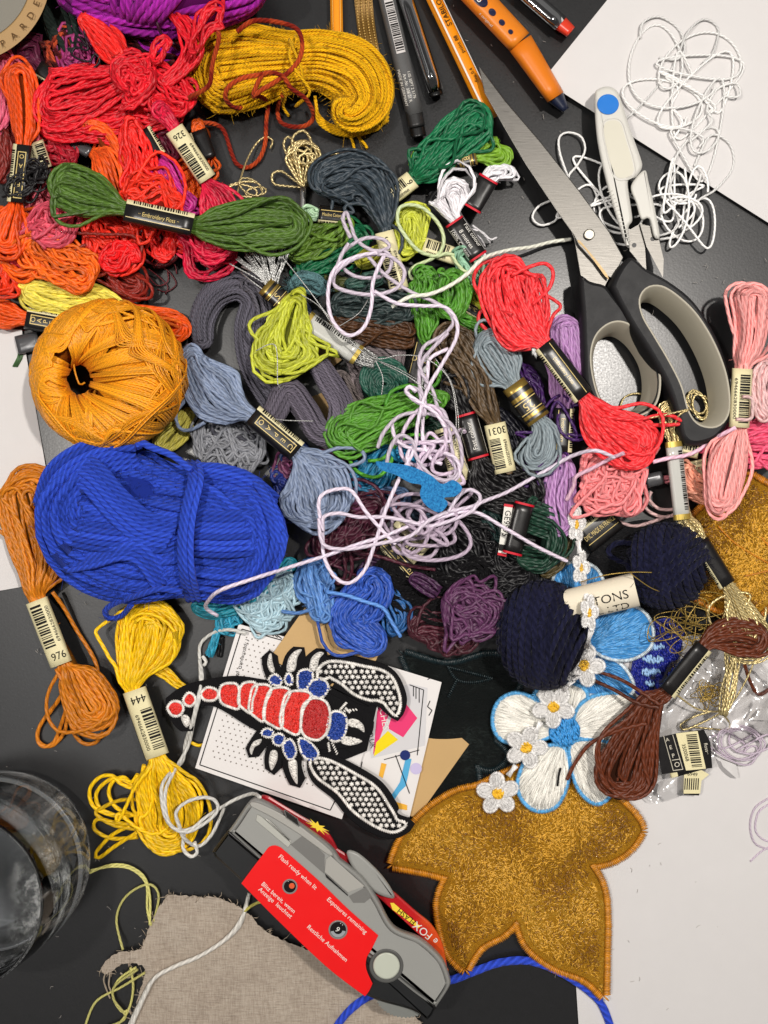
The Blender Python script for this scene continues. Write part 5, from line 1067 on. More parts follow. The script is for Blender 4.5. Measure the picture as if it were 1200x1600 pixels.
g = G(); ellipsoid(g, (850, 992, 52), (66, 76, 46), 1); wind(g, (850, 992, 52), (67, 77, 48), [((1, .25, 0), 11, -.9, .155, 5.4, 0), ((1, .05, .2), 8, -.75, .15, 5.4, 5), ((.9, .5, .1), 6, .05, .15, 5.4, 5), ((.5, 1, .1), 5, -.75, .15, 5.4, 4)])
add_fuzz(g, (lambda v: np.column_stack([850 + 72 * v[:, 0], 992 + 82 * v[:, 1], 52 + 52 * np.abs(v[:, 2])]))((lambda w: w / np.linalg.norm(w, axis=1, keepdims=True))(rs.randn(400, 3))), 900, 3)
single('yarn_ball', 'round navy wool ball left of the row of lace daisies', 'yarn ball', g, [thread(NV, 'wool', 5.4), NVS])
g = G(); ellipsoid(g, (1042, 884, 46), (62, 58, 40), 1); wind(g, (1042, 884, 46), (63, 60, 42), [((1, -.35, 0), 11, -.9, .165, 5.2, 0), ((1, -.1, .2), 8, -.6, .165, 5.2, 4), ((.7, .8, .1), 6, -.3, .16, 5.2, 4)])
add_fuzz(g, (lambda v: np.column_stack([1042 + 68 * v[:, 0], 884 + 64 * v[:, 1], 46 + 46 * np.abs(v[:, 2])]))((lambda w: w / np.linalg.norm(w, axis=1, keepdims=True))(rs.randn(400, 3))), 800, 3)
g.tubes(cr([(1000, 850, 40), (965, 848, 16), (950, 862, 8), (965, 875, 8), (1000, 888, 20)], 6), 4.5); g.tubes(cr([(1020, 935, 20), (1050, 945, 12), (1062, 965, 10), (1045, 980, 10), (1020, 985, 10)], 6), 4.5)
single('yarn_ball', 'navy wool ball between the paper tube and the gold velvet flower', 'yarn ball', g, [thread(NV, 'wool', 5.2), NVS])
# paper tube
th = Thing('paper_tube', 'cream paper tube printed in black capitals beside a navy ball', 'tube', 945, 935)
sl = Sleeve((884, 948), (994, 921), 26, 22, 70, 2.0, w1=27); g = G(); sl.shell(g, ends=False, us=np.linspace(0, sl.L, 6), seg=40); b = th.part('wall', g, [flat('cream_card', (224, 214, 192), .6, .3)])
g = G(); sl.text(g, 'ETONS', sl.L * .58, 4, 19, 0, off=.5, sx=1.15); sl.text(g, 'COL LTD', sl.L * .5, 23, 18, 0, off=.5, sx=1.1); th.part('lettering', g, [inkk()], b, False)
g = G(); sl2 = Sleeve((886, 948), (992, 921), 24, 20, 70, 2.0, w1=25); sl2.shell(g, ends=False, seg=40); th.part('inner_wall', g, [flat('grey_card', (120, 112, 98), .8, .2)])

# ================================================================ patches
def velvet(name, dark, mid, hi, sc=8):
    t = NT(name); t.set(Roughness=.45, Specular_IOR_Level=.35, Sheen_Weight=.5, Sheen_Roughness=.4); t.b.inputs['Sheen Tint'].default_value = rgba(hi)
    n1 = t.noise(.9, 3, .6); mp = t.n('ShaderNodeMapping'); t.l(t.n('ShaderNodeTexCoord').outputs['Object'], mp.inputs[0]); mp.inputs['Scale'].default_value = (1, 2.0, 1); mp.inputs['Rotation'].default_value = (0, 0, .5)
    n2 = t.noise(sc, 8, .78, mp.outputs[0]); n3 = t.noise(sc * 3.2, 3, .7, mp.outputs[0])
    f = t.math('ADD', t.math('MULTIPLY', n1, .38), t.math('ADD', t.math('MULTIPLY', n2, .36), t.math('MULTIPLY', n3, .28)))
    t.l(t.ramp(f, [(.38, rgba(dark)), (.48, rgba(mid)), (.55, rgba(mid, 1.2)), (.61, rgba(hi))]), t.b.inputs['Base Color'])  # sheen and sparkle flecks of the pile put into the colour
    t.bump(t.math('ADD', n2, n3), 1.0, .09); return t.m
GV = velvet('gold_crushed_velvet', (136, 88, 8), (190, 130, 18), (236, 188, 76))
def densify(poly, k=1): return sm(poly, step=6)
def cornered(groups, step=7):
    """outline from curved runs that meet in corners"""
    return np.vstack([cr(q, step)[:-1] for q in groups])
def pile(th, poly, z, n, zf):
    """crushed pile: short glossy fibres lying in swirling directions"""
    poly = A(poly); lo, hi = poly.min(0), poly.max(0); inn = inset(poly, 9); p = lo + rs.rand(n, 2) * (hi - lo); p = p[inside(p, inn)]
    dens = np.sin(p[:, 0] / 31 + 2 * np.sin(p[:, 1] / 43)) + np.sin(p[:, 1] / 27 + 2 * np.sin(p[:, 0] / 37)) + .9 * rs.randn(len(p))
    for nm, sel, col in (('pile', dens + 1.3 * rs.randn(len(p)) > .2, (222, 168, 54)), ('shaded_pile', dens + 1.5 * rs.randn(len(p)) < -1.6, (132, 86, 10))):  # sheen put into the colour: bright fibres and darker, shaded ones
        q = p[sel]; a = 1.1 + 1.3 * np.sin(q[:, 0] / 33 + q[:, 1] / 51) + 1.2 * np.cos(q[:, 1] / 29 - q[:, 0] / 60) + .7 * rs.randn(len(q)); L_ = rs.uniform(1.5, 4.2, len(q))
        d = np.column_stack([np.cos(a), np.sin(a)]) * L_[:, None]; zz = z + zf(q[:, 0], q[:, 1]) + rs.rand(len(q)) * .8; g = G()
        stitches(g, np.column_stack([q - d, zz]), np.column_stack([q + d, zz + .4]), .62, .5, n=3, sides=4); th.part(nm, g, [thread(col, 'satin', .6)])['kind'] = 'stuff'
gp = cornered([[(612, 1352), (630, 1310), (668, 1268), (712, 1240), (745, 1232)], [(745, 1232), (830, 1200), (930, 1225), (985, 1268)], [(985, 1268), (998, 1285), (1003, 1298)], [(1003, 1298), (985, 1325), (955, 1345), (922, 1352)], [(922, 1352), (940, 1385), (946, 1430), (945, 1500), (944, 1557)],
               [(944, 1557), (915, 1530), (865, 1510), (825, 1478), (808, 1438)], [(808, 1438), (785, 1460), (750, 1480), (727, 1516)], [(727, 1516), (705, 1495), (692, 1460), (686, 1410), (700, 1370)], [(700, 1370), (660, 1360), (612, 1352)]])
wz = lambda x, y: 2.5 + 2.5 * np.sin(x / 41 + y / 60) * np.sin(y / 37)
th = Thing('gold_velvet_patch', 'large gold crushed velvet flower patch below the white flower', 'patch', 810, 1370)
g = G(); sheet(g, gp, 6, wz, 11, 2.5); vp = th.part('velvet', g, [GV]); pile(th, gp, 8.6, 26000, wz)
g = G(); edge_stitch(g, gp, 11, 2.7, 1.6, 9.5, arch=2.6, zf=wz, out=.1, slant=.04); th.part('stitched_edge', g, [thread((196, 128, 22), 'satin', 1.9)])
gp2 = cornered([[(1080, 812), (1120, 775), (1150, 742), (1175, 745)], [(1175, 745), (1210, 765), (1290, 800), (1330, 900), (1290, 1000)], [(1290, 1000), (1220, 940), (1180, 960), (1120, 950), (1085, 930)], [(1085, 930), (1105, 880), (1080, 812)]])
th = Thing('gold_velvet_patch', 'gold velvet patch at the right edge under the gold thread', 'patch', 1170, 860)
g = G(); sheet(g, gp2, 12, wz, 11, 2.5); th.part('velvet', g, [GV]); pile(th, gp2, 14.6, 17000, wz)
g = G(); edge_stitch(g, gp2, 11, 2.7, 1.6, 15.5, arch=2.6, zf=wz, out=.1, slant=.04)
for q in ([(1122, 822, 19), (1150, 850, 20), (1200, 880, 20)], [(1165, 900, 20), (1210, 890, 20)], [(1190, 840, 20), (1215, 870, 20)]): g.tubes(cr(q, 5), 1.3, 5)
th.part('stitched_edge', g, [thread((190, 118, 18), 'satin', 1.9)])
bp = cornered([[(630, 1022), (700, 1040), (760, 1025), (800, 1030)], [(800, 1030), (810, 1070), (770, 1110), (772, 1160)], [(772, 1160), (790, 1180), (770, 1200), (742, 1195)], [(742, 1195), (745, 1225), (735, 1240), (700, 1236), (640, 1290)], [(640, 1290), (630, 1220), (660, 1120), (630, 1022)]])
th = Thing('black_velvet_patch', 'black crushed velvet patch between the cards and the navy ball', 'patch', 720, 1120)
g = G(); sheet(g, bp, 3, wz, 11, 2.2); th.part('velvet', g, [velvet('black_crushed_velvet', (8, 10, 10), (18, 22, 22), (46, 54, 52), 6)])
g = G(); edge_stitch(g, bp, 11, 2.6, 1.5, 5.5, arch=2, zf=wz, out=.1)
for q in ([(700, 1042, 11), (714, 1062, 11), (740, 1066, 11), (770, 1060, 11)], [(714, 1062, 11), (700, 1090, 11)]): c = cr(q, 5)[:, :2]; edge_stitch(g, c, 5, 3, 1.2, 11)
th.part('stitched_edge', g, [thread((14, 32, 36), 'satin', 1.6)])
bp2 = cornered([[(915, 880), (950, 830), (1010, 812), (1070, 830)], [(1070, 830), (1110, 920), (1080, 985), (1020, 975)], [(1020, 975), (960, 960), (915, 880)]])
th = Thing('black_velvet_patch', 'dark velvet patch peeping out around the navy ball at the right', 'patch', 1000, 880)
g = G(); sheet(g, bp2, 4, None, 11, 2.2); th.part('velvet', g, [velvet('charcoal_velvet', (16, 16, 18), (30, 30, 32), (62, 62, 64), 6)])
loose_band('black card with small gold print below the salmon pink loops', (912, 846), (962, 806), 22, 4, 12, 'black', side=-1, txt='DMC MADE IN FRANCE')
# light blue flower
SB = (84, 158, 216)
th = Thing('blue_flower_patch', 'sky blue satin flower patch under the paper tube and daisies', 'patch', 960, 990)
pets = [cornered([[(862, 915), (872, 890), (900, 878), (930, 888), (944, 912)], [(944, 912), (925, 935), (900, 930), (862, 915)]]), cornered([[(925, 955), (960, 945), (1000, 952), (1019, 980), (1015, 1012), (985, 1030), (950, 1028), (925, 1015)], [(925, 1015), (918, 985), (925, 955)]]), cornered([[(920, 1012), (955, 1028), (980, 1050), (990, 1078), (975, 1090)], [(975, 1090), (930, 1086), (890, 1078), (900, 1040), (920, 1012)]])]
for i, p in enumerate(pets):
    z = (14, 20, 12)[i]; g = G(); g.slab(p, z, z + 3, bev=.8); pt = th.part('petal', g, [flat('blue_felt', (60, 130, 190), .9, .1)])
    g = G(); fill_stitch(g, p, 8, 16, .9, z + 3, 1.5, center=(905, 1000) if i == 0 else (900, 1020)); th.part('satin_fill', g, [thread(SB, 'satin', 1)], pt)
    g = G(); edge_stitch(g, p, 6, 2.1, 1.1, z + 3.3, out=.35, arch=1.4); th.part('white_edge', g, [thread((214, 226, 232), 'satin', 1)], pt)
th = Thing('navy_butterfly_patch', 'deep blue patch with pale blue stitched bars beside the brown skein', 'patch', 1030, 1025)
p = cornered([[(985, 1050), (1000, 990), (1040, 965), (1070, 985)], [(1070, 985), (1060, 1030), (1035, 1075), (1000, 1088)], [(1000, 1088), (985, 1075), (985, 1050)]])
g = G(); g.slab(p, 8, 13, bev=1); fill_stitch(g, p, 70, 9, 1.1, 13, 1.4); th.part('backing', g, [thread((20, 34, 140), 'satin', 1.2)])
g = G()
for (x, y, a, b) in ((1022, 1010, 20, 7), (1020, 1030, 19, 8), (1017, 1050, 17, 8), (1014, 1068, 12, 6)): g = G(); fill_stitch(g, np.column_stack([x + a * np.cos(np.linspace(0, 6.28, 24)[:-1]), y + b * np.sin(np.linspace(0, 6.28, 24)[:-1])]), 80, 6, 1.1, 14, 2.5, dome=2); th.part('pale_bar', g, [thread((150, 186, 226), 'satin', 1.2)])
# white flower
WS = (232, 229, 220); EB = (92, 170, 222)
th = Thing('white_flower_patch', 'white satin flower patch edged in blue with a sky blue centre', 'patch', 880, 1150)
P1 = [(868, 1130), (845, 1098), (810, 1082), (782, 1092), (770, 1115), (772, 1142), (790, 1160), (830, 1160), (862, 1150)]
P5 = [(874, 1122), (855, 1100), (835, 1085), (862, 1068), (900, 1070), (918, 1088), (895, 1120)]
P4 = [(896, 1130), (905, 1104), (930, 1088), (968, 1084), (998, 1100), (1002, 1128), (982, 1152), (935, 1158), (902, 1150)]
P3 = [(892, 1164), (918, 1156), (955, 1164), (968, 1195), (955, 1240), (932, 1256), (906, 1236), (894, 1200)]
P2 = [(880, 1166), (850, 1166), (822, 1186), (808, 1222), (815, 1250), (838, 1268), (868, 1262), (886, 1230), (888, 1190)]
for i, p in enumerate((P5, P1, P4, P3, P2)):
    q = sm(p, step=5); z = 13 + i * .9; g = G(); g.slab(q, z, z + 5, bev=2); pt = th.part('petal', g, [flat('white_felt', (222, 219, 210), .6, .3)])
    g = G(); fill_stitch(g, q, 0, 26, .95, z + 4.6, 3.4, center=(882, 1143), dome=1.0, arch=.5); th.part('satin_fill', g, [thread(WS, 'satin', 1.1)], pt)
    g = G(); edge_stitch(g, q, 7, 2.0, 1.1, z + 4.4, out=.4, arch=1.5); th.part('blue_edge', g, [thread(EB, 'satin', 1.1)], pt)
    if i in (1, 2): g = G(); 
cc = np.column_stack([882 + 25 * np.cos(np.linspace(0, 6.283, 40)[:-1]), 1143 + 25 * np.sin(np.linspace(0, 6.283, 40)[:-1])])
g = G(); g.slab(cc, 17, 22, bev=1.5); fill_stitch(g, cc, 70, 9, 1.2, 22, 2.4, dome=1.5); th.part('centre', g, [thread((58, 148, 214), 'satin', 1.3)])
g = G(); g.tubes(cr([(876, 1200, 27), (873, 1212, 28), (871, 1228, 27)], 4), 1.6); th.part('black_mark', g, [inkk()])
# daisies
def daisy(i, x, y, R, rot, z, sx=1.0, label=''):
    th = Thing('lace_daisy', label, 'lace trim', x, y, 0, 'daisies of the lace trim')
    a0 = math.radians(rot)
    g = G(); f = G(); cr_ = math.cos(a0); sr_ = math.sin(a0)
    tm = glassy('organza', (250, 250, 250), .5, .6)
    for k in range(5):
        a = a0 + k * 2 * math.pi / 5; d = A([math.cos(a), math.sin(a)]); n = A([-d[1], d[0]])
        ring = []
        for t in np.linspace(0, 2 * np.pi, 18, endpoint=False):
            p = d * (R * .62 + R * .40 * math.cos(t)) + n * (R * .33 * math.sin(t)); p[0] *= sx if sx != 1 else 1; ring.append((x + p[0], y + p[1]))
        ring = A(ring); f.slab(ring, z + .3 * k, z + .6 + .3 * k)
        edge_stitch(g, ring, R * .16, 1.9, .95, z + 1.2 + .3 * k, arch=1.2)
        fill_stitch(f, ring, math.degrees(a), R * .3, .55, z + 1 + .3 * k, 1.2)
    th.part('petals', f, [flat('sheer_white', (222, 220, 218), .7, .2)]); th.part('petal_outline', g, [thread((238, 236, 234), 'satin', 1)])
    g = G(); c = np.column_stack([x + R * .3 * np.cos(np.linspace(0, 6.283, 20)[:-1]) * sx, y + R * .3 * np.sin(np.linspace(0, 6.283, 20)[:-1])])
    g.slab(c, z + 1, z + 3.2, bev=.8); fill_stitch(g, c, rot + 40, 6, 1.2, z + 3, 3); th.part('centre', g, [thread((242, 190, 40), 'satin', 1.2)])
for i, (x, y, R, rot, z, sx, lb) in enumerate([
    (901, 820, 27, -80, 46, .5, 'topmost lace daisy lying over the lavender skein end'), (908, 888, 27, -75, 54, .48, 'lace daisy just above the paper tube'), (921, 958, 28, -78, 100, .48, 'lace daisy draped over the paper tube'),
    (912, 1040, 32, -70, 50, 1, 'lace daisy lying flat between the navy ball and blue petal'), (865, 1104, 32, 20, 30, 1, 'lace daisy on the upper left white satin petal'),
    (822, 1168, 32, 0, 28, 1, 'lace daisy at the left edge of the white satin flower'), (778, 1240, 32, 50, 20, 1, 'last lace daisy at the lower end, on the gold velvet')]):
    daisy(i, x, y, R, rot, z, sx, lb)
g = G()
for a, b in (((896, 790, 44), (900, 800, 48)), ((903, 845, 52), (906, 865, 56)), ((912, 910, 62), (917, 935, 98)), ((924, 985, 98), (916, 1012, 60)), ((896, 1062, 50), (880, 1078, 36)), ((845, 1128, 34), (836, 1145, 32)), ((806, 1196, 30), (794, 1212, 26))):
    a, b = A(a, float), A(b, float); n = A([-(b - a)[1], (b - a)[0], 0]); n /= np.linalg.norm(n) + 1e-9
    for k in (-3, 0, 3): g.tubes(A([a + n * k, (a + b) / 2 + n * k * .4, b + n * k]), 1.8, 6)
single('lace_thread', 'white thread links joining the lace daisies in a row', 'lace trim', g, [thread((234, 232, 230), 'satin', 1.6)])
# felt butterfly
bf = sm([(587, 722), (600, 722), (640, 728), (672, 742), (690, 756), (708, 750), (722, 762), (712, 775), (694, 778), (700, 786), (692, 798), (682, 800), (664, 788), (656, 772), (658, 758), (640, 754), (618, 742), (596, 734)], step=4)
g = G(); sheet(g, bf, 97, lambda x, y: 4 * np.sin(x / 22) + 3 * np.cos(y / 14), 8, 3)
t = NT('blue_felt_fuzzy'); t.set(Roughness=1, Specular_IOR_Level=.05, Sheen_Weight=.5); n = t.noise(30, 4, .7); t.l(t.ramp(n, [(.35, rgba((18, 96, 160))), (.65, rgba((52, 150, 214)))]), t.b.inputs['Base Color']); t.bump(n, .8, .03)
single('felt_butterfly', 'small bright blue felt butterfly caught in the lilac cord', 'felt shape', g, [t.m])
# cards
kr = flat('kraft_card', (196, 162, 112), .75, .25, bump=.2, bscale=80, var=.14)
for lb, p, z in (('brown card corner showing above the scorpion patch', [(476, 950), (592, 1022), (560, 1090), (420, 1030)], 24), ('brown card corner sticking out right of the pink and yellow card', [(684, 1120), (733, 1163), (650, 1280), (600, 1250)], 6)):
    g = G(); c = cornered([[a_, ((A(a_) + A(b_)) / 2).tolist(), b_] for a_, b_ in zip(p, p[1:] + p[:1])]); g.slab(c, z, z + 2.2); single('kraft_card', lb, 'card', g, [kr], smooth=False)
def flatpoly(g, p, z, m=0): k = g.verts(U(np.column_stack([A(p, float), np.full(len(p), float(z))]))); g.poly([k + i for i in range(len(p))][::-1], m)
def lines(g, P, z, w=1.0, m=0):
    for a_, b_ in P:
        a_, b_ = A(a_, float), A(b_, float); d = b_ - a_; d /= np.linalg.norm(d); n = A([-d[1], d[0]]) * w; flatpoly(g, [a_ + n, b_ + n, b_ - n, a_ - n], z, m)
wc = flat('card_white', (224, 220, 218), .45, .4)
th = Thing('printed_card', 'white card with a pink and yellow triangle logo and a blue pipe drawing', 'card', 620, 1170)
g = G(); g.slab([(540, 1020), (690, 1066), (640, 1277), (500, 1262)], 10, 14); cd = th.part('card', g, [wc], smooth=False)
g = G(); flatpoly(g, [(565, 1095), (580, 1185), (664, 1165), (668, 1075), (640, 1068)], 14.5); th.part('logo_panel', g, [flat('pale_grey_print', (206, 204, 206), .5, .3)], cd, False)
g = G(); flatpoly(g, [(633, 1098), (652, 1122), (630, 1152), (606, 1138), (612, 1120)], 15); flatpoly(g, [(590, 1106), (612, 1098), (606, 1120), (583, 1180)], 15); th.part('pink_shape', g, [flat('pink_print', (226, 56, 112), .45, .3)], cd, False)
g = G(); flatpoly(g, [(606, 1142), (622, 1156), (584, 1182), (588, 1160)], 15.3); th.part('yellow_triangle', g, [flat('yellow_print', (248, 222, 20), .45, .3)], cd, False)
g = G(); put_text(g, 'CHES', plane_map(600, 1124, 15.6, 80), 14); th.part('lettering', g, [whitek()], cd, False)
g = G(); put_text(g, 'STYLE.CO.UK', plane_map(577, 1137, 15.6, 80), 11); lines(g, [((640, 1070), (662, 1078)), ((662, 1078), (652, 1180)), ((646, 1072), (646, 1088)), ((650, 1074), (650, 1092)), ((655, 1075), (655, 1098)), ((672, 1095), (668, 1104)), ((668, 1104), (675, 1110)), ((675, 1110), (670, 1118)), ((674, 1058), (668, 1062)), ((600, 1187), (655, 1172)), ((618, 1180), (640, 1240)), ((560, 1190), (556, 1215)), ((566, 1190), (560, 1218))], 15, .7); th.part('black_lines', g, [inkk()], cd, False)
g = G(); flatpoly(g, [(634, 1184), (643, 1186), (634, 1228), (624, 1238), (616, 1250), (612, 1242), (620, 1230), (625, 1222)], 15); th.part('blue_pipe', g, [flat('pipe_blue', (82, 166, 210), .45, .3)], cd, False)
g = G(); flatpoly(g, [(616, 1252), (636, 1258), (636, 1266), (612, 1262)], 15.2); flatpoly(g, [(596, 1192), (604, 1194), (598, 1216), (592, 1212)], 15.2); th.part('orange_stroke', g, [flat('orange_print', (238, 178, 60), .45, .3)], cd, False)
g = G(); q = np.linspace(0, 6.283, 26)[:-1]; flatpoly(g, np.column_stack([633 + 8 * np.cos(q), 1180 + 8 * np.sin(q)]), 15.6); th.part('navy_dot', g, [flat('navy_print', (24, 40, 104), .45, .3)], cd, False)
g = G(); flatpoly(g, np.column_stack([650 + 9 * np.cos(q), 1201 + 9 * np.sin(q)]), 15.1); th.part('lilac_dot', g, [flat('lilac_print', (196, 186, 220), .45, .3)], cd, False)
th = Thing('dotted_card', 'white card with grey dots and a thin black frame under the scorpion patch', 'card', 450, 1130)
g = G(); g.slab([(373, 975), (600, 1038), (590, 1110), (534, 1280), (305, 1200)], 16, 20); cd = th.part('card', g, [wc], smooth=False)
g = G(); ex, ey = A([230., 66.]), A([-64., 218.]); o = A([373., 975.]); 
K = []
for i in range(2, 26):
    for j in range(2, 26):
        p = o + ex * (i + .5 * (j % 2)) / 27 + ey * j / 27
        K.append(p)
q6 = np.linspace(0, 6.283, 7)[:-1]
for p in K: flatpoly(g, np.column_stack([p[0] + 1.25 * np.cos(q6), p[1] + 1.25 * np.sin(q6)]), 20.5)
th.part('dots', g, [flat('grey_print', (120, 112, 104), .5, .3)], cd, False)
g = G(); lines(g, [((378, 983), (312, 1195)), ((312, 1195), (516, 1266)), ((516, 1266), (524, 1250)), ((378, 983), (590, 1042)), ((418, 986), (428, 994)), ((424, 988), (434, 996)), ((430, 990), (440, 998))], 20.6, .8)
put_text(g, 'f', plane_map(386, 1000, 20.7, 105), 9); put_text(g, '/patchesuk', plane_map(381, 1022, 20.7, 105), 8.5); put_text(g, 'o', plane_map(376, 1043, 20.7, 105), 11); put_text(g, 'patc', plane_map(371, 1056, 20.7, 105), 8.5); th.part('frame_and_lettering', g, [inkk()], cd, False)
# scorpion patch ---------------------------------------------------------------
def zp(x, y): return A([240 + x / 2.4, 940 + y / 2.4])
def ZP(L): return A([zp(*q) for q in L])
th = Thing('scorpion_patch', 'embroidered scorpion patch with red body and black and white checked claws', 'patch', 480, 1150)
def limb(pts):
    """outline of a tapering limb from [(x,y,w)]"""
    c = cr(pts, 10); T = np.gradient(c[:, :2], axis=0); T /= np.linalg.norm(T, axis=1, keepdims=True); n = np.column_stack([-T[:, 1], T[:, 0]]); w = c[:, 2:3]
    tipE = c[-1:, :2] + T[-1:] * w[-1:] * .8; tip0 = c[:1, :2] - T[:1] * w[:1] * .8
    return np.vstack([tip0, c[:, :2] + n * w, tipE, (c[:, :2] - n * w)[::-1]])
body = [(75, 400, 48), (130, 360, 48), (210, 340, 50), (300, 350, 74), (400, 385, 96), (500, 415, 112), (600, 440, 112), (690, 465, 95), (760, 490, 62)]
claw1 = [(620, 300, 40), (650, 262, 58), (720, 270, 72), (790, 300, 86), (850, 320, 82), (890, 360, 62), (905, 400, 45), (912, 430, 24)]
claw2 = [(600, 600, 40), (640, 630, 66), (720, 680, 78), (790, 740, 92), (850, 800, 80), (900, 838, 55), (960, 835, 26)]
legs = [[(460, 290, 34), (440, 240, 32), (436, 205, 30)], [(510, 280, 36), (525, 220, 36), (548, 190, 32)], [(570, 280, 40), (600, 230, 38), (632, 195, 30)], [(430, 480, 34), (390, 535, 32), (370, 565, 30)], [(475, 520, 36), (450, 580, 34), (450, 625, 32)], [(520, 560, 40), (520, 620, 36), (540, 675, 32)],
        [(740, 450, 50), (780, 450, 46), (775, 490, 44)], [(730, 500, 46), (760, 530, 44), (770, 525, 38)], [(95, 415, 44), (118, 450, 40), (130, 465, 34)]]
# the backing: union of limbs on one felt sheet
g = G(); bz = 24
for i, L in enumerate([body, claw1, claw2] + legs):
    o_ = ZP(limb(L)); g.slab(o_, bz - .2 * i - 2, bz + 5 - i * .12, bev=1.2)
g.slab(ZP([(640, 340), (740, 300), (840, 380), (800, 560), (700, 600), (560, 560)]), bz - 2, bz + 3.2)
t = NT('black_twill'); t.set(Roughness=.85, Specular_IOR_Level=.15, Sheen_Weight=.0); wv = t.n('ShaderNodeTexWave'); wv.inputs['Scale'].default_value = 14; t.l(t.n('ShaderNodeTexCoord').outputs['Object'], wv.inputs['Vector']); t.b.inputs['Base Color'].default_value = rgba((20, 19, 21)); t.bump(wv.outputs['Fac'], .5, .01)
th.part('backing', g, [t.m])
edge = thread((228, 224, 218), 'satin', 1.4)
segs = [[(52, 400), (70, 375), (100, 378), (112, 400), (100, 425), (72, 428)], [(112, 365), (130, 342), (150, 350), (158, 372), (140, 392), (118, 385)], [(178, 345), (200, 322), (235, 330), (242, 352), (225, 370), (190, 368)], [(246, 345), (258, 312), (300, 306), (318, 320), (322, 370), (318, 402), (285, 395), (255, 380)],
        [(320, 345), (335, 308), (375, 302), (388, 320), (372, 370), (366, 418), (335, 400), (318, 380)], [(360, 370), (375, 318), (425, 312), (442, 332), (420, 385), (412, 448), (378, 430), (358, 408)], [(415, 392), (438, 332), (490, 322), (512, 342), (488, 400), (480, 474), (440, 462), (414, 440)], [(478, 412), (500, 345), (560, 335), (590, 352), (560, 410), (545, 495), (500, 485), (476, 460)]]
segs.append([(552, 455), (560, 390), (600, 362), (645, 375), (662, 420), (655, 480), (620, 518), (575, 510), (555, 485)])
red = thread((206, 34, 26), 'satin', 1.1)
for i, p in enumerate(segs):
    q = sm(ZP(p).tolist(), step=4); z = bz + 5 + .5 * i * .3; g = G(); g.slab(q, z - 1, z + 2.0, bev=1); last = i == len(segs) - 1
    fill_stitch(g, q, 100 if not last else 95, 6, 1.15, z + 1.6, 4.2, dome=1, arch=1.0); pt = th.part('red_segment', g, [thread((214, 40, 28) if not last else (176, 26, 26), 'satin', 1.1)])
    g = G(); edge_stitch(g, q, 4.4, 2.8, 1.4, z + 3.4, slant=.55, arch=1.6); th.part('white_stitching', g, [edge], pt)
blues = [[(432, 290), (455, 272), (480, 295), (470, 315), (445, 308)], [(492, 290), (505, 268), (520, 285), (515, 312), (498, 308)], [(540, 310), (545, 265), (580, 255), (598, 280), (575, 325), (550, 330)], [(575, 325), (600, 295), (640, 295), (655, 325), (630, 360), (595, 350)], [(405, 490), (425, 475), (448, 488), (440, 508), (415, 505)], [(450, 505), (475, 495), (492, 515), (475, 540), (450, 530)], [(485, 545), (510, 515), (532, 545), (530, 580), (505, 590)], [(545, 515), (575, 520), (615, 560), (610, 590), (575, 590), (552, 560)], [(655, 440), (675, 412), (712, 420), (725, 455), (712, 505), (680, 525), (650, 500)]]
for i, p in enumerate(blues):
    q = sm(ZP(p).tolist(), step=4); z = bz + 5.4; g = G(); g.slab(q, z - 1, z + 2, bev=.8); fill_stitch(g, q, 30, 4, 1.0, z + 2.2, 2.0); lo, hi = q.min(0), q.max(0)
    X, Y = np.meshgrid(np.arange(lo[0], hi[0], 5.5), np.arange(lo[1], hi[1], 4.8)); X[::2] += 2.7; pp = np.column_stack([X.ravel(), Y.ravel()]); pp = pp[inside(pp, q)]
    if len(pp): zz = np.full(len(pp), z + 3.4); stitches(g, np.column_stack([pp - [2, .5], zz]), np.column_stack([pp + [2, .5], zz]), 1.7, .8)
    pt = th.part('blue_segment', g, [thread((24, 62, 150), 'satin', 1.5)]); g = G(); edge_stitch(g, q, 4.2, 3.0, 1.35, z + 2.8, slant=.55, arch=1.5); th.part('white_stitching', g, [edge], pt)
tips = [[(438, 265), (426, 235), (432, 200), (442, 195), (446, 225), (455, 262)], [(500, 262), (505, 215), (530, 185), (556, 180), (540, 210), (530, 258)], [(585, 258), (590, 215), (615, 190), (640, 192), (622, 215), (610, 258)], [(405, 515), (375, 525), (360, 555), (368, 575), (378, 548), (398, 535)], [(440, 560), (432, 600), (440, 632), (450, 625), (465, 590), (462, 560)], [(505, 600), (515, 650), (538, 685), (540, 650), (535, 595)], [(725, 445), (755, 440), (785, 460), (790, 490), (765, 475), (730, 465)], [(700, 510), (725, 505), (780, 520), (775, 530), (735, 540), (705, 530)], [(103, 430), (125, 425), (140, 450), (125, 472), (110, 458)]]
for p in tips:
    q = sm(ZP(p).tolist(), step=4); g = G(); g.slab(q, bz + 3, bz + 6, bev=.8); fill_stitch(g, q, 15, 5, .9, bz + 6, 2.5, dome=1.5); th.part('white_claw_tip', g, [edge])
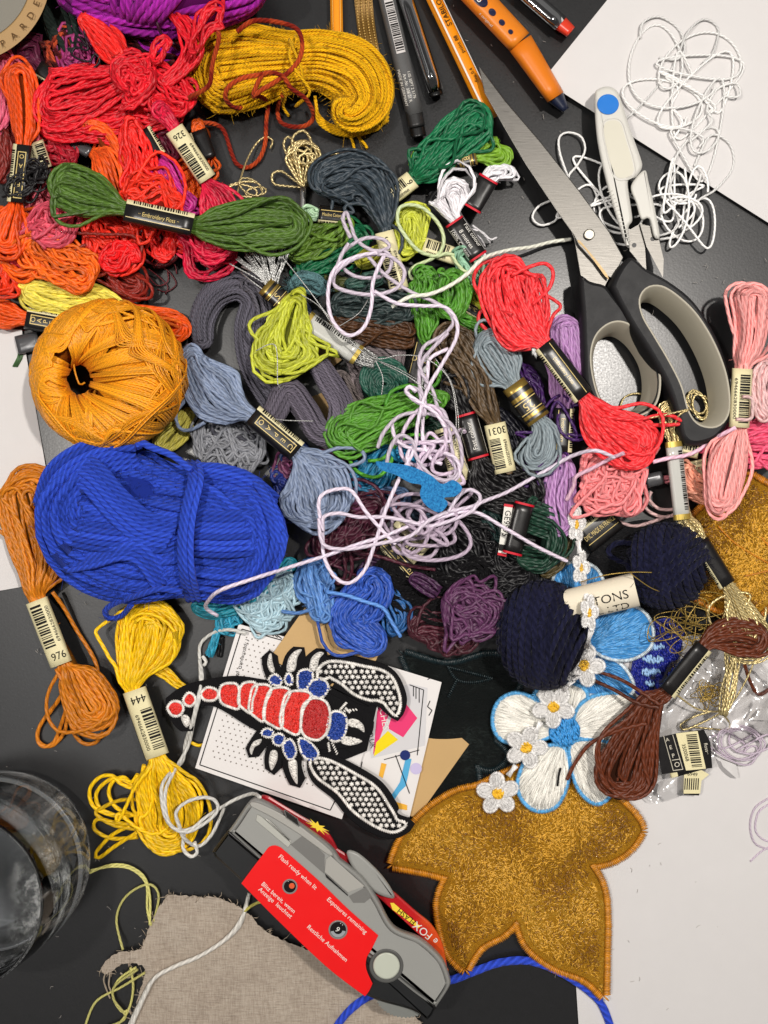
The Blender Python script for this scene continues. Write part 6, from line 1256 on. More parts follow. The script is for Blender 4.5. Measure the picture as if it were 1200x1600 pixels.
for cl, hook in ((limb([(628, 275, 22), (660, 255, 30), (720, 270, 42), (785, 300, 58), (850, 320, 58), (888, 358, 36), (902, 395, 24), (908, 420, 10)]), 0), (limb([(600, 600, 20), (640, 630, 40), (720, 680, 48), (790, 740, 62), (850, 800, 48), (900, 838, 28), (940, 835, 9)]), 1)):
    q = ZP(cl); g = G(); edge_stitch(g, q, 5, 3.4, 1.6, bz + 6, slant=.55, arch=1.8)
    lo, hi = q.min(0), q.max(0); X, Y = np.meshgrid(np.arange(lo[0], hi[0], 9.2), np.arange(lo[1], hi[1], 8.2)); X[::2] += 4.6; pp = np.column_stack([X.ravel(), Y.ravel()]) + rs.randn(X.size, 2) * .35
    pp = pp[inside(pp, inset(q, 4.0 if area(q) > 0 else 4.0))]
    for a_ in (20, 80, 140):
        d = A([math.cos(math.radians(a_)), math.sin(math.radians(a_))]) * 3.7; zz = np.full(len(pp), bz + 6.2); stitches(g, np.column_stack([pp - d, zz]), np.column_stack([pp + d, zz]), 1.8, 1.6)
    th.part('checked_claw', g, [edge])
g = G()
for a_, b_ in (((700, 405), (722, 380)), ((705, 412), (760, 405)), ((655, 530), (660, 560)), ((670, 530), (688, 570)), ((720, 400), (735, 415))):
    p0, p1 = zp(*a_), zp(*b_); P = np.linspace(p0, p1, 6); d = P[1] - P[0]; n = A([-d[1], d[0]]) / np.hypot(*d) * 2; zz = np.full(6, bz + 6.); stitches(g, np.column_stack([P - n - d * .3, zz]), np.column_stack([P + n + d * .3, zz]), 1.3)
th.part('feeler_stitches', g, [edge])

# ================================================================ disposable camera
th = Thing('disposable_camera', 'grey disposable camera with a red flash label facing up', 'camera', 520, 1420)
CA = math.radians(37.5); cu = A([math.cos(CA), math.sin(CA)]); cv = A([math.sin(CA), -math.cos(CA)])   # along the body / towards its front
def cz(x, y): return (300 + x * .35, 1220 + y * .35)     # plan position from the enlarged study of the camera
ZT = 96
grey = flat('grey_camera_plastic', (146, 146, 142), .38, .5, var=.03); blk = flat('black_camera_plastic', (26, 27, 28), .42, .5, bump=.1, bscale=70)
topo = cornered([[cz(160, 228), cz(195, 180), cz(250, 100), cz(290, 82)], [cz(290, 82), cz(340, 100), cz(480, 190), cz(615, 290), cz(660, 350)], [cz(660, 350), cz(760, 430), cz(830, 530), cz(900, 650), cz(1010, 700), cz(1070, 745)], [cz(1070, 745), cz(1120, 800), cz(1152, 880), cz(1150, 925), cz(1090, 1018)], [cz(1090, 1018), cz(1000, 960), cz(850, 840), cz(650, 690), cz(400, 450), cz(160, 228)]])
# the body: lofted from top outline down (front side swells outward)
def loft(g, out, prof, m=0):
    c = out.mean(0); rings = []
    for z, ins, sh in prof:
        p = inset(out, ins) + cv * sh; f = (D - ZT) / (D - z)     # vertical in space
        q = A([600, 800]) + (p - A([600, 800])) * f; q = q * .3 + p * .7; rings.append(np.column_stack([q, np.full(len(q), float(z))]))
    R = A(rings); R = np.concatenate([R, R[:, :1]], 1); g.grid(U(R), m); k = g.n - R.shape[0] * R.shape[1]; M = R.shape[1]; g.poly([k + i for i in range(M - 1)]); b_ = k + (len(rings) - 1) * M; g.poly([b_ + i for i in range(M - 1)][::-1], m)
g = G(); loft(g, topo, [(8, 8, 0), (14, 2, 0), (ZT - 14, 0, 0), (ZT - 5, 1.5, 0), (ZT - 1.5, 4, 0), (ZT, 9, 0)]); bd = th.part('body', g, [grey])
back = cornered([[cz(160, 225), cz(300, 345), cz(560, 560), cz(830, 790), cz(950, 880), cz(1090, 1015)], [cz(1090, 1015), cz(1075, 1050), cz(1050, 1076)], [cz(1050, 1076), cz(980, 1030), cz(770, 960), cz(560, 790), cz(240, 475), cz(100, 345)], [cz(100, 345), cz(90, 325), cz(95, 310), cz(160, 225)]])
g = G(); loft(g, back, [(8, 6, 0), (14, 1, 0), (ZT - 16, 0, 0), (ZT - 8, 1, 0), (ZT - 4, 5, 0)]); th.part('back_shell', g, [blk])
# red front
fr = cornered([[cz(285, 90), cz(315, 62), cz(345, 68)], [cz(345, 68), cz(480, 150), cz(600, 220), cz(650, 300)], [cz(650, 300), cz(740, 360), cz(830, 440), cz(910, 500)], [cz(910, 500), cz(1000, 580), cz(1070, 640), cz(1120, 730), cz(1142, 860)], [cz(1142, 860), cz(1060, 745), cz(900, 660), cz(760, 470), cz(600, 330), cz(480, 210), cz(285, 90)]])
g = G(); fr_in = fr
zfr = ZT - 26
k = len(fr); g.slab(fr, 18, zfr, bev=4)
t = NT('camera_card'); t.set(Roughness=.28, Specular_IOR_Level=.5); tc = t.n('ShaderNodeTexCoord').outputs['Object']; mp = t.n('ShaderNodeMapping'); t.l(tc, mp.inputs[0]); sx = t.n('ShaderNodeSeparateXYZ'); t.l(tc, sx.inputs[0])
f_ = t.math('ADD', t.math('MULTIPLY', sx.outputs[0], .35), t.math('MULTIPLY', t.noise(1.4, 3), .5)); t.l(t.ramp(f_, [(.35, rgba((170, 14, 28))), (.72, rgba((190, 24, 26))), (.9, rgba((236, 108, 22)))]), t.b.inputs['Base Color'])
fp = th.part('front_card', g, [t.m], smooth=False)
g = G(); st = []
for i in range(20):
    a = i / 20 * 2 * math.pi; R = (34, 15)[i % 2]; st.append(cz(560 + R * 1.6 * math.cos(a) + .5 * R * math.sin(a), 205 + R * .95 * math.sin(a) + .6 * R * math.cos(a)))
flatpoly(g, st, zfr + .8); th.part('yellow_burst', g, [flat('yellow_card_ink', (236, 206, 60), .4, .4)], fp, False)
g = G(); flatpoly(g, [cz(885, 545), cz(900, 545), cz(1020, 650), cz(1010, 658), cz(895, 575)], zfr + .9); th.part('yellow_flash_panel', g, [flat('yellow_card_ink', (236, 206, 60), .4, .4)], fp, False)
g = G(); put_text(g, 'FLASH', plane_map(*cz(958, 606), zfr + 1.4, 39 + 180), 12); th.part('flash_lettering', g, [inkk()], fp, False)
g = G(); put_text(g, 'FOX', plane_map(*cz(1030, 668), zfr + 1.4, 40 + 180), 17); put_text(g, 'e', plane_map(*cz(1085, 715), zfr + 1.4, 50 + 180), 15); th.part('brand_lettering', g, [whitek()], fp, False)
g = G()
for i in range(1): g.slab(inset(sm([cz(690, 320), cz(740, 320), cz(830, 400), cz(890, 480), cz(900, 525), cz(820, 500), cz(740, 430)], step=5), i * 3), ZT - 24, ZT - 12, bev=5)
th.part('lens_bulge', g, [grey])
# top features
g = G(); g.slab(sm([cz(262, 112), cz(288, 96), cz(420, 160), cz(560, 262), cz(625, 320), cz(610, 332), cz(480, 240), cz(360, 165)], step=5), ZT - 2, ZT + 3, bev=1.4); rr = th.part('front_ridge', g, [flat('light_grey_plastic', (160, 158, 152), .4, .5)])
g = G(); g.slab([cz(290, 150), cz(310, 160), cz(442, 278), cz(428, 298), cz(285, 178)], ZT, ZT + 2.5, bev=1); th.part('flash_window', g, [flat('clear_lens', (176, 176, 168), .12, .6)], smooth=False)
g = G()
for i in range(3): lines(g, [(cz(330 + i * 6, 170 + 3 * i), cz(432 + i * 4, 262 + 4 * i))], ZT + 2.9, .5)
th.part('flash_ribs', g, [flat('shine_grey', (222, 220, 212), .2, .6)])
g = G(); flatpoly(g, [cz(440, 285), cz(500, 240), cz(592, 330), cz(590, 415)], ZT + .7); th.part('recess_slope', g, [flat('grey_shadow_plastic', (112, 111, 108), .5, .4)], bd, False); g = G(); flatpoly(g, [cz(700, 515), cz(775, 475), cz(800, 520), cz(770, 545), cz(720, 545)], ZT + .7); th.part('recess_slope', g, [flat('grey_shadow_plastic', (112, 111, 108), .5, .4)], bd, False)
g = G(); g.slab([cz(598, 350), cz(618, 335), cz(770, 470), cz(696, 500), cz(592, 408)], ZT, ZT + 2.5, bev=.8); vf = th.part('viewfinder', g, [flat('viewfinder_grey', (162, 160, 154), .3, .5)], smooth=False)
g = G(); flatpoly(g, [cz(592, 410), cz(598, 418), cz(695, 508), cz(698, 516), cz(600, 432)], ZT + 3); th.part('viewfinder_slot', g, [blackp()], vf, False)
g = G()
for i in range(9): a = i / 9; x, y = cz(415 + 60 * a, 148 + 42 * a); g.slab([(x - 2, y - 6), (x + 1, y - 7), (x + 5, y + 6), (x + 2, y + 7)], ZT - 2, ZT + 5)
th.part('flash_wheel', g, [flat('wheel_grey', (92, 90, 88), .5, .4)], smooth=False)
g = G(); g.tubes(cr([(*cz(160, 227), ZT - 3), (*cz(300, 345), ZT - 3), (*cz(560, 560), ZT - 3), (*cz(830, 790), ZT - 3), (*cz(950, 882), ZT - 2), (*cz(1090, 1016), ZT - 3)], 6), 1.3, 6); th.part('seam', g, [blackp()], bd)
# label
lab = cornered([[cz(220, 458), cz(270, 390), cz(330, 312)], [cz(330, 312), cz(345, 294), cz(372, 288), cz(398, 298)], [cz(398, 298), cz(560, 440), cz(700, 575), cz(832, 690)], [cz(832, 690), cz(800, 755), cz(780, 790), cz(778, 840), cz(806, 905)], [cz(806, 905), cz(790, 940), cz(772, 962)], [cz(772, 962), cz(600, 830), cz(380, 620), cz(220, 458)]])
g = G(); g.slab(lab, ZT - 9, ZT + 1.4, bev=.3); lb = th.part('label', g, [flat('red_label', (232, 16, 18), .4, .4, bump=.25, bscale=5, var=.12)], smooth=False)
g = G()
for tx, x, y, s_ in (('Flash ready when lit', 472, 408, 9.8), ('Blitz bereit, wenn', 386, 522, 9.8), ('Anzeige  leuchtet', 372, 545, 9.8), ('Exposures remaining', 692, 602, 9.8), ('Restliche Aufnahmen', 604, 726, 9.8)): put_text(g, tx, plane_map(*cz(x, y), ZT + 2.0, 41.5), s_, sx=.98)
th.part('lettering', g, [whitek()], lb, False)
def disc(g, x, y, r, z0, z1, m=0, bev=.6, n=32): q = np.linspace(0, 2 * np.pi, n + 1)[:-1]; g.slab(np.column_stack([x + r * np.cos(q), y + r * np.sin(q)]), z0, z1, m, bev=bev)
for (x, y, r, nm) in ((437, 472, 12, 'flash_lamp'), (652, 665, 15, 'counter_window')):
    X, Y = cz(x, y); g = G(); disc(g, X, Y, r, ZT - 2, ZT + 2.6); c_ = th.part(nm, g, [flat('rim_grey', (128, 124, 122), .3, .5)], lb)
    g = G(); disc(g, X, Y, r - 2.5, ZT, ZT + 3.2); th.part('opening', g, [flat('dark_window', (22, 16, 16), .1, .6)], c_)
    if nm == 'flash_lamp': g = G(); disc(g, X + 3, Y - 1, 4.5, ZT, ZT + 3.7); th.part('neon_bulb', g, [flat('amber_bulb', (220, 90, 50), .2, .6)], c_)
    else:
        g = G(); q = np.linspace(.2, 2.9, 14); g.slab(np.vstack([np.column_stack([X + 12 * np.cos(q), Y + 12 * np.sin(q)]), np.column_stack([X + 7 * np.cos(q[::-1]), Y + 7 * np.sin(q[::-1])])]), ZT, ZT + 3.6); th.part('grey_dial', g, [flat('dial_grey', (150, 154, 158), .3, .5)], c_)
        g = G(); put_text(g, '9', plane_map(X - 1, Y, ZT + 4.4, 41), 12); put_text(g, "' '", plane_map(X + 4, Y - 7, ZT + 4.4, 41), 8); th.part('number', g, [whitek()], c_, False)
X, Y = cz(868, 826); g = G(); disc(g, X, Y, 27, ZT - 6, ZT + 1.5, bev=2); th.part('shutter_ring', g, [flat('ring_grey', (84, 84, 82), .4, .5)])
g = G(); disc(g, X, Y, 21, ZT - 2, ZT + 7, bev=2.4, n=48); th.part('shutter_button', g, [flat('pale_green_grey', (186, 190, 176), .3, .5)])
g = G(); x0, y0 = 634, 1560; q = []
for i in range(96): a = i / 96 * 2 * math.pi; r_ = 46 if i % 2 else 49; q.append((x0 + r_ * math.cos(a), y0 - 8 + r_ * .8 * math.sin(a)))
g.slab(q, 66, 74); th.part('film_wheel', g, [flat('wheel_plastic', (120, 122, 118), .4, .5)], smooth=False)

# ================================================================ linen, glass, bag
lp = np.array(cr([(262, 1398), (300, 1400), (345, 1404), (385, 1425), (415, 1455), (470, 1480), (520, 1500), (560, 1530), (620, 1560), (660, 1600)], 4)); lp[:, 1] += rs.randn(len(lp)) * .9
rest = np.array(cr([(660, 1650), (300, 1690), (190, 1640)], 20)); lf = np.array(cr([(190, 1640), (215, 1560), (225, 1515), (196, 1505), (165, 1522), (160, 1510), (182, 1490), (212, 1485), (222, 1480), (236, 1440), (262, 1398)], 4)); lf += rs.randn(*lf.shape) * .8
lz = lambda x, y: 3 + 2.4 * np.sin(x / 23 - y / 17 + np.sin(x / 61)) * np.exp(-((x - 300) ** 2 + (y - 1440) ** 2) / 9000.) + 2 * np.sin(x / 50 + y / 80) + 6 * np.exp(-((x - 215) ** 2 + (y - 1500) ** 2) / 900.)
t = NT('linen_weave'); t.set(Roughness=.95, Specular_IOR_Level=.08, Sheen_Weight=.15); tc = t.n('ShaderNodeTexCoord').outputs['Object']
hs = []
for rz, scv in ((.45, (46, 6, 1)), (.5, (6, 46, 1))):
    mp = t.n('ShaderNodeMapping'); mp.inputs['Rotation'].default_value = (0, 0, rz); mp.inputs['Scale'].default_value = scv; t.l(tc, mp.inputs[0]); hs.append(t.noise(.9, 3, .7, mp.outputs[0]))
h = t.math('ADD', t.math('ADD', t.math('MULTIPLY', hs[0], .8), t.math('MULTIPLY', hs[1], .8)), t.math('MULTIPLY', t.noise(2.2, 3, .6), .4)); t.l(t.ramp(h, [(.35, rgba((122, 106, 90))), (.5, rgba((168, 150, 132))), (.68, rgba((196, 180, 162)))]), t.b.inputs['Base Color']); t.t.nodes[-2].inputs[0].default_value = .5
t.l(t.ramp(t.math('MULTIPLY', h, .5), [(.36, rgba((148, 134, 120))), (.5, rgba((176, 162, 147))), (.64, rgba((196, 184, 169)))]), t.b.inputs['Base Color']); t.bump(h, .9, .025)
th = Thing('linen_cloth', 'torn piece of beige linen with frayed edges under the camera', 'cloth', 380, 1530)
g = G(); P = np.vstack([lp[:-1], rest[:-1], lf[:-1]]); sheet(g, P, 3, lz, 11, 1.8); th.part('cloth', g, [t.m])
g = G(); ii = rs.randint(0, len(lp), 90); jj = rs.randint(0, len(lf), 110)
for p in np.vstack([lp[ii], lf[jj]]): d = rs.randn(2) * 6; g.tubes(A([[*p, 7], [*(p + d * .5 + rs.randn(2)), 8], [*(p + d), 5]]), .5, 4)
for q in ([(168, 1512, 7), (162, 1530, 6), (166, 1545, 4), (172, 1560, 3)], [(172, 1520, 7), (170, 1540, 5), (176, 1552, 3)], [(188, 1520, 6), (200, 1528, 4), (210, 1520, 4)], [(225, 1500, 8), (232, 1480, 6), (226, 1468, 4)]): g.tubes(cr(q, 4), 1.2, 5)
th.part('frayed_threads', g, [thread((176, 160, 140))])
th = Thing('water_glass', 'clear glass tumbler of water standing at the left edge', 'glass', 4, 1338)
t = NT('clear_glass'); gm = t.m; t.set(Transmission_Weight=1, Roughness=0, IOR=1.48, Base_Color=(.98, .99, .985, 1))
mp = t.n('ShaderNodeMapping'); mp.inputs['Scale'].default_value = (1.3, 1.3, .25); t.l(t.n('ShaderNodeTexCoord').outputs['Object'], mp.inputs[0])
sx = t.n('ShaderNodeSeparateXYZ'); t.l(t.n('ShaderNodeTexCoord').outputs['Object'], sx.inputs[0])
lo = t.math('MULTIPLY', t.math('MULTIPLY', t.math('SUBTRACT', sx.outputs[0], .35, clamp=True), 1.7, clamp=True), t.math('SUBTRACT', 1.15, sx.outputs[2], clamp=True), clamp=True)  # mask for refracted light painted white, low on the right-hand wall
nz0 = t.ramp(t.noise(1.5, 4, .6, mp.outputs[0]), [(.6, (0, 0, 0)), (.66, (.1, .1, .1)), (.7, (.8, .8, .8))])  # highlight streaks, painted as white diffuse colour
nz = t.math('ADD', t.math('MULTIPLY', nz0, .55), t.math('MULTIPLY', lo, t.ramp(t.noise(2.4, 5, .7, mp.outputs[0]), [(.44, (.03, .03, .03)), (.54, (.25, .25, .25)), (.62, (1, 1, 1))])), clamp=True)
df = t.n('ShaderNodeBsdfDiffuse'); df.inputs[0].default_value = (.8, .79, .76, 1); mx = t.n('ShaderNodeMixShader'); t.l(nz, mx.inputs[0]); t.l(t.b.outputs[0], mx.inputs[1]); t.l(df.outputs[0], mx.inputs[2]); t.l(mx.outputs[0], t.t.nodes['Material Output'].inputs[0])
wm = bpy.data.materials.new('water'); wm.use_nodes = True; b_ = wm.node_tree.nodes['Principled BSDF']; b_.inputs['Transmission Weight'].default_value = 1; b_.inputs['Roughness'].default_value = 0; b_.inputs['IOR'].default_value = 1.333; b_.inputs['Base Color'].default_value = (.97, .985, 1, 1)
bc = U([16, 1330, 0]) / S
def lathe(g, c, prof, seg=96, m=0):
    a = np.linspace(0, 2 * np.pi, seg + 1); P = A([[(c[0] + r * math.cos(q), c[1] + r * math.sin(q), z) for q in a] for r, z in prof]) * S; g.grid(P, m)
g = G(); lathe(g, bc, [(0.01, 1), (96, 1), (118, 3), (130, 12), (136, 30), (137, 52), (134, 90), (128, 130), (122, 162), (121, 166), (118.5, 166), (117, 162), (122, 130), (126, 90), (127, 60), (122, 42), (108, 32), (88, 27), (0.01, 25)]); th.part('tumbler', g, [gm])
g = G(); lathe(g, bc, [(0.01, 25.5), (88, 27.5), (108, 32.5), (122.3, 42.5), (127.4, 60), (126.4, 90), (123.2, 120), (121, 119), (0.01, 118)]); th.part('water', g, [wm])
th = Thing('clear_bag', 'crumpled clear plastic bag behind the black printed labels', 'bag', 1110, 1120)
pb = sm([(1015, 1060), (1060, 1030), (1130, 1030), (1195, 1040), (1215, 1120), (1185, 1160), (1130, 1150), (1112, 1200), (1060, 1245), (1010, 1250), (1008, 1190), (1022, 1130)], step=8); 
def bz_(x, y): return 9 + 4 * np.sin(x / 9 + 2 * np.sin(y / 16)) * np.sin(y / 11 + np.sin(x / 13)) + 4 * np.sin((x + y) / 19) + 1.0 * np.sin(x / 4.1 + y / 7)
g = G(); sheet(g, pb, 6, bz_, 4.5, .4); th.part('film', g, [glassy('clear_film', (246, 246, 246), .14, .72)], smooth=True)
loose_band('black barcode and P icon band lying on the clear bag', (1062, 1148), (1078, 1208), 30, 7, 26, 'black', side=1)
th = Thing('printed_label', 'black label with cream barcode stripe and boxed icons on the lower right sheet', 'label', 1070, 1180)
lq = [(1031, 1152), (1060, 1145), (1100, 1140), (1110, 1160), (1113, 1200), (1075, 1204), (1034, 1210), (1029, 1180)]
LZ = 38
g = G(); sheet(g, subdiv(lq, 8), LZ - 1, lambda x, y: 3 * np.sin((x - 1030) / 26), 8, 1); lb = th.part('label', g, [blackp()])
lzz = lambda x, y: 3 * np.sin((x - 1030) / 26) + 1.2
def lrect(g, p, dz=0): q = subdiv(p, 6); k = g.verts(U(np.column_stack([q, LZ + lzz(q[:, 0], q[:, 1]) + dz]))); g.poly([k + i for i in range(len(q))][::-1])
g = G(); lrect(g, [(1056, 1146), (1090, 1142), (1103, 1201), (1072, 1204)], .2); th.part('cream_strip', g, [cream()], lb, False)
g = G(); y = 1148
while y < 1198:
    w_ = rs.choice([1, 1.6, 2.4]); f_ = (y - 1146) / 56; x0 = 1072 + 10 * f_; x1 = 1088 + 10 * f_; lrect(g, [(x0, y), (x1, y - 1), (x1 + .3, y - 1 + w_), (x0 + .3, y + w_)], .9); y += w_ + rs.choice([1.2, 1.8, 2.4])
th.part('barcode', g, [inkk()], lb, False)
g = G(); put_text(g, '3500068', plane_map(1071, 1176, LZ + .9, 76, lzz), 8); th.part('number', g, [inkk()], lb, False)
g = G(); put_text(g, 'P', plane_map(1052, 1181, LZ + .9, -14, lzz), 9); put_text(g, 'O', plane_map(1058, 1195, LZ + .9, -14, lzz), 11); put_text(g, 'E', plane_map(1048, 1168, LZ + .9, -14, lzz), 9); put_text(g, 'A', plane_map(1043, 1156, LZ + .9, -14, lzz), 8); put_text(g, 'floss··', plane_map(1104, 1170, LZ + .9, 78, lzz), 8)
for a_, b_2 in (((1037, 1150), (1052, 1204)), ((1051, 1148), (1067, 1202)), ((1052, 1204), (1067, 1202)), ((1050, 1188), (1063, 1186))):
    a_, b_2 = A(a_, float), A(b_2, float); P = np.linspace(a_, b_2, 8); g.tubes(np.column_stack([P, LZ + lzz(P[:, 0], P[:, 1]) + .4]), .6, 4)
th.part('icons', g, [flat('pale_ink', (214, 208, 190), .5, .3)], lb, False)
th = Thing('printed_label', 'small cream barcode tab below the black boxed icon label', 'label', 1082, 1222)
g = G(); g.slab([(1069, 1206), (1094, 1202), (1108, 1210), (1096, 1220), (1094, 1240), (1068, 1240)], 20, 22); lb = th.part('tab', g, [cream()], smooth=False)
g = G(); lines(g, [((1071 + i * 3.4, 1216), (1070 + i * 3.4, 1234)) for i in range(7)], 22.5, .8); put_text(g, '6949', plane_map(1082, 1210, 22.6, 5), 8); th.part('barcode', g, [inkk()], lb, False)
g = G(); g.slab([(1068, 1238), (1094, 1238), (1092, 1243), (1069, 1242)], 17, 20); th.part('black_edge', g, [blackp()], lb, False)
for lb, p in (('white torn paper sliver right of the boxed icon label', [(1124, 1185), (1150, 1195), (1155, 1216), (1148, 1214), (1130, 1198)]), ('tiny white paper scraps near the right edge by the bag', [(1176, 1125), (1188, 1108), (1215, 1102), (1215, 1122), (1196, 1126)])):
    g = G(); sheet(g, subdiv(p, 6), 16, lambda x, y: 3 * np.sin(x / 6), 6, .6); single('paper_scrap', lb, 'paper', g, [WH])
LL = (212, 196, 212)
cords('lilac_thread', 'fine pale lilac thread coiled loosely on the lower right sheet', 'thread', LL, [tangle_path(1160, 1165, 56, 36, 5, 8, 8, 21, 5), ringpath(1155, 1160, 34, 26, 12), ringpath(1158, 1163, 32, 24, 14, 20), [(1205, 1245, 6), (1180, 1262, 6), (1172, 1290, 6), (1180, 1318, 6), (1205, 1328, 6)], [(1205, 1255, 6), (1186, 1268, 6), (1180, 1295, 6), (1190, 1310, 6), (1205, 1316, 6)], [(1172, 1346, 5), (1190, 1330, 6), (1206, 1322, 6)]], r=1.5)
# ================================================================ long cords
LC = (224, 210, 226)
zz = 78
def Z(pts, z=zz, amp=4): return [(x, y, (z + amp * math.sin(i * 1.7)) if len(p) == 2 else p[2]) for i, p in enumerate(pts) for x, y in [p[:2]]]
cords('lilac_yarn', 'long pale lilac cord snaking in tangles down the middle of the heap', 'cord', LC, [
 Z([(548, 372), (536, 344), (541, 332), (548, 350), (558, 376), (585, 392), (608, 386), (598, 374), (572, 372), (548, 384), (533, 400), (536, 418), (556, 432), (585, 434), (606, 425), (612, 405), (600, 390)]),
 Z([(516, 440), (530, 420), (560, 402), (600, 398), (625, 412), (632, 430), (620, 450), (590, 460), (555, 458), (525, 448), (522, 432), (533, 400), (545, 380)], 84),
 Z([(600, 400), (590, 420), (582, 445), (580, 480), (568, 512), (545, 524), (522, 505), (513, 475), (515, 440), (528, 415), (560, 400), (590, 395)], 88),
 Z([(575, 400), (600, 428), (640, 455), (675, 470), (700, 486), (708, 505), (690, 525), (664, 540), (655, 562), (660, 585), (676, 610), (685, 640), (700, 665), (706, 700), (712, 740), (700, 745)], 80),
 Z([(585, 455), (620, 474), (660, 478), (695, 480), (713, 502), (712, 530), (690, 570), (672, 600), (660, 630), (652, 665), (648, 700), (630, 735), (605, 790), (588, 842), (570, 890), (545, 911), (522, 900), (506, 868), (504, 830), (498, 790), (505, 772), (530, 764), (550, 768), (572, 800), (600, 832), (618, 850)], 86),
 Z([(700, 545), (672, 560), (668, 585), (664, 620), (660, 680), (672, 715), (690, 725)], 74),
 Z([(700, 520), (675, 545), (658, 568), (655, 600), (664, 628), (662, 650), (655, 612), (640, 606), (638, 616), (655, 630), (690, 640), (700, 662)], 84),
 Z([(650, 612), (640, 604), (634, 612), (650, 625), (680, 645), (696, 668)], 92),
 Z([(340, 962, 40), (322, 950, 60), (326, 938, 100), (345, 922, 134), (400, 903, 132), (450, 887, 100), (510, 868, 84), (560, 850, 84), (600, 838, 86), (640, 822, 84), (690, 808, 84), (740, 800, 84), (790, 826, 84), (840, 855, 76), (886, 877, 60)], 84),
 Z([(498, 810), (505, 850), (540, 858), (590, 850), (640, 838), (668, 815), (700, 800), (742, 790), (750, 775), (735, 765), (718, 774), (700, 800)], 90),
 Z([(505, 830), (506, 808), (530, 802), (560, 808), (600, 808), (640, 815), (668, 822), (700, 815), (735, 800), (750, 786), (790, 770, 70), (830, 748, 60), (862, 730, 56), (895, 712, 70), (930, 704, 94), (960, 715, 84)], 88),
 Z([(590, 700), (600, 675), (625, 650), (660, 645), (695, 655), (715, 680), (722, 720), (712, 745), (690, 750), (668, 738), (650, 712), (645, 690), (625, 680), (610, 700), (605, 730), (620, 740)], 86),
 Z([(612, 660), (618, 685), (640, 700), (680, 705), (710, 715), (718, 740), (700, 756), (670, 750), (645, 738), (636, 715), (648, 695), (680, 690), (705, 690)], 80),
 ], r=2.85)
cords('lilac_yarn', 'rounded clump of pale lilac cord above the felt butterfly', 'cord', (212, 192, 212), [tangle_path(672, 702, 66, 64, 5, 64, 22, 5, 5)], r=3.0)
cords('lilac_yarn', 'dense clump of pale lilac cord below the felt butterfly', 'cord', (206, 186, 206), [tangle_path(668, 822, 80, 62, 10, 58, 28, 14, 5)], r=3.0)
cords('lilac_yarn', 'pale lilac strand lying over the gold tube and pink skeins at the right', 'cord', (230, 186, 206), [[(1020, 722, 62), (1045, 716, 66), (1070, 712, 60), (1090, 704, 56), (1110, 690, 50), (1130, 678, 70), (1150, 668, 80)], [(885, 782, 50), (896, 760, 56), (900, 745, 62), (925, 732, 66), (955, 716, 72), (975, 708, 84)]], r=3.0)
cords('cream_yarn', 'single cream thread running from the scissors to the green skein', 'cord', (222, 222, 208), [[(612, 480, 80), (640, 464, 84), (670, 460, 84), (700, 448, 82), (730, 428, 78), (755, 404, 70), (790, 392, 50), (830, 386, 30), (862, 378, 16), (892, 374, 12)]], r=3.0)
W_ = (234, 233, 231)
cords('white_thread', 'white cotton thread tangled across the top right sheet and table', 'thread', W_, [
 tangle_path(1070, 112, 112, 100, 4, 9, 6, 51, 6), tangle_path(1056, 150, 104, 96, 3, 9, 6, 52, 6, 20), tangle_path(950, 318, 92, 70, 6, 4, 10, 43, 6, 30), tangle_path(1062, 318, 62, 78, 7, 8, 12, 44, 6, 10), tangle_path(1080, 225, 56, 110, 3, 9, 8, 45, 6, 10),
 Z([(1000, 60), (1005, 35), (1030, 26), (1060, 45), (1070, 75), (1058, 92), (1030, 90)], 12, 3), Z([(1058, 92), (1075, 50), (1100, 30), (1122, 45), (1115, 80), (1098, 98)], 12, 3), Z([(1050, 220), (1066, 190), (1050, 165), (1060, 140), (1040, 120)], 12), Z([(1080, 220), (1112, 190), (1105, 170), (1120, 140), (1150, 130), (1155, 150), (1130, 150)], 14),
 Z([(1085, 260), (1110, 212), (1140, 225), (1145, 262), (1118, 296), (1090, 315), (1080, 350), (1060, 368), (1030, 374)], 10, 2), Z([(1060, 260), (1045, 300), (1060, 350), (1030, 368), (1000, 362)], 14), Z([(1070, 262), (1075, 300), (1085, 330), (1060, 356)], 14),
 Z([(888, 278), (875, 240), (874, 215), (888, 207), (908, 214), (914, 235), (902, 258), (888, 278), (900, 310), (940, 345), (970, 358)], 8, 2), Z([(870, 310), (842, 322), (832, 340), (845, 352), (866, 346), (874, 334)], 8, 2), Z([(960, 200), (985, 180), (1010, 155), (1040, 120), (1055, 100)], 12)], r=1.75, kind='floss', sides=7)
cords('white_string', 'slack white string dropping from the dotted card over the yellow skein', 'string', (222, 220, 214), [
 [(385, 990, 26), (360, 984, 26), (335, 988, 14), (314, 1005, 6), (312, 1030, 6), (316, 1060, 22), (308, 1095, 34), (300, 1130, 30), (290, 1160, 8), (285, 1190, 6), (262, 1212, 40), (252, 1235, 56), (258, 1275, 60), (275, 1296, 58), (300, 1294, 56), (320, 1278, 52), (345, 1262, 34), (370, 1248, 30), (395, 1240, 50), (406, 1246, 80)],
 [(312, 1030, 8), (313, 1080, 30), (304, 1120, 32), (294, 1165, 10), (272, 1205, 34), (258, 1240, 56), (264, 1285, 62), (290, 1300, 60), (322, 1285, 56), (340, 1266, 50), (335, 1250, 50), (315, 1246, 56), (290, 1254, 60), (275, 1270, 62), (280, 1290, 60), (288, 1310, 54), (310, 1322, 36), (330, 1305, 34), (345, 1275, 30), (350, 1262, 26)],
 [(288, 1300, 46), (286, 1325, 40), (298, 1338, 36), (308, 1332, 38), (304, 1316, 42)], [(316, 1025, 8), (322, 1034, 8), (318, 1040, 8)]], r=2.7)
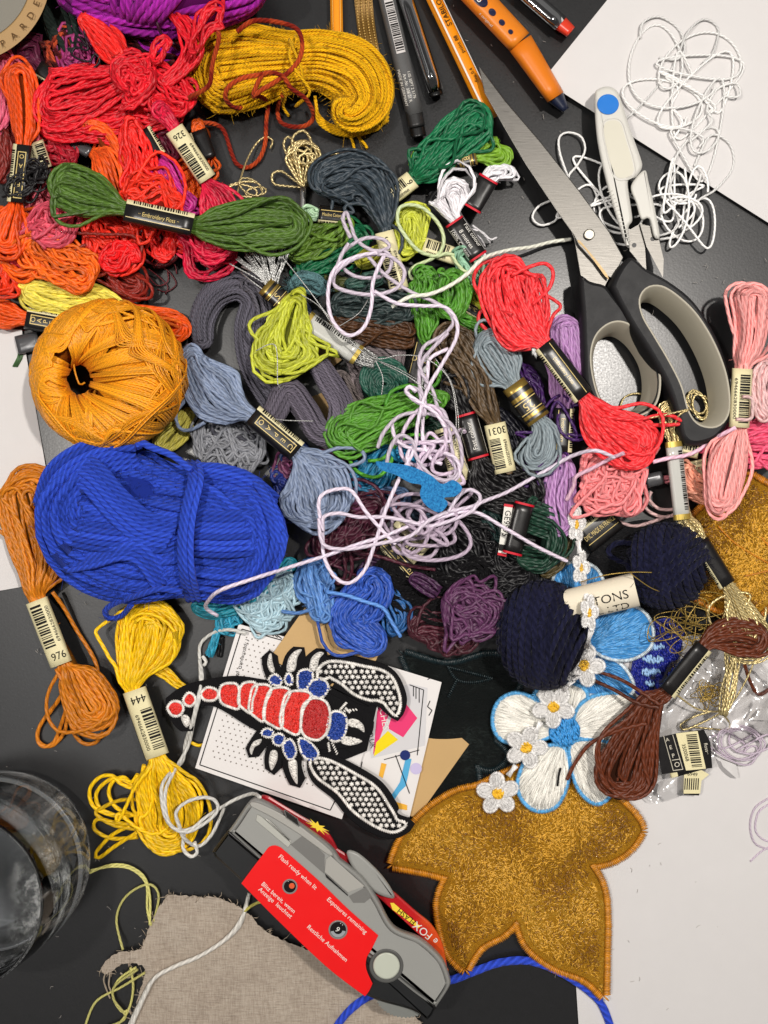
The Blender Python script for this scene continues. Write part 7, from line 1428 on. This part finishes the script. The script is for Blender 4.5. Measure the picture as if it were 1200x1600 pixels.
cords('white_string', 'white string lying diagonally across the beige linen', 'string', (216, 212, 204), [[(390, 1395, 6), (384, 1415, 9), (375, 1445, 12), (350, 1470, 12), (310, 1495, 14), (270, 1512, 14), (240, 1530, 14), (222, 1560, 12), (200, 1606, 10)], [(388, 1400, 8), (380, 1430, 12), (356, 1464, 14), (315, 1492, 15), (275, 1509, 15), (243, 1527, 15), (226, 1556, 13), (204, 1606, 11)]], r=3.0)
cords('straw_thread', 'pale straw coloured threads curling between the glass and linen', 'thread', (202, 196, 118), [[(140, 1364, 5), (170, 1352, 5), (200, 1353, 5), (225, 1370, 5), (234, 1400, 5), (234, 1445, 9)], [(142, 1360, 8), (175, 1354, 8), (205, 1358, 8), (228, 1380, 6), (230, 1420, 6), (236, 1446, 8)], [(240, 1440, 6), (248, 1400, 5), (235, 1382, 5), (210, 1390, 5), (190, 1410, 4), (182, 1440, 4), (192, 1484, 12)], [(212, 1512, 16), (186, 1530, 6), (176, 1555, 5), (190, 1580, 5), (200, 1578, 6)], [(215, 1515, 16), (180, 1540, 8), (178, 1562, 6), (196, 1590, 6), (165, 1606, 5)], [(204, 1512, 14), (208, 1545, 5), (200, 1580, 5), (180, 1606, 5)], [(226, 1520, 14), (190, 1542, 6), (150, 1565, 4), (132, 1606, 4)]], r=1.9)
cords('straw_thread', 'short yellow thread peeping out under the red camera label', 'thread', (206, 196, 96), [[(382, 1424, 12), (392, 1416, 14), (404, 1410, 16), (415, 1408, 18)]], r=2.2)
# silver things
SV = (186, 186, 184)
th = Thing('silver_thread_skein', 'metallic silver skein in a clear barcode wrap with splayed bright ends', 'skein', 500, 520)
g = G(); 
for k in range(64):
    a = math.radians(-150 + 85 * rs.rand()); L_ = 50 + 34 * rs.rand(); x0, y0 = 426 + rs.randn() * 4, 450 + rs.randn() * 4
    e = (x0 + L_ * math.cos(a), y0 + L_ * math.sin(a)); g.tubes(cr([(x0 + 12, y0 + 14, 46), (x0, y0, 50), ((x0 + e[0]) / 2 + rs.randn() * 3, (y0 + e[1]) / 2 - 2, 58), (*e, 46 + rs.rand() * 14)], 8), 1.1, 5)
th.part('splayed_ends', g, [thread(SV, 'metal', 1.1)])
g = G(); bundle(g, [(440, 470, 12), (470, 495, 12), (510, 525, 12), (560, 556, 13), (584, 566, 10)], n=22, r=1.3, z=32, h=10, ends='CC'); th.part('thread', g, [thread(SV, 'metal', 1.3), flat('silver_core', (30, 30, 30))])
band(th, (414, 446), (446, 474), 16, 13, 48, 'gold', txt='S'); band(th, (478, 500), (560, 556), 16, 13, 46, 'clear')
cords('silver_thread', 'wispy silver threads straying over the dark green coil', 'thread', SV, [Z([(440, 400), (480, 450), (510, 490), (545, 530), (585, 560), (625, 555), (665, 560), (700, 590), (712, 640), (712, 690)], 84), Z([(470, 460), (500, 480), (530, 520), (580, 558), (640, 590), (690, 630)], 80), Z([(585, 560), (598, 590), (596, 618)], 80), Z([(585, 562), (620, 575), (650, 592), (668, 600)], 78), Z([(400, 548), (430, 540), (434, 600), (440, 605)], 76), Z([(430, 655), (450, 657), (490, 658)], 74), Z([(530, 510), (560, 490), (575, 468)], 78), Z([(680, 560), (706, 600), (716, 650), (716, 680), (724, 668), (718, 700), (735, 740)], 72)], r=.8, kind='metal', sides=5)
g = G(); bundle(g, [(452, 450, 7), (470, 436, 11), (495, 445, 11), (508, 460, 7)], n=12, r=2.6, z=40, h=10, wob=.4, fuzz=260); single('wool_tuft', 'small fuzzy grey teal wool tuft beside the silver fringe', 'yarn', g, [thread((86, 120, 124), 'wool', 2.6), flat('x2', (30, 40, 42))])
for lb, p in (('kraft paper slip showing inside the bend of the grey mauve wool', [(470, 626), (508, 612), (522, 650), (505, 676), (486, 660)]), ('pale card slip under the silver wrapped skein', [(488, 528), (515, 545), (534, 562), (520, 574), (500, 556)])):
    g = G(); g.slab(p, 4, 7); single('paper_scrap', lb, 'paper', g, [kr], smooth=False)
AMB = .15
BLOBS = [(-430, -210, 270, 240, 2.4), (-310, 330, 110, 200, 2.0), (500, 330, 230, 160, 1.4), (-180, 560, 160, 120, 1.0), (900, 200, 260, 500, .4), (-900, 300, 260, 600, .4)]
KEYS = [('ceiling_lamp', (900, 700, 2600), 5150, 130, (1, .945, .88)), ('ceiling_lamp', (-1100, 300, 2500), 2800, 130, (1, .945, .88))]
# ================================================================ light and camera
w = bpy.data.worlds.new('World'); bpy.context.scene.world = w; w.use_nodes = True; nt = w.node_tree; bg = nt.nodes['Background']
def wn(t_, **k):
    o = nt.nodes.new(t_)
    for a, b in k.items(): setattr(o, a, b)
    return o
def wm_(op, a, b=None):
    o = wn('ShaderNodeMath', operation=op)
    for i, x in enumerate((a, b)):
        if x is None: continue
        if isinstance(x, (int, float)): o.inputs[i].default_value = x
        else: nt.links.new(x, o.inputs[i])
    return o.outputs[0]
tc = wn('ShaderNodeTexCoord'); sp = wn('ShaderNodeSeparateXYZ'); nt.links.new(tc.outputs['Generated'], sp.inputs[0])
zc = wm_('MAXIMUM', sp.outputs[2], .05); X = wm_('DIVIDE', sp.outputs[0], zc); Y = wm_('DIVIDE', sp.outputs[1], zc)
def blob(x, y, rx, ry, k):      # lit part of the room's ceiling, by direction
    dx = wm_('MULTIPLY', wm_('SUBTRACT', X, x / 1250), 1250 / rx); dy = wm_('MULTIPLY', wm_('SUBTRACT', Y, y / 1250), 1250 / ry)
    d = wm_('ADD', wm_('MULTIPLY', dx, dx), wm_('MULTIPLY', dy, dy)); return wm_('MULTIPLY', wm_('EXPONENT', wm_('MULTIPLY', wm_('POWER', d, 1.6), -1)), k)
tot = AMB
for b in BLOBS:
    v = blob(*b); tot = wm_('ADD', v, tot)
nt.links.new(tot, bg.inputs['Strength']); bg.inputs['Color'].default_value = (1, .98, .96, 1)
for nm, (x, y, z), E, sz, c in KEYS:
    L = bpy.data.lights.new(nm, 'AREA'); L.shape = 'DISK'; L.size = sz * S; L.energy = E; L.color = c
    o = bpy.data.objects.new(nm, L); COL.objects.link(o); p = Vector((x * S, y * S, z * S)); o.location = p
    o.rotation_euler = (Vector((0, 0, 0)) - p).to_track_quat('-Z', 'Y').to_euler()
cam = bpy.data.cameras.new('camera'); co = bpy.data.objects.new('camera', cam); COL.objects.link(co); co.location = (0, 0, D * S)
cam.sensor_fit = 'VERTICAL'; cam.sensor_height = 36; cam.lens = 36 / (1600 / D); cam.clip_end = 500; cam.clip_start = .05
sc = bpy.context.scene; sc.camera = co; sc.view_settings.view_transform = 'Standard'; sc.view_settings.look = 'None'; sc.view_settings.exposure = 0
sc.render.engine = 'CYCLES'; sc.cycles.max_bounces = 10; sc.cycles.transmission_bounces = 10; sc.cycles.transparent_max_bounces = 12
